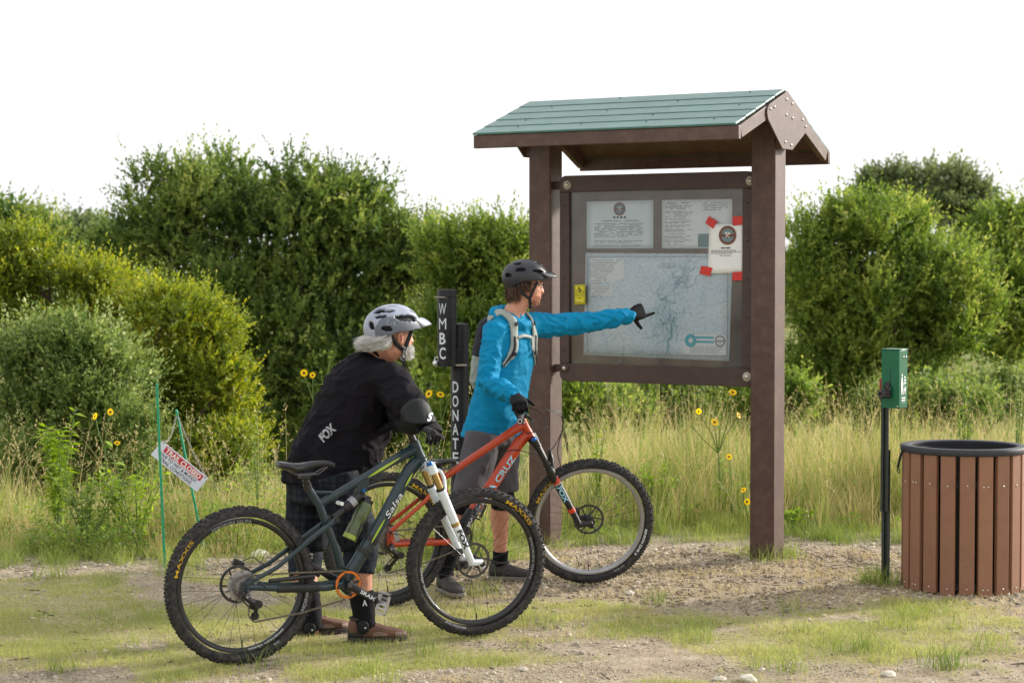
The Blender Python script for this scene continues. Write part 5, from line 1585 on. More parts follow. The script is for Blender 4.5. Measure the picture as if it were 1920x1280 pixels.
def helmet(root, M, top, side, rx, ry, rz, c, vents, visor, name='helmet', lowz=None):
    """open shell with vent holes over a dark liner; M head frame"""
    hl = bpy.data.objects.new(name, None); link(hl, root); hl.matrix_parent_inverse = WROOT[root.name]
    nu, nv = 144, 44
    vs = []; fs = []; mi = []
    def pt(az, el, k=1.0):
        # az 0 = forward, positive to the left
        rr = 1 + 0.025 * math.cos(6 * az) * math.cos(el) * smooth(0.1, 0.6, el)
        x = rx * math.cos(el) * math.cos(az) * rr; y = ry * math.cos(el) * math.sin(az) * rr; z = rz * math.sin(el) * rr
        if math.cos(az) < 0: x *= 1.04
        return V((c[0] + x * k, c[1] + y * k, c[2] + z * k))
    def el0(az):     # lower edge: high over the ears and brow, low at the back
        a = abs(az)
        if lowz: return lowz(a)
        return -0.10 - 0.20 * smooth(0.9, 1.6, a) * (1 - smooth(1.9, 2.3, a)) * 0.4 - 0.50 * smooth(1.7, 2.6, a)
    for j in range(nv + 1):
        for i in range(nu):
            az = 2 * math.pi * i / nu - math.pi
            e0 = el0(az)
            el = e0 + (math.pi / 2 - e0) * j / nv
            vs.append(M @ pt(az, el))
    def inside(az, el):
        for (va, ve, wa, we, sk) in vents:
            for s in (-1, 1):
                da = (az - s * va) * s; de = el - ve
                u = da - sk * de; v_ = de
                if (abs(u) / wa) ** 2.5 + (abs(v_) / we) ** 2.5 < 1: return True
        return False
    for j in range(nv):
        for i in range(nu):
            i2 = (i + 1) % nu
            az = 2 * math.pi * (i + 0.5) / nu - math.pi
            e0 = el0(az); el = e0 + (math.pi / 2 - e0) * (j + 0.5) / nv
            if inside(az, el): continue
            fs.append((j * nu + i, j * nu + i2, (j + 1) * nu + i2, (j + 1) * nu + i))
            mi.append(1 if side(az, el) else 0)
    me = bpy.data.meshes.new('shell'); me.from_pydata([tuple(v) for v in vs], [], fs); me.update()
    me.materials.append(MATS[top[0]]); me.materials.append(MATS[top[1]])
    for p, q in zip(me.polygons, mi): p.material_index = q
    finish(me, True, 50)
    o = bpy.data.objects.new('shell', me); link(o, hl)
    sd = o.modifiers.new('s', 'SOLIDIFY'); sd.thickness = 0.016; sd.offset = -1
    liner = MB()
    lv = []; lf = []
    for j in range(13):
        for i in range(36):
            az = 2 * math.pi * i / 36 - math.pi; e0 = el0(az) + 0.04
            lv.append(M @ pt(az, e0 + (math.pi / 2 - e0) * j / 12, 0.86))
    for j in range(12):
        for i in range(36):
            i2 = (i + 1) % 36
            lf.append((j * 36 + i, j * 36 + i2, (j + 1) * 36 + i2, (j + 1) * 36 + i))
    liner.add(lv, lf); liner.build('liner', 'helmet_inner', hl)
    # visor: a curved tapering plate
    ln, wd, drop, z0 = visor
    vv = []; vf = []
    n1, n2 = 8, 16
    for a in range(n1 + 1):
        t = a / n1
        for b_ in range(n2 + 1):
            s = -1 + 2 * b_ / n2
            az = s * 1.05 * (1 - 0.15 * t)
            base = pt(az, z0)
            x = base.x + ln * t * (1 - 0.45 * abs(s) ** 2.2); y = base.y * (1 - (1 - wd) * t); z = base.z - drop * t - 0.010 * abs(s) ** 2 * t + 0.004 + 0.012 * (1 - abs(s)) * math.sin(t * 3)
            vv.append(M @ V((x, y, z)))
    for a in range(n1):
        for b_ in range(n2):
            k = a * (n2 + 1) + b_
            vf.append((k, k + 1, k + n2 + 2, k + n2 + 1))
    q = MB().add(vv, vf).build('visor', top[0], hl)
    sd = q.modifiers.new('s', 'SOLIDIFY'); sd.thickness = 0.006; sd.offset = 0
    return hl

def straps(root, M, width=0.006):
    for s in (-1, 1):
        ch = M @ V((0.022, s * 0.050, -0.112))
        MB().tube([M @ V((0.055, s * 0.086, 0.022)), M @ V((0.032, s * 0.082, -0.03)), M @ V((0.014, s * 0.073, -0.078)), ch], width, 8, True, (0.35, 1.4)).build('helmet_strap', 'strap', root)
        MB().tube([M @ V((-0.062, s * 0.084, 0.0)), M @ V((-0.036, s * 0.084, -0.045)), M @ V((0.012, s * 0.073, -0.078))], width, 8, True, (0.35, 1.4)).build('helmet_strap', 'strap', root)
    MB().tube([M @ V((0.022, -0.050, -0.112)), M @ V((0.030, 0, -0.135)), M @ V((0.022, 0.050, -0.112))], width, 8, True, (0.4, 1.3)).build('chin_strap', 'strap', root)

def strands(name, root, mat, n, fn, w=0.0035, seed=1):
    """hair as thin ribbons; fn(rng) -> list of points"""
    rg = random.Random(seed)
    vs = []; fs = []
    for i in range(n):
        pts = fn(rg)
        k = len(vs); m = len(pts)
        sd = V((rg.uniform(-1, 1), rg.uniform(-1, 1), rg.uniform(-0.3, 0.3))).normalized()
        for j, p in enumerate(pts):
            ww = w * (1 - 0.75 * j / (m - 1)) / 2
            vs += [p - sd * ww, p + sd * ww]
        fs += [(k + 2 * j, k + 2 * j + 1, k + 2 * j + 3, k + 2 * j + 2) for j in range(m - 1)]
    return tag(MB().add(vs, fs).build(name, mat, root, True, 0), kind='stuff')

def hand(mb, wrist, d, n, left, curls, thumb=(0.5, 30), spread=0.012, sc=1.0):
    """d fingers, n back of the hand; curls: (knuckle, mid, tip) degrees for index..little"""
    d = V(d).normalized(); n = V(n); n = (n - d * n.dot(d)).normalized()
    s = d.cross(n) if left else n.cross(d)          # towards the thumb
    w = V(wrist)
    mb.rings([(w - d * 0.02 * sc, s * 0.030 * sc, n * 0.024 * sc), (w + d * 0.01 * sc, s * 0.031 * sc, n * 0.023 * sc), (w + d * 0.05 * sc, s * 0.043 * sc, n * 0.020 * sc), (w + d * 0.085 * sc, s * 0.044 * sc, n * 0.016 * sc), (w + d * 0.10 * sc, s * 0.040 * sc, n * 0.011 * sc)], 16, True, 2.5)
    for i, (ln, off) in enumerate(((0.074, 0.032), (0.082, 0.0105), (0.076, -0.0115), (0.060, -0.032))):
        p = w + (d * (0.088 if i < 3 else 0.078) + s * off) * sc
        a = 0.0
        pts = [p]
        for j, seg in enumerate((0.45, 0.30, 0.25)):
            a += R(curls[i][j])
            dd = d * math.cos(a) - n * math.sin(a) + s * (off * 0.6)
            p = p + dd.normalized() * ln * seg * sc
            pts.append(p)
        mb.limb(pts, [0.0098 * sc, 0.0094 * sc, 0.0088 * sc, 0.0078 * sc], 10)
    p = w + (d * 0.028 + s * 0.034 - n * 0.006) * sc
    t = (d * (1 - thumb[0]) + s * thumb[0] - n * 0.25).normalized()
    q = p + t * 0.036 * sc
    t2 = (t * math.cos(R(thumb[1])) + (d - n * 0.5).normalized() * math.sin(R(thumb[1]))).normalized()
    mb.limb([p - t * 0.012 * sc, p, q, q + t2 * 0.030 * sc], [0.014 * sc, 0.0125 * sc, 0.0108 * sc, 0.0088 * sc], 10)

def shoe(root, heel, d, L, up_mat, sole_mat, toe_mat, h=0.095, ankle=None):
    d = V(d); d.z = 0; d.normalize(); l = V((-d.y, d.x, 0)); z = V((0, 0, 1)); o = V(heel)
    T = lambda x, y, zz: o + d * x + l * y + z * zz
    sh = bpy.data.objects.new('shoe', None); link(sh, root); sh.matrix_parent_inverse = WROOT[root.name]
    xs = [0.0, 0.03, 0.10, 0.25, 0.45, 0.65, 0.82, 0.94, 1.0]
    ws = [0.018, 0.032, 0.037, 0.036, 0.039, 0.047, 0.046, 0.034, 0.014]
    hs_ = [h * 0.90, h * 1.02, h * 1.04, h * 1.0, h * 0.86, h * 0.68, h * 0.58, h * 0.50, h * 0.38]
    up = MB().rings([(T(x * L, 0, 0.012 + (hh - 0.012) / 2), l * w, z * ((hh - 0.010) / 2)) for x, w, hh in zip(xs, ws, hs_)], 20, True, 2.8)
    if ankle is not None:
        up.rings([(T(0.07, 0, h * 0.75), l * 0.036, d * 0.052), (T(0.065, 0, h * 1.12), l * 0.038, d * 0.050)], 18)
    remeshed(up, 'upper', up_mat, sh, 0.006, 3)
    pts = []
    for x, w in zip(xs, ws): pts.append((x * L + (0.006 if x > 0.9 else -0.004), w + 0.006))
    poly = [(x, w) for x, w in pts] + [(x, -w) for x, w in reversed(pts)]
    Ms = Matrix((d, l, z)).transposed().to_4x4(); Ms.translation = o
    MB().prism(poly, 0.0, 0.022, Ms).build('sole', sole_mat, sh, bevel=0.004)
    MB().rings([(T(0.80 * L, 0, 0.036), l * 0.049, z * 0.021), (T(0.9 * L, 0, 0.033), l * 0.042, z * 0.019), (T(1.003 * L, 0, 0.029), l * 0.016, z * 0.012)], 16, True, 2.6).build('toe_cap', toe_mat, sh)
    MB().rings([(T(-0.002, 0, 0.040), l * 0.024, z * 0.022), (T(0.020, 0, 0.044), l * 0.0355, z * 0.028), (T(0.055, 0, 0.042), l * 0.0395, z * 0.024), (T(0.075, 0, 0.036), l * 0.0392, z * 0.014)], 16, True, 2.8).build('heel_counter', 'shoe_sole_dark', sh)
    MB().rings([(T(0.42 * L, 0, 0.036), l * 0.041, z * 0.014), (T(0.50 * L, 0, 0.040), l * 0.0445, z * 0.020), (T(0.60 * L, 0, 0.038), l * 0.0485, z * 0.018), (T(0.66 * L, 0, 0.034), l * 0.0490, z * 0.010)], 16, True, 2.8).build('side_panel', toe_mat, sh)
    MB().tube([T(0.062 + 0.054 * math.cos(a_ * math.pi / 8), 0.040 * math.sin(a_ * math.pi / 8), h * (1.06 - 0.05 * math.cos(a_ * math.pi / 8))) for a_ in range(17)], 0.0065, 8, False).build('collar', 'shoe_sole_dark', sh)
    for k in range(4):
        x = (0.36 + 0.085 * k) * L; hh = h * (0.99 - 0.085 * (k + 1)) + 0.004
        MB().tube([T(x, -0.028, hh - 0.016), T(x + 0.004, -0.010, hh + 0.001), T(x, 0.010, hh + 0.001), T(x + 0.004, 0.028, hh - 0.016)], 0.0032, 6).build('lace', 'lace', sh)
    return sh

def folds(amp, sc, ax=(1, 1, 1), seed=0.0, fine=0.35, sharp=False):
    ax = V(ax)
    def f(co, n):
        p = V((co.x * ax.x, co.y * ax.y, co.z * ax.z)) * sc + V((seed, seed * 0.7, seed * 1.3))
        a = 1 - abs(noise.noise(p + V((noise.noise(p * 0.5) * 1.2, 0, 0)))) * 2
        if sharp: a = 0.1 + 1.5 * max(0.0, a) ** 3
        return amp * (a - 0.45) + amp * fine * noise.noise(p * 2.7)
    return f

# ================================================================== rider in blue, pointing at the map
A0 = V((-0.10, 11.68, 0))
pa = wthing('person', A0, 'person in a blue hooded shirt and dark helmet pointing at the map', 'person')
Fa = V((0.76, -0.65, 0)).normalized(); La = V((-Fa.y, Fa.x, 0)); Z = V((0, 0, 1))
a_pel, a_neck = at(926, 812, 11.72), at(963, 592, 11.70)
a_rsh, a_lsh = at(928, 622, 11.58), at(999, 610, 11.86)
a_rel, a_rwr = at(916, 716, 11.47), at(966, 743, 11.27)
a_lel, a_lwr = at(1088, 606, 12.00), at(1178, 592, 12.10)
a_rhip, a_lhip = at(906, 822, 11.62), at(941, 820, 11.82)
a_rkn, a_ran = at(874, 945, 11.53), at(835, 1072, 11.47)
a_lkn, a_lan = at(942, 932, 11.82), at(938, 1052, 11.88)
a_hd = at(985, 534, 11.70)
MA = frame(a_hd, (0.985, 0.17, -0.02))
def a_c(z):
    t = (z - a_pel.z) / (a_neck.z - a_pel.z)
    return a_pel.lerp(a_neck, t)
sk = MB()
add_head(sk, MA)
sk.limb([a_neck - Z * 0.10 , a_neck + Z * 0.02, a_hd + MA.to_3x3() @ V((-0.012, 0, -0.07))], [0.075, 0.060, 0.058], 18)
sk.rings([(a_pel, Fa * 0.11, La * 0.15), (a_c(1.15), Fa * 0.10, La * 0.14), (a_c(1.38), Fa * 0.11, La * 0.16), (a_c(1.50), Fa * 0.07, La * 0.12)], 20)
for sh, el, wr in ((a_rsh, a_rel, a_rwr), (a_lsh, a_lel, a_lwr)):
    sk.limb([a_c(1.44), sh, sh.lerp(el, 0.5), el, el.lerp(wr, 0.4), wr], [0.05, 0.055, 0.048, 0.040, 0.040, 0.028], 14)
for hp, kn, an in ((a_rhip, a_rkn, a_ran), (a_lhip, a_lkn, a_lan)):
    cd = (an - kn)
    bk = -Fa * 0.018
    sk.limb([hp, hp.lerp(kn, 0.5), kn, kn + cd * 0.28 + bk, kn + cd * 0.6 + bk * 0.4, an], [0.085, 0.072, 0.056, 0.059, 0.044, 0.036], 16)
    sk.limb([an, an + V((0.02, -0.005, -0.04))], [0.03, 0.022], 12)
remeshed(sk, 'body', 'skin', pa, 0.0055, 3)
face_parts(pa, MA, True)
# beard shadow along the jaw
def jaw(rg):
    t = rg.uniform(-1.25, 1.25); z = rg.uniform(-0.118, -0.062 if abs(t) < 0.9 else -0.085)
    if abs(t) < 0.28 and -0.088 < z < -0.064: z = -0.1
    j = min(range(len(HZ)), key=lambda q: abs(HZ[q] - z))
    p = V((HF[j] * math.cos(t) * 1.01, HW[j] * math.sin(t) * 1.05, z))
    return [MA @ p, MA @ (p * 1.03 + V((0.001, 0, -0.003)))]
strands('stubble', pa, 'stubble', 900, jaw, 0.0022, 5)
def hairA(rg):
    az = rg.choice((-1, 1)) * rg.uniform(1.35, 3.14); el = rg.uniform(-0.25, 0.25)
    r0 = V((0.104 * math.cos(el) * math.cos(az) - 0.004, 0.083 * math.cos(el) * math.sin(az), 0.03 + 0.10 * math.sin(el)))
    L = rg.uniform(0.075, 0.13) * (0.55 if abs(az) < 1.9 else 1)
    out = V((math.cos(az), math.sin(az), 0))
    p = [r0]
    for k in range(1, 6):
        t = k / 5
        q = r0 + V((0, 0, -L * t)) + out * (0.012 * math.sin(t * 2.2) - 0.02 * t * t + rg.uniform(-0.003, 0.003) + (0.012 * t * t if rg.random() < 0.3 else 0))
        p.append(q)
    return [MA @ q for q in p]
strands('hair', pa, 'hair_brown', 1700, hairA, 0.0050, 9)
hb_ = MB().ball((0, 0, 0), 1, 20, 12, MA @ Matrix.Translation((-0.040, 0, -0.008)) @ Matrix.Diagonal((0.064, 0.079, 0.072, 1)))
hb_.build('hair_base', 'hair_brown', pa)
helmet(pa, MA, ('helmet_char', 'helmet_char'), lambda az, el: False, 0.132, 0.108, 0.108, (0.0, 0, 0.040),
       [(1.95, 0.44, 0.24, 0.13, -0.3), (1.05, 0.36, 0.34, 0.11, 0.5), (2.55, 0.12, 0.22, 0.12, 0.2), (0.28, 0.55, 0.13, 0.22, 0), (0.55, 0.95, 0.25, 0.12, 0.3), (2.3, 0.85, 0.3, 0.12, -0.2)],
       (0.058, 0.85, 0.022, 0.26))
straps(pa, MA)
# shirt with sleeves and a bunched hood
sh = MB()
def ra(z, f, l, df=0.0): return (a_c(z) + Fa * df, Fa * f, La * l)
sh.rings([ra(0.865, 0.150, 0.200, -0.012), ra(0.93, 0.152, 0.198, -0.008), ra(1.02, 0.142, 0.188), ra(1.12, 0.130, 0.178), ra(1.24, 0.126, 0.180, 0.004), ra(1.36, 0.128, 0.188, 0.004), ra(1.44, 0.112, 0.190), ra(1.50, 0.090, 0.165, -0.008), ra(1.545, 0.074, 0.105, -0.01), ra(1.575, 0.060, 0.070, -0.01)], 32, True, 2.3)
sh.limb([a_rsh + La * 0.06 + Z * 0.005, a_rsh, a_rsh.lerp(a_rel, 0.5) + V((-0.004, 0, 0)), a_rel, a_rel.lerp(a_rwr, 0.45), a_rwr - (a_rwr - a_rel).normalized() * 0.02], [0.070, 0.074, 0.064, 0.060, 0.055, 0.046], 18)
sh.limb([a_lsh - La * 0.06 + Z * 0.0, a_lsh, a_lsh.lerp(a_lel, 0.5) - Z * 0.004, a_lel, a_lel.lerp(a_lwr, 0.5), a_lwr], [0.072, 0.076, 0.066, 0.058, 0.052, 0.044], 18)
# hood collar: thick roll round the neck, fuller behind
hp_ = []
hr_ = []
for k in range(15):
    a = 2 * math.pi * k / 14
    ff = math.cos(a); ll = math.sin(a)
    hp_.append(a_neck + Fa * (0.086 * ff - 0.012) + La * 0.092 * ll + Z * (-0.006 - 0.050 * max(0, ff) + 0.022 * max(0, -ff)))
    hr_.append(0.030 + 0.018 * max(0, -ff) ** 0.7)
sh.tube(hp_, hr_, 12, False)
hp2 = [a_neck + Fa * (-0.098 + 0.03 * abs(t)) + La * t * 0.11 + Z * (-0.022 - 0.03 * abs(t)) for t in (-1, -0.5, 0, 0.5, 1)]
sh.limb(hp2, [0.03, 0.044, 0.048, 0.044, 0.03], 14)
fA1 = folds(0.0075, 8.0, (1.0, 1.0, 0.75), 3.1); fA2 = folds(0.0075, 15.0, (1, 1, 1.6), 8.2, 0.3, True)
def wrA(co, n):
    arm = smooth(0.10, 0.25, (co - a_c(co.z)).length - 0.06)
    hood = smooth(1.47, 1.52, co.z) * (1 if (co - a_neck).length < 0.16 else 0)
    hem = smooth(1.02, 0.9, co.z)
    return fA1(co, n) * (0.75 + 0.3 * hem) + fA2(co, n) * (0.35 + 0.8 * arm + 0.6 * hood)
remeshed(sh, 'hooded_shirt', 'shirt_blue', pa, 0.0085, 5, wr=wrA)
# shorts
st = MB()
st.rings([(a_pel + Z * 0.10, Fa * 0.125, La * 0.17), (a_pel + Z * 0.02, Fa * 0.135, La * 0.185), (a_pel - Z * 0.07, Fa * 0.13, La * 0.18)], 24, True, 2.3)
for hp, kn in ((a_rhip, a_rkn), (a_lhip, a_lkn)):
    st.tube([hp + Z * 0.03, hp.lerp(kn, 0.25), hp.lerp(kn, 0.6), hp.lerp(kn, 0.90)], [0.10, 0.104, 0.098, 0.094], 20)
remeshed(st, 'shorts', 'shorts_grey', pa, 0.009, 4, wr=folds(0.007, 13.0, (1, 1, 0.6), 5.0))
for hp, kn, an in ((a_rhip, a_rkn, a_ran), (a_lhip, a_lkn, a_lan)):
    c = an - kn
    m = MB().tube([hp.lerp(kn, 0.84), kn - c * 0.05, kn + Fa * 0.008, kn + c * 0.12, kn + c * 0.17], [0.070, 0.069, 0.070, 0.068, 0.064], 18)
    remeshed(m, 'knee_pad', 'knit_black', pa, 0.007, 2)
    cut = 0.83 if hp is a_lhip else 0.34
    m = MB().tube([kn + c * cut - Fa * (0.0 if cut > 0.5 else 0.016), kn + c * 0.88 if cut > 0.5 else kn + c * 0.6 - Fa * 0.007, an, an + V((0.01, -0.01, -0.03))], [0.049 if cut > 0.5 else 0.062, 0.046 if cut > 0.5 else 0.050, 0.046, 0.044], 16)
    remeshed(m, 'sock', 'knit_black', pa, 0.007, 2)
shoe(pa, V((a_lan.x - 0.065, a_lan.y + 0.006, gzf(a_lan.x, a_lan.y) + 0.002)), (0.99, -0.12, 0), 0.285, 'shoe_dark', 'shoe_sole', 'shoe_dark', 0.10, a_lan)
dR = V((0.42, -0.90, 0)).normalized()
shoe(pa, V((a_ran.x, a_ran.y, gzf(a_ran.x, a_ran.y) + 0.002)) - dR * 0.07, dR, 0.285, 'shoe_dark', 'shoe_sole', 'shoe_dark', 0.10, a_ran)
# hands
g = MB()
tip = at(1227, 577, 12.22)
dl = (tip - a_lwr).normalized()
hand(g, a_lwr + dl * 0.012, (dl + V((0, 0, 0.05))).normalized(), (0.05, -1, 0.1), True, [(2, 2, 2), (58, 80, 60), (64, 85, 60), (66, 85, 60)], (0.66, 22), sc=1.12)
remeshed(g, 'glove', 'glove_black', pa, 0.0042, 2)
g = MB()
gp1 = bike_pt(orange_loc, YO, math.atan2(0.043, 1.241), SB, xz(0.845 - 0.048, 1.075, -0.335))
dh = (gp1 + V((0.012, 0, 0.028)) - a_rwr); 
hand(g, a_rwr + dh.normalized() * 0.0, (dh.x, dh.y, dh.z + 0.035), (-0.1, -0.12, 1), False, [(38, 70, 50), (45, 75, 50), (48, 75, 50), (50, 75, 50)], (0.6, 30), sc=1.08)
remeshed(g, 'glove', 'glove_black', pa, 0.0042, 2)
c = a_rwr + dh.normalized() * 0.075 + V((0.005, -0.044, 0.0))
# backpack, worn: dark upper, grey lower pocket, pale straps
bp0 = a_c(1.36) - Fa * 0.20
pk = wthing('backpack', V((bp0.x, bp0.y, 1.15)), 'dark navy and pale grey hydration backpack worn over the blue shirt', 'backpack')
def rp(z, f, l, df=0): return (a_c(z) - Fa * (0.150 + df), Fa * f * 0.72, La * l)
b = MB().rings([rp(1.28, 0.055, 0.11), rp(1.34, 0.068, 0.12), rp(1.44, 0.066, 0.12), rp(1.52, 0.055, 0.11), rp(1.555, 0.03, 0.08)], 22, True, 3.0)
remeshed(b, 'main_pocket', 'pack_navy', pk, 0.009, 3, wr=folds(0.006, 16, (1, 1, 1), 2))
b = MB().rings([rp(1.13, 0.03, 0.08, -0.02), rp(1.17, 0.055, 0.11, -0.015), rp(1.25, 0.066, 0.118, -0.012), rp(1.32, 0.060, 0.118, -0.006), rp(1.345, 0.05, 0.11)], 22, True, 3.0)
remeshed(b, 'lower_pocket', 'pack_grey', pk, 0.009, 2, wr=folds(0.010, 18, (1, 1, 1), 12))
def rs(f, l, z): return a_c(z) + Fa * f + La * l
from mathutils.bvhtree import BVHTree
def tree_of(o): return BVHTree.FromPolygons([v.co.copy() for v in o.data.vertices], [tuple(p.vertices) for p in o.data.polygons])
shirtA = [c_ for c_ in pa.children if c_.name.startswith('hooded_shirt')][0]
bvA = tree_of(shirtA)
def webbing(name, mat, pts, w, lift=0.007, n=28, thick=0.006, par=None):
    """flat strap that follows the cloth under it"""
    P = []
    for i in range(n + 1):
        t = i / n * (len(pts) - 1); k = min(int(t), len(pts) - 2)
        p = pts[k].lerp(pts[k + 1], t - k)
        co, nn, _, _ = bvA.find_nearest(p)
        P.append((co, nn))
    Q = []
    for i in range(n + 1):
        a, b_ = max(0, i - 2), min(n, i + 2)
        Q.append((sum((P[j][0] for j in range(a, b_ + 1)), V((0, 0, 0))) / (b_ - a + 1), sum((P[j][1] for j in range(a, b_ + 1)), V((0, 0, 0))).normalized()))
    vs = []
    for i, (c_, nn) in enumerate(Q):
        tg = (Q[min(n, i + 1)][0] - Q[max(0, i - 1)][0]).normalized()
        sd_ = tg.cross(nn).normalized(); ww = w / 2 * (1 if i < n * 0.85 else 0.65)
        for k in (-1, -0.5, 0, 0.5, 1):
            vs.append(c_ + nn * (lift - 0.003 * k * k) + sd_ * ww * k)
    fs = [(5 * i + k, 5 * i + k + 1, 5 * i + k + 6, 5 * i + k + 5) for i in range(n) for k in range(4)]
    o = MB().add(vs, fs).build(name, mat, par or pk, True, 50)
    m_ = o.modifiers.new('s', 'SOLIDIFY'); m_.thickness = thick; m_.offset = 0
    return o
for s in (-1, 1):
    pts = [rs(-0.10, s * 0.088, 1.52), rs(-0.03, s * 0.095, 1.585), rs(0.07, s * 0.100, 1.56), rs(0.13, s * 0.098, 1.47), rs(0.146, s * 0.100, 1.40), rs(0.142, s * 0.115, 1.33), rs(0.10, s * 0.165, 1.27)]
    b = webbing('shoulder_strap', 'pack_grey', pts, 0.048, 0.009, thick=0.009)
    webbing('strap_webbing', 'strap', [p + Fa * 0.004 for p in pts[3:]], 0.016, 0.0165, 14, 0.002, b)
    for (f_, z_) in ((0.156, 1.345), (0.125, 1.52)):
        co, nn, _, _ = bvA.find_nearest(rs(f_, s * 0.104, z_))
        MB().box((0, 0, 0), (0.022, 0.022, 0.008), Matrix.Translation(co + nn * 0.018) @ nn.to_track_quat('Z', 'Y').to_matrix().to_4x4()).build('buckle', 'strap', pk, bevel=0.002)
webbing('sternum_strap', 'pack_grey', [rs(0.17, t, 1.455) for t in (-0.095, -0.03, 0.03, 0.095)], 0.020, 0.012, 14, 0.003)
webbing('strap_end', 'pack_grey', [rs(0.17, 0.058, 1.46), rs(0.17, 0.062, 1.40), rs(0.165, 0.066, 1.35)], 0.022, 0.014, 10, 0.003)

# ================================================================== rider in black, leaning on the teal bike
B0 = V((-0.80, 10.1, 0))
pb = wthing('person', B0, 'white-haired person in a black shirt leaning on the teal bike', 'person')
Fb = V((0.88, 0.47, 0)).normalized(); Lb = V((-Fb.y, Fb.x, 0))
b_pel = at(607, 898, 10.14)
b_neck = at(700, 668, 10.25)
b_rsh, b_lsh = at(733, 716, 10.03), at(712, 700, 10.40)
b_rel, b_rwr = at(789, 786, 9.76), at(742, 797, 10.03)
b_lel, b_lwr = V((-0.55, 10.04, 1.115)), V((-0.405, 9.80, 1.10))
b_rhip, b_lhip = at(628, 905, 10.02), at(586, 905, 10.27)
b_rkn, b_ran = at(676, 1022, 10.0), at(683, 1166, 9.955)
b_lkn, b_lan = at(572, 1030, 10.22), at(584, 1170, 10.10)
b_hd = at(739, 627, 10.22)
MBh = frame(b_hd, (0.83, 0.52, 0.03))
Tb = (b_neck - b_pel).normalized()
Ub = Lb.cross(Tb).normalized()                        # chest side normal of the leaning trunk
Ub = Ub if Ub.dot(Fb) > 0 else -Ub
sk = MB()
add_head(sk, MBh)
sk.limb([b_neck - Tb * 0.10, b_neck, b_hd + MBh.to_3x3() @ V((-0.018, 0, -0.07))], [0.085, 0.068, 0.066], 18)
sk.rings([(b_pel, Ub * 0.14, Lb * 0.17), (b_pel + Tb * 0.25, Ub * 0.14, Lb * 0.17), (b_pel + Tb * 0.45, Ub * 0.12, Lb * 0.17), (b_pel + Tb * 0.58, Ub * 0.08, Lb * 0.12)], 20)
for s_, el, wr in ((b_rsh, b_rel, b_rwr), (b_lsh, b_lel, b_lwr)):
    sk.limb([b_pel + Tb * 0.5, s_, s_.lerp(el, 0.5), el, el.lerp(wr, 0.4), wr], [0.06, 0.062, 0.055, 0.046, 0.046, 0.032], 14)
for hp, kn, an in ((b_rhip, b_rkn, b_ran), (b_lhip, b_lkn, b_lan)):
    cd = an - kn
    bk = -Fb * 0.018
    sk.limb([hp, hp.lerp(kn, 0.5), kn, kn + cd * 0.28 + bk, kn + cd * 0.6 + bk * 0.4, an], [0.10, 0.085, 0.066, 0.070, 0.054, 0.042], 16)
    sk.limb([an, an + V((0.02, 0, -0.04))], [0.034, 0.024], 12)
remeshed(sk, 'body', 'skin_tan', pb, 0.0055, 3)
face_parts(pb, MBh, False)
def beard(rg):
    t = rg.uniform(-1.5, 1.5); z = rg.uniform(-0.122, -0.050)
    if abs(t) < 0.3 and -0.09 < z < -0.068: z = -0.105
    j = min(range(len(HZ)), key=lambda q: abs(HZ[q] - z))
    p = V((HF[j] * math.cos(t) * 1.0, HW[j] * math.sin(t) * 1.03, z))
    o = V((math.cos(t), math.sin(t), -0.4))
    L = rg.uniform(0.010, 0.024)
    return [MBh @ p, MBh @ (p + o * L * 0.6), MBh @ (p + o * L + V((0, 0, -0.006)))]
strands('beard', pb, 'hair_white', 1300, beard, 0.0040, 15)
def hairB(rg):
    az = rg.choice((-1, 1)) * rg.uniform(2.02, 3.14); el = rg.uniform(-0.35, 0.15)
    r0 = V((0.106 * math.cos(el) * math.cos(az) - 0.004, 0.084 * math.cos(el) * math.sin(az), 0.015 + 0.10 * math.sin(el)))
    L = rg.uniform(0.055, 0.105)
    out = V((math.cos(az), math.sin(az) * 0.5, 0)).normalized()
    sw = rg.uniform(0.6, 1.4)
    ph = rg.uniform(0, 6)
    p = [r0]
    for k in range(1, 8):
        t = k / 7
        q = r0 + V((-0.075 * t * t * sw, 0, -L * t * (0.85 - 0.25 * t))) + out * 0.020 * math.sin(t * 2.6) + V((rg.uniform(-1, 1), rg.uniform(-1, 1), rg.uniform(-1, 1))) * 0.003 + V((0.010 * math.sin(t * 6 + ph), 0.010 * math.cos(t * 5 + ph), 0)) * t
        p.append(q)
    return [MBh @ q for q in p]
strands('hair', pb, 'hair_white', 2400, hairB, 0.0050, 19)
hb_ = MB().ball((0, 0, 0), 1, 20, 12, MBh @ Matrix.Translation((-0.062, 0, -0.030)) @ Matrix.Diagonal((0.052, 0.066, 0.056, 1)))
hb_.build('hair_base', 'hair_white', pb)
side = lambda az, el: (0.75 < abs(az) < 2.62 - 0.5 * max(0, el) and el < 0.52 - 0.30 * max(0.0, 1.55 - abs(az)) - 0.10 * max(0, abs(az) - 1.9))
hlB = helmet(pb, MBh, ('helmet_light', 'helmet_grey'), side, 0.150, 0.118, 0.116, (-0.008, 0, 0.038),
       [(2.72, 0.86, 0.34, 0.18, -0.3), (2.12, 0.80, 0.30, 0.085, -0.9), (2.46, 0.54, 0.28, 0.09, -0.7), (2.78, 0.12, 0.15, 0.20, 0.4), (2.16, -0.02, 0.19, 0.13, 0.2), (1.34, 0.42, 0.50, 0.18, 0.9), (0.25, 0.85, 0.10, 0.25, 0), (1.9, 1.18, 0.4, 0.06, 0), (0.75, 0.75, 0.2, 0.12, 0.4)],
       (0.075, 0.75, 0.034, 0.30))
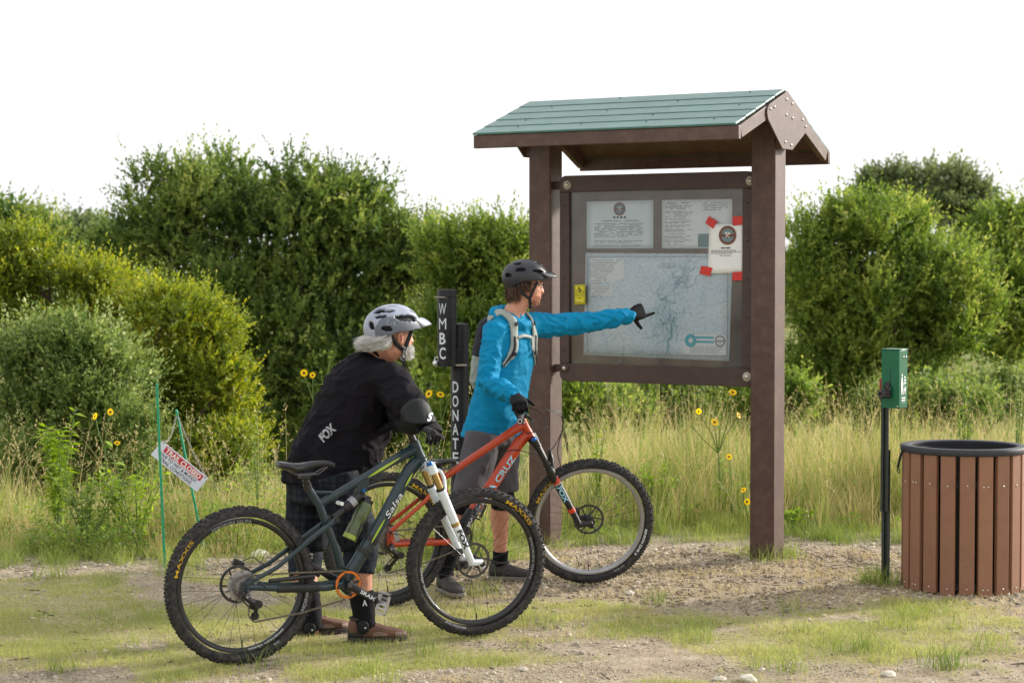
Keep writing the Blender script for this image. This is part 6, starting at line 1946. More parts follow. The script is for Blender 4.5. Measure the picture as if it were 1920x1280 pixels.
# the outline emblem on the helmet's grey side
m = MB()
epts = [(1.35, 0.50), (1.28, 0.40), (1.16, 0.42), (1.10, 0.33), (1.22, 0.24), (1.16, 0.12), (1.32, 0.20), (1.42, 0.10), (1.45, 0.24), (1.40, 0.34), (1.42, 0.44), (1.35, 0.50)]
e3 = []
for a_, e_ in epts:
    az = -(a_ + 0.72)
    rr = 1.012 + 0.025 * math.cos(6 * az) * math.cos(e_) * smooth(0.1, 0.6, e_)
    e3.append(MBh @ V((-0.008 + 0.150 * math.cos(e_) * math.cos(az) * rr, 0.118 * math.cos(e_) * math.sin(az) * rr, 0.038 + 0.116 * math.sin(e_) * rr)))
m.tube(e3, 0.0016, 6).build('emblem', 'helmet_light', hlB)
straps(pb, MBh, 0.0075)
MB().tube([MBh @ V((0.022, -0.050, -0.112)), MBh @ V((0.020, -0.056, -0.15)), MBh @ V((0.016, -0.05, -0.18))], 0.0065, 8, True, (0.4, 1.4)).build('strap_end', 'strap', pb)
# loose black shirt
sh = MB()
def rb(t, f, l, df=0.0, dz=0.0): return (b_pel + Tb * t + Ub * df + Z * dz, Ub * f, Lb * l)
sh.rings([(b_pel - Z * 0.01 + Fb * 0.0, Fb * 0.205, Lb * 0.215), rb(0.08, 0.205, 0.215, 0.005), rb(0.18, 0.208, 0.218, 0.015), rb(0.28, 0.205, 0.22, 0.018), rb(0.38, 0.190, 0.22, 0.010), rb(0.48, 0.165, 0.225, -0.002), rb(0.56, 0.130, 0.205, -0.012), rb(0.62, 0.095, 0.14, -0.012), rb(0.665, 0.072, 0.085, -0.005)], 32, True, 2.25)
for s_, el in ((b_rsh, b_rel), (b_lsh, b_lel)):
    inn = b_pel + Tb * 0.50
    sh.limb([s_.lerp(inn, 0.35), s_, s_.lerp(el, 0.35), s_.lerp(el, 0.66), s_.lerp(el, 0.74)], [0.10, 0.098, 0.090, 0.084, 0.080], 20)
fB1 = folds(0.015, 6.5, (1.0, 1.0, 0.8), 1.7); fB2 = folds(0.009, 11.0, (1, 1, 1.5), 4.2, 0.3, True)
remeshed(sh, 'shirt', 'shirt_black', pb, 0.009, 6, wr=lambda co, n: fB1(co, n) * (0.5 + 0.7 * smooth(1.25, 0.9, co.z)) + fB2(co, n) * 0.7)
col_pts = [b_neck + Tb * 0.004 + Ub * (0.074 * math.cos(2 * math.pi * k / 20) - 0.004) + Lb * 0.082 * math.sin(2 * math.pi * k / 20) - Tb * 0.02 * math.cos(2 * math.pi * k / 20) for k in range(21)]
MB().tube(col_pts, 0.0085, 8, False).build('collar', 'shirt_black', pb)
# chest side logo on the flank
ob = at(604, 822, 9.9)
pl_n = (-Fb * 0.15 - Lb * 0.93 + Z * 0.2).normalized()
shirt_o = [c_ for c_ in pb.children if c_.name.startswith('shirt')][0]
bvh = BVHTree.FromPolygons([v.co.copy() for v in shirt_o.data.vertices], [tuple(p.vertices) for p in shirt_o.data.polygons])
def on_shirt(px, py, lift=0.004):
    r = ray(px, py).normalized()
    h_ = bvh.ray_cast(_C, r)
    return (h_[0] + h_[1] * lift) if h_[0] else _C + r * 10
def cast_text(name, s, px0, py0, ux, uy, hpx, wpx, mat, par, w=0.03):
    """print that lies on the cloth: px0,py0 start of the base line, unit vectors in the picture"""
    lettering(name, s, hpx, lambda x, y: on_shirt(px0 + ux[0] * x + uy[0] * y, py0 + ux[1] * x + uy[1] * y), mat, par, width=wpx, weight=w, sub=2)
cast_text('logo', 'FOX', 606, 829, (0.72, -0.69), (-0.50, -0.75), 17, 34, 'decal_grey', shirt_o, 0.05)
# plaid shorts
st = MB()
st.rings([(b_pel + Z * 0.08, Fb * 0.175, Lb * 0.19), (b_pel - Z * 0.02, Fb * 0.180, Lb * 0.20), (b_pel - Z * 0.11, Fb * 0.165, Lb * 0.19)], 24, True, 2.3)
for hp, kn in ((b_rhip, b_rkn), (b_lhip, b_lkn)):
    st.tube([hp + Z * 0.04, hp.lerp(kn, 0.25), hp.lerp(kn, 0.6), hp.lerp(kn, 0.98)], [0.125, 0.122, 0.115, 0.108], 20)
remeshed(st, 'shorts', 'shorts_plaid', pb, 0.010, 4, wr=folds(0.009, 10.0, (1, 1, 0.6), 15.0))
for hp, kn, an in ((b_rhip, b_rkn, b_ran), (b_lhip, b_lkn, b_lan)):
    c = an - kn
    m = MB().tube([hp.lerp(kn, 0.88), kn - c * 0.04, kn + c * 0.10, kn + c * 0.24 - Fb * 0.012, kn + c * 0.36 - Fb * 0.016], [0.088, 0.090, 0.088, 0.084, 0.080], 20)
    remeshed(m, 'knee_sleeve', 'knee_navy', pb, 0.007, 2, wr=folds(0.003, 20, (1, 1, 1.5), 3))
    m = MB().tube([kn + c * 0.60 - Fb * 0.010, kn + c * 0.72 - Fb * 0.004, kn + c * 0.88, an, an + V((0.01, 0, -0.03))], [0.066, 0.062, 0.057, 0.055, 0.054], 18)
    sg = remeshed(m, 'sock', 'knit_black', pb, 0.007, 2, wr=folds(0.002, 22, (1, 1, 1.5), 6))
    q = an + V((-0.002, -0.056, -0.015))
    MB().ball(q, (0.030, 0.010, 0.034), 14, 10).build('ankle_guard', 'pad_black', pb)
    MB().ball(q + V((0.012, -0.010, -0.002)), (0.006, 0.003, 0.006), 8, 6).build('rivet', 'bike_alloy', pb)
    if hp is b_rhip:
        ea = kn + c * 0.76 + V((0.012, -0.0645, 0))
        lettering('logo', 'A', 0.030, on_plane(ea, (1, 0, 0), (0, 0, 1)), 'decal_white', sg, width=0.024, anchor=0.5, weight=0.02)
dS = V((0.985, 0.17, 0)).normalized()
shoe(pb, V((b_ran.x - 0.078, b_ran.y - 0.012, gzf(b_ran.x, b_ran.y) + 0.002)), dS, 0.285, 'shoe_brown', 'shoe_sole_dark', 'shoe_tan', 0.105, b_ran)
shoe(pb, V((b_lan.x - 0.078, b_lan.y - 0.012, gzf(b_lan.x, b_lan.y) + 0.002)), (0.92, 0.38, 0), 0.285, 'shoe_brown', 'shoe_sole_dark', 'shoe_tan', 0.105, b_lan)
# elbow pad and gloves
m = MB().limb([b_rsh.lerp(b_rel, 0.66), b_rsh.lerp(b_rel, 0.86), b_rel, b_rel.lerp(b_rwr, 0.35), b_rel.lerp(b_rwr, 0.6)], [0.072, 0.078, 0.080, 0.068, 0.056], 18)
ep = remeshed(m, 'elbow_pad', 'pad_black', pb, 0.008, 4)
bvh = BVHTree.FromPolygons([v.co.copy() for v in ep.data.vertices], [tuple(p.vertices) for p in ep.data.polygons])
cast_text('logo', 'S', 800, 790, (0.9, -0.2), (0.25, -0.95), 15, 9, 'decal_white', ep, 0.04)
m = MB().limb([b_lsh.lerp(b_lel, 0.7), b_lel, b_lel.lerp(b_lwr, 0.5)], [0.066, 0.070, 0.052], 16)
remeshed(m, 'elbow_pad', 'pad_black', pb, 0.008, 4)
for wr, d_, n_, lf in ((b_lwr, V((0.30, -0.75, -0.35)), V((0.3, -0.2, 0.9)), True), (b_rwr, V((-0.4, 0.85, -0.1)), V((0, 0, 1)), False)):
    g = MB()
    hand(g, wr, d_, n_, lf, [(25, 40, 30), (28, 45, 30), (32, 45, 30), (35, 45, 30)], (0.5, 30), sc=1.05)
    el = b_lel if lf else b_rel
    g.limb([el.lerp(wr, 0.75), wr], [0.040, 0.036], 12)
    remeshed(g, 'glove', 'glove_black', pb, 0.0045, 2)
# ------------------------------------------------------------------ vegetation
pmat('bark', lin(74, 60, 50), 0.9, var=0.3, scale=20, bump=0.6, bscale=40)
pmat('stem_green', lin(96, 120, 52), 0.7, var=0.2, scale=20)
leafmat('petal', lin(244, 200, 12), lin(255, 226, 40), 0.5, 3.0)
pmat('flower_disc', lin(84, 58, 26), 0.85, var=0.3, scale=120)
leafmat('leaf_dark', lin(72, 96, 48), lin(138, 158, 80), 0.40, 0.9, lin(166, 172, 96))
leafmat('leaf_mid', lin(82, 108, 44), lin(152, 170, 80), 0.42, 0.9, lin(188, 190, 102))
leafmat('leaf_yellow', lin(92, 112, 42), lin(158, 168, 60), 0.38, 0.8, lin(188, 184, 70))
leafmat('leaf_silver', lin(84, 108, 54), lin(150, 166, 92), 0.35, 0.9, lin(188, 196, 138))
leafmat('leaf_far', lin(88, 104, 70), lin(140, 152, 100), 0.30, 0.5)
leafmat('leaf_lime', lin(112, 146, 40), lin(172, 192, 74), 0.40, 1.5)
leafmat('grass_green', lin(96, 120, 52), lin(170, 180, 98), 0.36, 0.8, lin(208, 202, 138))
leafmat('grass_dry', lin(168, 152, 100), lin(224, 208, 156), 0.30, 0.8, lin(196, 160, 112))
leafmat('grass_short', lin(138, 152, 76), lin(200, 200, 128), 0.30, 1.2, lin(220, 208, 156))
leafmat('straw', lin(158, 136, 100), lin(224, 206, 166), 0.1, 2.0, lin(112, 94, 74))
leafmat('chips', lin(84, 74, 66), lin(176, 158, 134), 0.0, 2.0, lin(214, 200, 180), rough=0.85)
leafmat('pebbles', lin(122, 112, 100), lin(208, 198, 178), 0.0, 2.0, lin(238, 232, 220), rough=0.85)

def crown(name, parent, blobs, n_sh, n_lf, leaf, mat, seed, shoot=(0.25, 0.55), up=0.55, rough=0.28, wl=0.5, n_sub=11):
    rg = np.random.default_rng(seed)
    big = np.array(blobs, float)
    sub = []
    for b in big:                                   # every limb carries several separate clumps of foliage
        for k in range(n_sub):
            q = unit(rg.normal(size=3) + np.array([0, -0.15, 0.35]))
            rr = rg.uniform(0.26, 0.48)
            c = b[:3] + q * b[3:6] * rg.uniform(0.50, 0.86)
            sub.append([*c, *(b[3:6] * rr * rg.uniform(0.85, 1.2, 3)), *(q * 0.8)])
        sub.append([*b[:3], *(b[3:6] * 0.55), 0, 0, 0])
    bl = np.array(sub)
    wgt = (bl[:, 3] * bl[:, 5]) ** 0.9; wgt /= wgt.sum()
    bi = rg.choice(len(bl), n_sh, p=wgt)
    core = rg.random(n_sh) < 0.22                   # twigs deep inside close the crown
    d = unit(rg.normal(size=(n_sh, 3)) + bl[bi, 6:9])
    d[:, 2] = np.where(rg.random(n_sh) < 0.55, np.abs(d[:, 2]), d[:, 2])
    rad = rg.uniform(0.50, 1.0, (n_sh, 1)) ** 0.6
    lump = 1 + rough * (np.sin(d[:, :1] * 5 + bi[:, None]) * np.sin(d[:, 2:] * 6 + bi[:, None] * 2) * 0.6 + rg.normal(0, 0.35, (n_sh, 1)) * 0.6)
    st = bl[bi, :3] + d * bl[bi, 3:6] * rad * np.clip(lump, 0.6, 1.25)
    cb = big[rg.integers(0, len(big), n_sh)]
    st = np.where(core[:, None], cb[:, :3] + unit(rg.normal(size=(n_sh, 3))) * cb[:, 3:6] * rg.uniform(0.1, 0.78, (n_sh, 1)), st)
    sd = unit(d * 0.75 + np.array([0, 0, up]) + rg.normal(0, 0.32, (n_sh, 3)))
    sl = rg.uniform(shoot[0], shoot[1], (n_sh, 1))
    t = (np.arange(n_lf) + 0.5) / n_lf
    t = t[None, :, None] + rg.uniform(-0.4, 0.4, (n_sh, n_lf, 1)) / n_lf
    bend = rg.normal(0, 0.25, (n_sh, 1, 3))
    p = st[:, None] + sd[:, None] * sl[:, None] * t + bend * sl[:, None] * t ** 2
    ld = unit(sd[:, None] * 0.9 + rg.normal(0, 0.55, (n_sh, n_lf, 3)))
    sv = unit(np.cross(ld, rg.normal(size=(n_sh, n_lf, 3)) + np.array([0, 0, 1.0])))
    L = leaf * rg.uniform(0.6, 1.25, (n_sh, n_lf, 1)) * (1.15 - 0.4 * t) * np.where(core, 1.7, 1.0)[:, None, None]
    a = p; b = p + ld * L * 0.5 + sv * L * wl / 2; c = p + ld * L; e = p + ld * L * 0.5 - sv * L * wl / 2
    vv = np.stack([a, b, c, e], 2).reshape(-1, 3)
    n = n_sh * n_lf
    ff = np.arange(n * 4).reshape(n, 4)
    o = np_mesh(name, vv, ff, mat, parent)
    tn = np.repeat((rg.uniform(-0.34, 0.34, (n_sh, 1, 1)) + 0.22 * (t - 0.5)).reshape(-1), 4).astype(np.float32)
    o.data.attributes.new('tint', 'FLOAT', 'POINT').data.foreach_set('value', tn)
    return o

def blobs_px(lst, D, seed, dy=0.6):
    rg = random.Random(seed)
    s = FPX / D
    out = []
    for (px, py, rx, ry) in lst:
        Y = D + rg.uniform(-dy, dy)
        c = at(px, py, Y)
        out.append((c.x, c.y, c.z, rx / s, max(rx, ry) / s * rg.uniform(0.8, 1.05), ry / s))
    return out

def tree(name, label, cat, lst, D, base_px, n_sh, n_lf, leaf, mat, seed, group=None, shoot=(0.25, 0.55), up=0.55, trunk=0.12, wl=0.5, rough=0.28, dy=0.6):
    bl = blobs_px(lst, D, seed, dy)
    bx = px_to_X(base_px, D)
    bz = gzf(bx, D) - 0.1
    r = wthing(name, V((bx, D, bz)), label, cat, group)
    crown('crown', r, bl, n_sh, n_lf, leaf, mat, seed, shoot, up, rough, wl)
    rg = random.Random(seed + 1)
    m = MB()
    zt = sum(b[2] for b in bl) / len(bl)
    fork = V((bx, D, bz + (zt - bz) * 0.45))
    b0 = V((bx, D, bz))
    m.tube([b0, b0.lerp(fork, 0.5) + V((rg.uniform(-.1, .1), 0, 0)), fork], [trunk * 1.2, trunk, trunk * 0.85], 10)
    for b in bl:
        c = V(b[:3])
        mid = fork.lerp(c, 0.5) + V((rg.uniform(-.15, .15), rg.uniform(-.15, .15), rg.uniform(0, .2)))
        e = c + V((rg.uniform(-.3, .3) * b[3], rg.uniform(-.3, .3), b[5] * 0.5))
        m.tube([fork - V((0, 0, 0.05)), mid, c, e], [trunk * 0.7, trunk * 0.42, trunk * 0.25, trunk * 0.06], 7)
        for k in range(5):
            d = V((rg.uniform(-1, 1), rg.uniform(-1, 1), rg.uniform(-0.2, 1)))
            q = c + V((d.x * b[3], d.y * b[4], d.z * b[5])) * 0.8
            st = mid.lerp(c, rg.uniform(0.3, 1))
            m.tube([st, st.lerp(q, 0.5) + V((0, 0, 0.06)), q], [trunk * 0.22, trunk * 0.13, trunk * 0.04], 5)
    m.build('trunk', 'bark', r)
    return r

GT = 'trees and bushes behind the meadow'
tree('elm_tree', 'big dark green rounded tree rising behind the leaning rider', 'tree',
     [(335, 410, 95, 85), (440, 390, 105, 75), (560, 412, 105, 80), (655, 420, 95, 80), (275, 465, 65, 60), (222, 500, 55, 60), (735, 470, 68, 75), (790, 500, 60, 70), (560, 540, 170, 140), (700, 610, 140, 160), (430, 540, 150, 125), (620, 750, 160, 115), (770, 740, 95, 115), (500, 720, 110, 120), (520, 840, 110, 70), (680, 850, 120, 70), (800, 840, 90, 70)], 32, 600, 9400, 20, 0.080, 'leaf_dark', 31, GT, (0.22, 0.52), 0.9, 0.16)
tree('elm_tree', 'bright green feathery tree behind the donation post', 'tree',
     [(835, 495, 55, 60), (905, 475, 60, 45), (965, 495, 50, 60), (880, 560, 85, 100), (965, 600, 60, 120), (870, 690, 105, 110), (975, 740, 60, 90), (900, 800, 100, 70)], 29, 900, 3900, 20, 0.070, 'leaf_mid', 33, GT, (0.2, 0.5), 0.9, 0.10)
tree('yellowing_bush', 'yellow green bush spreading behind the trail closed sign', 'bush',
     [(40, 500, 85, 55), (180, 555, 95, 55), (300, 595, 85, 55), (395, 640, 60, 65), (330, 700, 110, 90), (425, 720, 48, 60), (150, 620, 140, 100), (20, 560, 80, 100), (300, 800, 110, 80), (400, 800, 70, 70), (430, 860, 90, 60), (320, 880, 90, 50)], 22, 280, 7200, 16, 0.050, 'leaf_yellow', 35, GT, (0.14, 0.34), 0.7, 0.08)
tree('silver_bush', 'grey green small-leaved bush at the left edge', 'bush',
     [(60, 690, 95, 70), (150, 665, 60, 50), (215, 705, 75, 75), (50, 790, 110, 95), (205, 800, 90, 80), (120, 880, 110, 70), (30, 900, 80, 60), (220, 890, 80, 60)], 19.5, 120, 5200, 14, 0.046, 'leaf_silver', 37, GT, (0.15, 0.42), 0.55, 0.06, 0.5, 0.5)
tree('far_tree', 'dark tree top at the far left edge', 'tree', [(30, 448, 50, 32), (-30, 440, 55, 38), (75, 475, 45, 40), (0, 500, 80, 50)], 44, 20, 1100, 14, 0.14, 'leaf_dark', 39, GT, (0.4, 0.8), 0.6, 0.15)
tree('far_tree', 'small hazy tree between the left bush and the big tree', 'tree', [(140, 450, 45, 20), (180, 465, 40, 32), (108, 470, 40, 30)], 60, 150, 800, 12, 0.18, 'leaf_far', 41, GT, (0.4, 0.8), 0.4, 0.15)
tree('elm_tree', 'large bright green tree right of the kiosk', 'tree',
     [(1600, 445, 70, 60), (1535, 505, 65, 85), (1675, 455, 75, 60), (1735, 530, 90, 85), (1640, 550, 125, 105), (1550, 610, 85, 105), (1800, 610, 75, 95), (1610, 690, 110, 75), (1740, 660, 95, 70), (1535, 710, 70, 60), (1640, 760, 110, 50), (1530, 770, 60, 40)], 30, 1620, 6400, 21, 0.070, 'leaf_mid', 43, GT, (0.2, 0.5), 0.9, 0.15)
tree('far_tree', 'dark open-crowned tree standing tallest at the far right', 'tree',
     [(1690, 352, 48, 26), (1765, 348, 54, 26), (1640, 362, 28, 20), (1830, 386, 32, 22), (1800, 372, 36, 26), (1720, 392, 80, 30), (1840, 430, 50, 40)], 55, 1770, 2000, 16, 0.13, 'leaf_far', 45, GT, (0.3, 0.6), 0.3, 0.22)
tree('elm_tree', 'olive green tree at the right edge behind the litter bin', 'tree',
     [(1850, 470, 65, 60), (1910, 455, 60, 50), (1895, 560, 70, 100), (1840, 560, 60, 80), (1890, 650, 60, 60)], 40, 1880, 2600, 16, 0.105, 'leaf_mid', 47, GT, (0.35, 0.7), 0.6, 0.15)
for i, (lst, D, mat, lab, n) in enumerate((
        ([(1085, 765, 60, 50), (1160, 785, 60, 40), (1060, 720, 50, 40)], 25, 'leaf_mid', 'low green shrub just right of the left kiosk post', 1300),
        ([(1250, 770, 75, 48), (1330, 765, 70, 50)], 26, 'leaf_dark', 'low dark shrub below the middle of the display case', 1500),
        ([(1400, 775, 60, 45), (1470, 770, 50, 45)], 24, 'leaf_mid', 'low green shrub behind the right kiosk post', 1000),
        ([(1735, 768, 90, 42), (1660, 778, 70, 38), (1800, 775, 70, 36)], 27, 'leaf_dark', 'low dark shrub behind the bag dispenser', 1500),
        ([(1850, 752, 80, 38), (1915, 752, 60, 40), (1790, 765, 60, 30)], 30, 'leaf_silver', 'low pale shrub at the right edge of the meadow', 1300))):
    tree('low_shrub', lab, 'shrub', lst, D, lst[0][0], n, 13, 0.065, mat, 60 + i, GT, (0.15, 0.35), 0.5, 0.04)
# a far-off wood that closes the view between the trees
fb = []
rg_ = random.Random(4)
for k in range(46):
    x = -46 + k * 2.05
    fb.append((x, 88 + rg_.uniform(-5, 5), -0.6 + rg_.uniform(0, 0.8), 2.2, 2.0, rg_.uniform(1.4, 2.3)))
tag(crown('far_wood', None, fb, 3600, 12, 0.30, 'leaf_far', 51, (0.5, 1.0), 0.4), 'distant line of trees closing the view behind the meadow', 'wood', kind='stuff')

# ------------------------------------------------------------------ grass
ch0 = [(-1, -1, -1), (1, -1, -1), (1, 1, -1), (-1, 1, -1), (-0.8, -0.7, 1), (0.9, -0.8, 1), (0.8, 0.8, 1), (-0.9, 0.7, 1)]
cf0 = [(3, 2, 1, 0), (4, 5, 6, 7), (0, 1, 5, 4), (1, 2, 6, 5), (2, 3, 7, 6), (3, 0, 4, 7)]
def blades(name, base, h, lean, az, w, mat, levels=4, droop=0.35, label=None, cat='grass', parent=None):
    n = len(base)
    t = np.linspace(0, 1, levels)[None, :, None]
    dirv = np.stack([np.cos(az), np.sin(az), np.zeros(n)], -1)[:, None]
    up = np.array([0, 0, 1.0])[None, None]
    hh = h[:, None, None]; ln = lean[:, None, None]
    p = base[:, None] + up * hh * (t - droop * ln * t ** 2.4) + dirv * hh * ln * t ** 1.7
    fa = RNG.uniform(0, np.pi, n)
    sv = np.stack([np.cos(fa), np.sin(fa), np.zeros(n)], -1)[:, None]
    ww = w[:, None, None] * (1 - t) ** 0.7 * 0.5 + 0.0002
    vv = np.stack([p - sv * ww, p + sv * ww], 2).reshape(n, levels * 2, 3)
    q = np.array([[2 * i, 2 * i + 1, 2 * i + 3, 2 * i + 2] for i in range(levels - 1)])
    ff = (q[None] + (np.arange(n) * levels * 2)[:, None, None]).reshape(-1, 4)
    o = np_mesh(name, vv.reshape(-1, 3), ff, mat, parent)
    return tag(o, label, cat, kind='stuff'), p
def front(x):
    return 13.05 + 1.15 * nsmooth(-0.6, 0.9, x) - 0.25 * nsmooth(-1.6, -2.6, x) + 0.55 * (vnoise(x, x * 0 + 3, 1.7, 8) - 0.5) + 0.45 * (vnoise(x, x * 0 + 3, 5.0, 9) - 0.5)
def tufts(n_t, per, ymax, hr, seed, dens=None):
    rg = np.random.default_rng(seed)
    y = 12.6 + (ymax - 12.6) * rg.random(n_t * 3) ** 1.25
    x = rg.uniform(-1, 1, n_t * 3) * (0.262 * y + 0.5)
    dy = y - front(x)
    keep = dy > 0
    if dens is not None: keep &= rg.random(n_t * 3) < dens(x, y)
    x, y, dy = x[keep][:n_t], y[keep][:n_t], dy[keep][:n_t]
    k = len(x)
    tall = (hr[0] + (hr[1] - hr[0]) * np.clip(vnoise(x, y, 1.3, 14) * 1.1 - 0.1 + rg.normal(0, 0.2, k), -0.2, 1.15)) * (0.42 + 0.58 * nsmooth(0.0, 1.1, dy)) * (0.74 + 0.38 * nsmooth(-0.8, 0.8, x)) * (0.55 + 0.75 * vnoise(x, y, 2.2, 15))
    az = rg.uniform(0, 2 * np.pi, (k, per)); rr = np.abs(rg.normal(0, 0.055, (k, per)))
    bx = x[:, None] + np.cos(az) * rr; by = y[:, None] + np.sin(az) * rr
    bx, by = bx.ravel(), by.ravel()
    base = np.stack([bx, by, gz(bx, by) - 0.01], -1)
    h = (tall[:, None] * rg.uniform(0.45, 1.1, (k, per))).ravel()
    lean = np.clip(rg.normal(0.28, 0.16, (k, per)), 0.02, 0.85).ravel()
    return base, h, lean, (az + rg.normal(0, 0.5, (k, per))).ravel()
bs, h, le, az = tufts(2150, 17, 21.0, (0.20, 0.78), 71)
blades('tall_grass', bs, h, le, az, RNG.uniform(0.004, 0.008, len(bs)), 'grass_green', 4, 0.35, 'tall green meadow grass behind the kiosk')
bs, h, le, az = tufts(1650, 14, 20.0, (0.28, 0.88), 72, lambda x, y: 0.45 + 0.55 * nsmooth(0.35, 0.6, vnoise(x, y, 0.7, 33)))
o_, pth = blades('dry_grass', bs, h, le, az, RNG.uniform(0.003, 0.006, len(bs)), 'grass_dry', 4, 0.45, 'dry straw-coloured meadow grass behind the kiosk')
# broad-leaved weeds among the grass
n = 15000
rg = np.random.default_rng(77)
y = 12.7 + 4.2 * rg.random(n * 5) ** 1.6; x = rg.uniform(-1, 1, n * 5) * (0.262 * y + 0.3)
kp = ((y - front(x)) > -0.22) & (rg.random(n * 5) < nsmooth(0.50, 0.72, vnoise(x, y, 2.4, 51)) * (0.35 + 0.65 * nsmooth(0.8, -0.8, x)))
x, y = x[kp][:n], y[kp][:n]; n = len(x)
p = np.stack([x, y, gz(x, y) + 0.34 * rg.random(n) ** 1.3 * (0.4 + vnoise(x, y, 3.0, 52))], -1)
d = unit(rg.normal(size=(n, 3)) * np.array([1, 1, 0.5]) + np.array([0, 0, 0.3])); sv = unit(np.cross(d, np.array([0, 0, 1.0]) + rg.normal(0, 0.4, (n, 3))))
L = rg.uniform(0.022, 0.06, (n, 1))
vv = np.stack([p, p + d * L * .45 + sv * L * .2, p + d * L, p + d * L * .45 - sv * L * .2], 1).reshape(-1, 3)
tag(np_mesh('meadow_weeds', vv, np.arange(n * 4).reshape(-1, 4), 'leaf_mid'), 'low broad-leaved weeds mixed into the meadow edge', 'weeds', kind='stuff')
# seed heads on tall thin stalks
n = 850
rg = np.random.default_rng(73)
y = rg.uniform(13.4, 19, n * 2); x = rg.uniform(-1, 1, n * 2) * (0.262 * y + 0.3)
kp = (y - front(x)) > 0.15; x, y = x[kp][:n], y[kp][:n]; n = len(x)
hs2 = rg.uniform(0.6, 1.02, n) * (0.7 + 0.3 * nsmooth(0.2, 1.2, y - front(x)))
az = rg.uniform(0, 2 * np.pi, n); le = np.clip(rg.normal(0.35, 0.18, n), 0.05, 0.8)
_, P_ = blades('seed_stalks', np.stack([x, y, gz(x, y)], -1), hs2, le, az, np.full(n, 0.0042), 'grass_dry', 6, 0.5, 'thin dry seed stalks standing above the meadow grass')
tipd = unit(P_[:, -1] - P_[:, -2])
k = 12
tt = rg.uniform(-0.16, 0.02, (n, k, 1))
sp = P_[:, -1][:, None] + tipd[:, None] * tt + rg.normal(0, 0.007, (n, k, 3))
sdv = unit(tipd[:, None] + rg.normal(0, 0.55, (n, k, 3)))
sid = unit(np.cross(sdv, rg.normal(size=(n, k, 3))))
Ls, Ws = 0.022, 0.006
vv = np.stack([sp, sp + sdv * Ls * .5 + sid * Ws * .5, sp + sdv * Ls, sp + sdv * Ls * .5 - sid * Ws * .5], 2).reshape(-1, 3)
tag(np_mesh('seed_heads', vv, np.arange(n * k * 4).reshape(-1, 4), 'grass_dry'), 'drooping seed heads at the tops of the dry stalks', 'grass', kind='stuff')
# far meadow on the right
y = 20 + 40 * rg.random(9000) ** 1.6; x = rg.uniform(-1, 1, 9000) * (0.27 * y + 1)
blades('far_grass', np.stack([x, y, gz(x, y)], -1), rg.uniform(0.25, 0.6, 9000), np.clip(rg.normal(0.25, 0.15, 9000), 0, 0.7), rg.uniform(0, 6.28, 9000), rg.uniform(0.01, 0.022, 9000), 'grass_green', 3, 0.35, 'far meadow grass running back to the trees')
# short turf
def turf(n, seed, hr, mat, name, lab, thr=0.12, y0=8.4, y1=14.6, w=(0.0018, 0.0036), lean=0.5):
    rg = np.random.default_rng(seed)
    y = y0 + (y1 - y0) * rg.random(n * 4) ** 1.25; x = rg.uniform(-1, 1, n * 4) * (0.258 * y + 0.1)
    g = grass_mask(x, y) * (0.35 + 0.9 * nsmooth(0.3, 0.75, vnoise(x, y, 6.0, 41)))
    kp = rg.random(n * 4) < np.clip(g - thr, 0, 1); x, y = x[kp][:n], y[kp][:n]; n = len(x)
    hh = rg.uniform(hr[0], hr[1], n) * (0.55 + 0.8 * vnoise(x, y, 3.0, 44))
    return blades(name, np.stack([x, y, gz(x, y) - 0.002], -1), hh, np.clip(rg.normal(lean, 0.3, n), 0.05, 1.1), rg.uniform(0, 6.28, n), rg.uniform(w[0], w[1], n), mat, 3, 0.4, lab)
turf(92000, 81, (0.014, 0.042), 'grass_short', 'short_turf', 'short green turf growing in patches on the trampled ground')
rg = np.random.default_rng(90)
# taller green fringe and loose tufts along the edge of the meadow and round the posts
xs, ys = [], []
for k in range(230):
    cx_ = rg.uniform(-3.6, 3.8); cy_ = float(front(np.array([cx_]))[0]) + rg.uniform(-0.75, 0.2)
    if k < 26: cx_ = rg.uniform(-2.2, 2.4); cy_ = rg.uniform(8.9, 12.2)
    if k in range(26, 40): a_ = rg.uniform(0, 6.28); cx_, cy_ = (KR.x + 0.15 * math.cos(a_), KR.y + 0.15 * math.sin(a_)) if k % 2 else (PX + 0.1 * math.cos(a_), PY_ - 0.08 + 0.1 * math.sin(a_))
    m_ = rg.integers(30, 70); xs.append(cx_ + rg.normal(0, 0.05, m_)); ys.append(cy_ + rg.normal(0, 0.05, m_))
xs = np.concatenate(xs); ys = np.concatenate(ys); n = len(xs)
blades('grass_tufts', np.stack([xs, ys, gz(xs, ys) - 0.003], -1), rg.uniform(0.05, 0.17, n), np.clip(rg.normal(0.5, 0.25, n), 0.05, 1), rg.uniform(0, 6.28, n), rg.uniform(0.002, 0.0045, n), 'grass_green', 4, 0.4, 'loose green grass tufts along the edge of the bare ground')
# bleached dead tufts on the bare ground
xs, ys = [], []
for k in range(210):
    if k < 130: cx_, cy_ = rg.uniform(-0.4, 3.0), rg.uniform(10.2, 13.2)
    else: cx_, cy_ = rg.uniform(-2.4, 2.9), rg.uniform(8.8, 12.4)
    m_ = rg.integers(30, 75); sp_ = rg.uniform(0.03, 0.11); xs.append(cx_ + rg.normal(0, sp_ * 1.6, m_)); ys.append(cy_ + rg.normal(0, sp_, m_))
xs = np.concatenate(xs); ys = np.concatenate(ys); n = len(xs)
blades('dead_tufts', np.stack([xs, ys, gz(xs, ys) - 0.002], -1), rg.uniform(0.015, 0.06, n), np.clip(rg.normal(0.9, 0.4, n), 0.1, 1.8), rg.uniform(0, 6.28, n), rg.uniform(0.0016, 0.0034, n), 'grass_dry', 3, 0.4, 'bleached dead grass tufts on the bare ground round the kiosk')
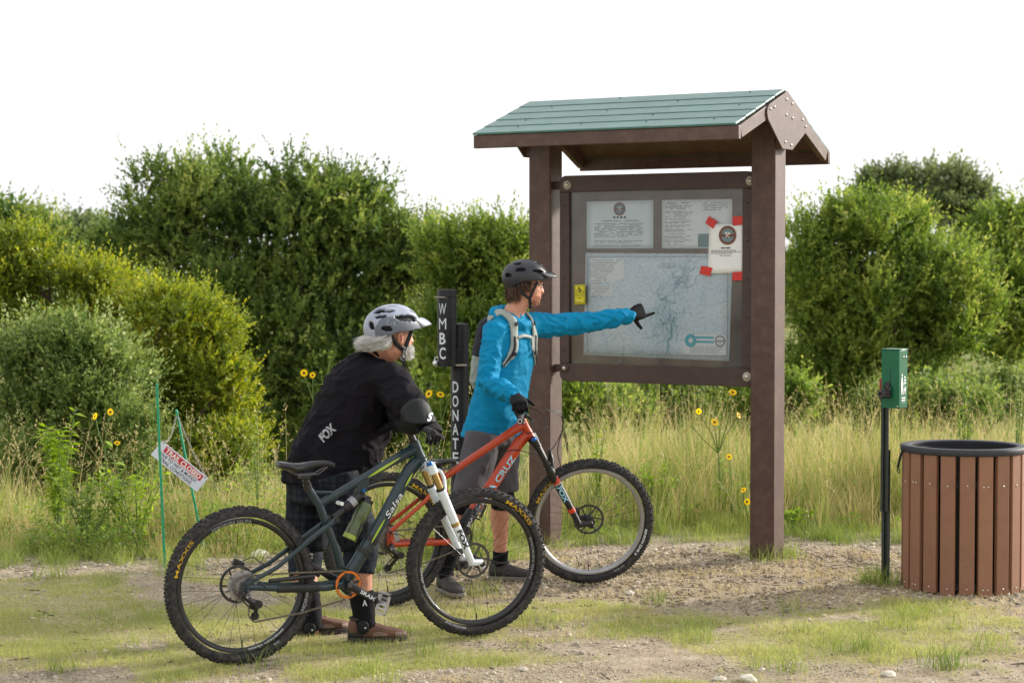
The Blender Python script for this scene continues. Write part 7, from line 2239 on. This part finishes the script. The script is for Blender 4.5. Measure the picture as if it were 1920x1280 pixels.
# small dark sticks
n = 130
y = rg.uniform(8.7, 13.2, n); x = rg.uniform(-1, 1, n) * (0.258 * y)
tag(scatter('sticks', ch0, cf0, np.stack([x, y, gz(x, y) + 0.004], -1), np.stack([0.008 + 0.05 * rg.random(n) ** 3, rg.uniform(0.0018, 0.004, n), rg.uniform(0.0016, 0.003, n)], -1), 'bark', rand_rot(n, 0.12), jitter=0.2), 'small dark sticks lying on the ground', 'sticks', kind='stuff')
# dry straw and grass clippings lying about
n = 30000
y = 8.4 + 5.6 * rg.random(n * 2) ** 1.1; x = rg.uniform(-1, 1, n * 2) * (0.258 * y + 0.1)
kp = rg.random(n * 2) < (0.16 + 0.95 * mulch_mask(x, y) + 0.2 * nsmooth(0.4, 0.7, vnoise(x, y, 1.5, 61))); x, y = x[kp][:n], y[kp][:n]; n = len(x)
blades('straw_litter', np.stack([x, y, gz(x, y) + rg.uniform(0.001, 0.012, n)], -1), rg.uniform(0.012, 0.03, n), rg.uniform(0.8, 2.4, n), rg.uniform(0, 6.28, n), rg.uniform(0.0015, 0.004, n), 'straw', 3, 0.38, 'dry straw and clippings scattered on the ground')
# wood chips
ch = [(-1, -1, -1), (1, -1, -1), (1, 1, -1), (-1, 1, -1), (-0.8, -0.7, 1), (0.9, -0.8, 1), (0.8, 0.8, 1), (-0.9, 0.7, 1)]
cf = [(3, 2, 1, 0), (4, 5, 6, 7), (0, 1, 5, 4), (1, 2, 6, 5), (2, 3, 7, 6), (3, 0, 4, 7)]
n = 2600
y = rg.uniform(10.4, 13.6, n * 3); x = rg.uniform(-1.4, 3.6, n * 3)
kp = rg.random(n * 3) < (0.05 + 0.95 * mulch_mask(x, y)); x, y = x[kp][:n], y[kp][:n]; n = len(x)
tag(scatter('wood_chips', ch, cf, np.stack([x, y, gz(x, y) + 0.003], -1), np.stack([rg.uniform(0.008, 0.028, n), rg.uniform(0.003, 0.009, n), rg.uniform(0.0015, 0.004, n)], -1), 'chips', rand_rot(n, 0.28), jitter=0.15), 'dark and pale wood chips strewn round the kiosk posts', 'mulch', kind='stuff')
# pebbles
t_ = (1 + 5 ** 0.5) / 2
iv = unit(np.array([(-1, t_, 0), (1, t_, 0), (-1, -t_, 0), (1, -t_, 0), (0, -1, t_), (0, 1, t_), (0, -1, -t_), (0, 1, -t_), (t_, 0, -1), (t_, 0, 1), (-t_, 0, -1), (-t_, 0, 1)]))
ifc = [(0, 11, 5), (0, 5, 1), (0, 1, 7), (0, 7, 10), (0, 10, 11), (1, 5, 9), (5, 11, 4), (11, 10, 2), (10, 7, 6), (7, 1, 8), (3, 9, 4), (3, 4, 2), (3, 2, 6), (3, 6, 8), (3, 8, 9), (4, 9, 5), (2, 4, 11), (6, 2, 10), (8, 6, 7), (9, 8, 1)]
n = 7000
y = 8.5 + 5.6 * rg.random(n * 3) ** 1.1; x = rg.uniform(-1, 1, n * 3) * (0.258 * y + 0.1)
strip = np.exp(-((y - 12.55 - 0.05 * x) / 0.34) ** 2) * nsmooth(0.3, -1.0, x) + 0.8 * np.exp(-((y - 13.2) / 0.5) ** 2) * nsmooth(0.2, 1.0, x) + 0.6 * np.exp(-(((x - CXX) / 0.6) ** 2 + ((y - CY_ + 0.25) / 0.35) ** 2))
kp = rg.random(n * 3) < np.clip((0.30 * (1 - grass_mask(x, y)) + 0.02) * nsmooth(0.35, 0.75, vnoise(x, y, 1.9, 87)) + 0.30 * mulch_mask(x, y) + 0.9 * strip, 0, 1); x, y = x[kp][:n], y[kp][:n]; n = len(x)
s = 0.004 + 0.016 * rg.random(n) ** 3.2
tag(scatter('gravel', iv, ifc, np.stack([x, y, gz(x, y) + s * 0.25], -1), np.stack([s * rg.uniform(0.8, 1.4, n), s * rg.uniform(0.7, 1.1, n), s * rg.uniform(0.45, 0.8, n)], -1), 'pebbles', rand_rot(n, 0.3), jitter=0.22), 'pale limestone gravel lying on the bare ground', 'gravel', kind='stuff')
# fine grit
n = 30000
y = 8.5 + 5.4 * rg.random(n * 3) ** 1.15; x = rg.uniform(-1, 1, n * 3) * (0.258 * y + 0.1)
kp = rg.random(n * 3) < np.clip((1.05 - grass_mask(x, y)) * (0.25 + 0.75 * nsmooth(0.3, 0.7, vnoise(x, y, 2.6, 91))), 0, 1); x, y = x[kp][:n], y[kp][:n]; n = len(x)
s = 0.0022 + 0.0055 * rg.random(n) ** 2.5
oc = [(1, 0, 0), (0, 1, 0), (-1, 0, 0), (0, -1, 0), (0, 0, 1), (0, 0, -1)]
of = [(0, 1, 4), (1, 2, 4), (2, 3, 4), (3, 0, 4), (1, 0, 5), (2, 1, 5), (3, 2, 5), (0, 3, 5)]
tag(scatter('grit', oc, of, np.stack([x, y, gz(x, y) + s * 0.3], -1), np.stack([s * rg.uniform(0.8, 1.5, n), s, s * rg.uniform(0.5, 0.9, n)], -1), 'pebbles', rand_rot(n, 0.4), jitter=0.25), 'fine grey-tan grit over the bare ground', 'gravel', kind='stuff')
def stone(px, py, r, label, seed):
    q = hit(px, py, V((0, 0, 0)), V((0, 0, 1)))
    m = MB().ball((0, 0, 0), 1, 14, 9)
    m.v = [tuple(V((v[0] * r * 1.25, v[1] * r * 0.9, v[2] * r * 0.55)) * (1 + 0.35 * noise.noise(V(v) * 1.4 + V((seed, 0, 0))) + 0.12 * noise.noise(V(v) * 4 + V((seed, 3, 0))))) for v in m.v]
    o = m.build('stone', 'stone', None, True, 25)
    o.location = (q.x, q.y, gzf(q.x, q.y) + r * 0.22); o.rotation_euler = (0, 0, seed)
    return tag(o, label, 'stone', 'loose pale stones')
for i, (px, py, r, lab) in enumerate(((1667, 1257, 0.032, 'pale knobbly stone on the grass in front of the litter bin'), (1402, 1264, 0.042, 'largest flat pale stone at the bottom edge of the ground'), (1350, 1262, 0.026, 'small flat stone left of the largest bottom-edge stone'), (1180, 1114, 0.028, 'tan stone in the mulch below the orange front wheel'), (1429, 1246, 0.016, 'little rounded stone above the largest bottom-edge stone'), (980, 1246, 0.024, 'pale stone just right of the teal bike front tyre'), (488, 1042, 0.060, 'rounded stone in the gravel seen through the teal rear wheel'))):
    stone(px, py, r, lab, i * 1.7 + 0.4)

# ------------------------------------------------------------------ sunflowers and weeds
pet = MB()
for ring_ in range(2):
    for k in range(13):
        a = 2 * math.pi * (k + ring_ * 0.5) / 13
        d = V((math.cos(a), math.sin(a), 0)); e = V((-d.y, d.x, 0)); z = -0.12 + 0.2 * ring_ + 0.1 * math.sin(k * 2.4)
        pet.add([d * 0.24, d * 0.66 + e * 0.13 + V((0, 0, z * 0.4)), d * (1.0 - 0.08 * ring_) + V((0, 0, z * 0.5)), d * 0.72 - e * 0.13 + V((0, 0, z * 0.4))], [(0, 1, 2, 3)])
pet_me = pet.mesh('petals', False); pet_me.materials.append(MATS['petal'])
disc_me = MB().ball((0, 0, 0.02), (0.31, 0.31, 0.15), 16, 8).mesh('disc'); disc_me.materials.append(MATS['flower_disc'])
lf = MB()
lvs = []
for j in range(7):
    t = j / 6; w = 0.32 * math.sin(math.pi * min(1, t * 0.9 + 0.1)) ** 0.8 * (1 - t * 0.3)
    lvs += [(t, -w, 0.05 * w - 0.22 * t * t), (t, 0, -0.03 - 0.22 * t * t), (t, w, 0.05 * w - 0.22 * t * t)]
lf.add(lvs, [(3 * j + a, 3 * j + a + 3, 3 * j + a + 4, 3 * j + a + 1) for j in range(6) for a in (0, 1)])
leaf_me = lf.mesh('leaf', True, 0); leaf_me.materials.append(MATS['leaf_lime'])
bud_me = MB().ball((0, 0, 0), (1, 1, 0.8), 10, 7).mesh('bud'); bud_me.materials.append(MATS['leaf_lime'])
def sunflower(label, base_px, D, heads, seed, r=0.033, buds=(), leaves=9):
    rg = random.Random(seed)
    bx = px_to_X(base_px, D); b0 = V((bx, D, gzf(bx, D)))
    root = wthing('sunflower', b0, label, 'flower', 'wild sunflowers')
    cpts = [at(px, py, D + rg.uniform(-0.08, 0.08)) for px, py, *_ in heads] + [at(px, py, D) for px, py in buds]
    low = min(c.z for c in cpts)
    fork = V((bx + (sum(c.x for c in cpts) / len(cpts) - bx) * 0.55, D, b0.z + (low - b0.z) * 0.72))
    MB().tube([b0, b0.lerp(fork, 0.5) + V((rg.uniform(-.02, .02), 0, 0)), fork], [0.006, 0.0055, 0.005], 7).build('stem', 'stem_green', root)
    for i, c in enumerate(cpts):
        md = fork.lerp(c, 0.55) + V((rg.uniform(-.03, .03), 0, -0.02))
        MB().tube([fork, md, c + V((0, 0.012, -0.006))], [0.0045, 0.0038, 0.0034], 6).build('stem', 'stem_green', root)
        if i < len(heads):
            f = V(heads[i][2]) if len(heads[i]) > 2 else V((rg.uniform(-0.5, 0.7), -1, rg.uniform(0.0, 0.7)))
            o = bpy.data.objects.new('flower_head', pet_me); link(o, root)
            q = f.to_track_quat('Z', 'Y')
            rr = r * rg.uniform(0.68, 0.95)
            o.matrix_parent_inverse = Matrix.Identity(4); o.matrix_local = WROOT[root.name] @ Matrix.LocRotScale(c, q, (rr, rr, rr))
            dd = bpy.data.objects.new('disc', disc_me); link(dd, o)
        else:
            o = bpy.data.objects.new('bud', bud_me); link(o, root); o.matrix_parent_inverse = Matrix.Identity(4)
            o.matrix_local = WROOT[root.name] @ Matrix.LocRotScale(c, None, (0.011, 0.011, 0.011))
    for k in range(leaves):
        t = rg.uniform(0.25, 1.25)
        p = b0.lerp(fork, min(t, 1)) if t <= 1 else fork.lerp(rg.choice(cpts), (t - 1) * 2.4)
        o = bpy.data.objects.new('leaf', leaf_me); link(o, root); o.matrix_parent_inverse = Matrix.Identity(4)
        s = rg.uniform(0.04, 0.085)
        o.matrix_local = WROOT[root.name] @ Matrix.Translation(p) @ Matrix.Rotation(rg.uniform(0, 6.28), 4, 'Z') @ Matrix.Rotation(rg.uniform(-0.6, 0.4), 4, 'Y') @ Matrix.Scale(s, 4)
    return root
sunflower('tall sunflower with two heads above the weeds at far left', 200, 13.7, [(207, 772, (0.7, -0.8, 0.1)), (178, 780, (-0.8, -0.7, 0.4))], 1)
sunflower('low sunflower below the tall pair at far left', 225, 13.5, [(220, 830, (0.1, -0.7, 0.8))], 2)
sunflower('sunflower stalk showing behind the back of the leaning rider', 612, 12.2, [(570, 699, (-0.1, -1, 0.1)), (586, 703, (0.2, -1, 0.2))], 3, 0.030, [(602, 698), (622, 660), (618, 670)], 12)
sunflower('sunflower clump between the leaning rider and the donation post', 822, 12.9, [(804, 738, (-0.6, -0.8, 0.5)), (826, 739, (0.3, -0.7, 0.9)), (776, 732, (0, -1, 0.2)), (817, 797, (0.4, -0.8, 0.2))], 4, 0.034, [(843, 740)], 14)
sunflower('sunflower with several heads below the right end of the case', 1350, 14.7, [(1310, 771, (-0.6, -1, 0)), (1340, 791, (0.4, -0.9, 0.6)), (1374, 735, (0.1, -0.8, 0.8)), (1385, 778, (0.8, -0.5, 0.4))], 5, 0.036, [(1360, 750), (1300, 800)], 16)
sunflower('lone sunflower low in the grass left of the right post', 1372, 14.6, [(1367, 856, (0.1, -1, 0.3))], 6, 0.033, [], 8)
sunflower('lowest sunflower half hidden by the right kiosk post', 1404, 14.3, [(1401, 940, (0.1, -1, 0)), (1394, 918, (-0.5, -0.5, 0.6))], 7, 0.034, [], 6)
def weed(label, base_px, D, top_py, width, n_st, leaf, mat, seed, per=26, wl=0.3):
    rg = np.random.default_rng(seed)
    bx = px_to_X(base_px, D); b0 = V((bx, D, gzf(bx, D)))
    root = wthing('leafy_weed', b0, label, 'plant', 'weeds in the meadow edge')
    topz = at(base_px, top_py, D).z
    m = MB(); P0 = []; 
    for k in range(n_st):
        e = V((bx + rg.uniform(-1, 1) * width, D + rg.uniform(-0.15, 0.15), b0.z + (topz - b0.z) * rg.uniform(0.62, 1.0)))
        md = b0.lerp(e, 0.5) + V((0, 0, 0.06))
        m.tube([b0, md, e], [0.005, 0.004, 0.0015], 5)
        for j in range(per):
            t = rg.uniform(0.25, 1.0)
            P0.append(tuple(b0.lerp(md, t * 2) if t < 0.5 else md.lerp(e, t * 2 - 1)))
    tag(m.build('stems', 'stem_green', root), kind='stuff')
    p = np.array(P0); n = len(p)
    d = unit(rg.normal(size=(n, 3)) * np.array([1, 1, 0.4]) + np.array([0, 0, 0.35]))
    sv = unit(np.cross(d, np.array([0, 0, 1.0]) + rg.normal(0, 0.3, (n, 3))))
    L = leaf * rg.uniform(0.6, 1.2, (n, 1))
    vv = np.stack([p, p + d * L * .45 + sv * L * wl / 2, p + d * L + np.array([0, 0, -0.2]) * L, p + d * L * .45 - sv * L * wl / 2], 1).reshape(-1, 3)
    tag(np_mesh('foliage', vv, np.arange(n * 4).reshape(-1, 4), mat, root), kind='stuff')
weed('bright leafy weed standing left of the tall sunflower', 105, 13.4, 752, 0.16, 12, 0.085, 'leaf_lime', 1, 40)
weed('spreading leafy weed under the trail closed sign', 255, 13.1, 870, 0.30, 12, 0.060, 'leaf_lime', 2, 36)
weed('leafy weed left of the teal bike rear wheel', 160, 13.15, 860, 0.30, 12, 0.065, 'leaf_mid', 3, 36)
weed('lime green sprig in the grass behind the orange front wheel', 1122, 14.8, 792, 0.05, 5, 0.05, 'leaf_lime', 4, 34, 0.35)
weed('feathery green weed right of the bag dispenser', 1812, 15.2, 672, 0.10, 9, 0.075, 'leaf_lime', 5, 34, 0.12)
weed('tall pale stalk at the right edge above the litter bin', 1908, 15.0, 632, 0.04, 4, 0.035, 'leaf_silver', 6, 60, 0.6)
weed('small green weed at the right foot of the meadow edge', 1490, 14.0, 955, 0.16, 9, 0.04, 'leaf_lime', 7, 30, 0.5)
weed('tall feathery weed standing behind the bag dispenser post', 1700, 15.4, 735, 0.10, 8, 0.06, 'leaf_lime', 9, 32, 0.15)
weed('broad leafy weed in the grass between the bin and the dispenser', 1740, 14.6, 850, 0.14, 9, 0.06, 'leaf_mid', 10, 32, 0.4)
weed('leafy weed in the grass below the middle of the case', 1240, 14.7, 850, 0.16, 9, 0.055, 'leaf_lime', 11, 32, 0.4)
weed('upright thin weed just right of the big rear tyre', 482, 14.5, 770, 0.05, 5, 0.05, 'leaf_mid', 8, 30, 0.3)
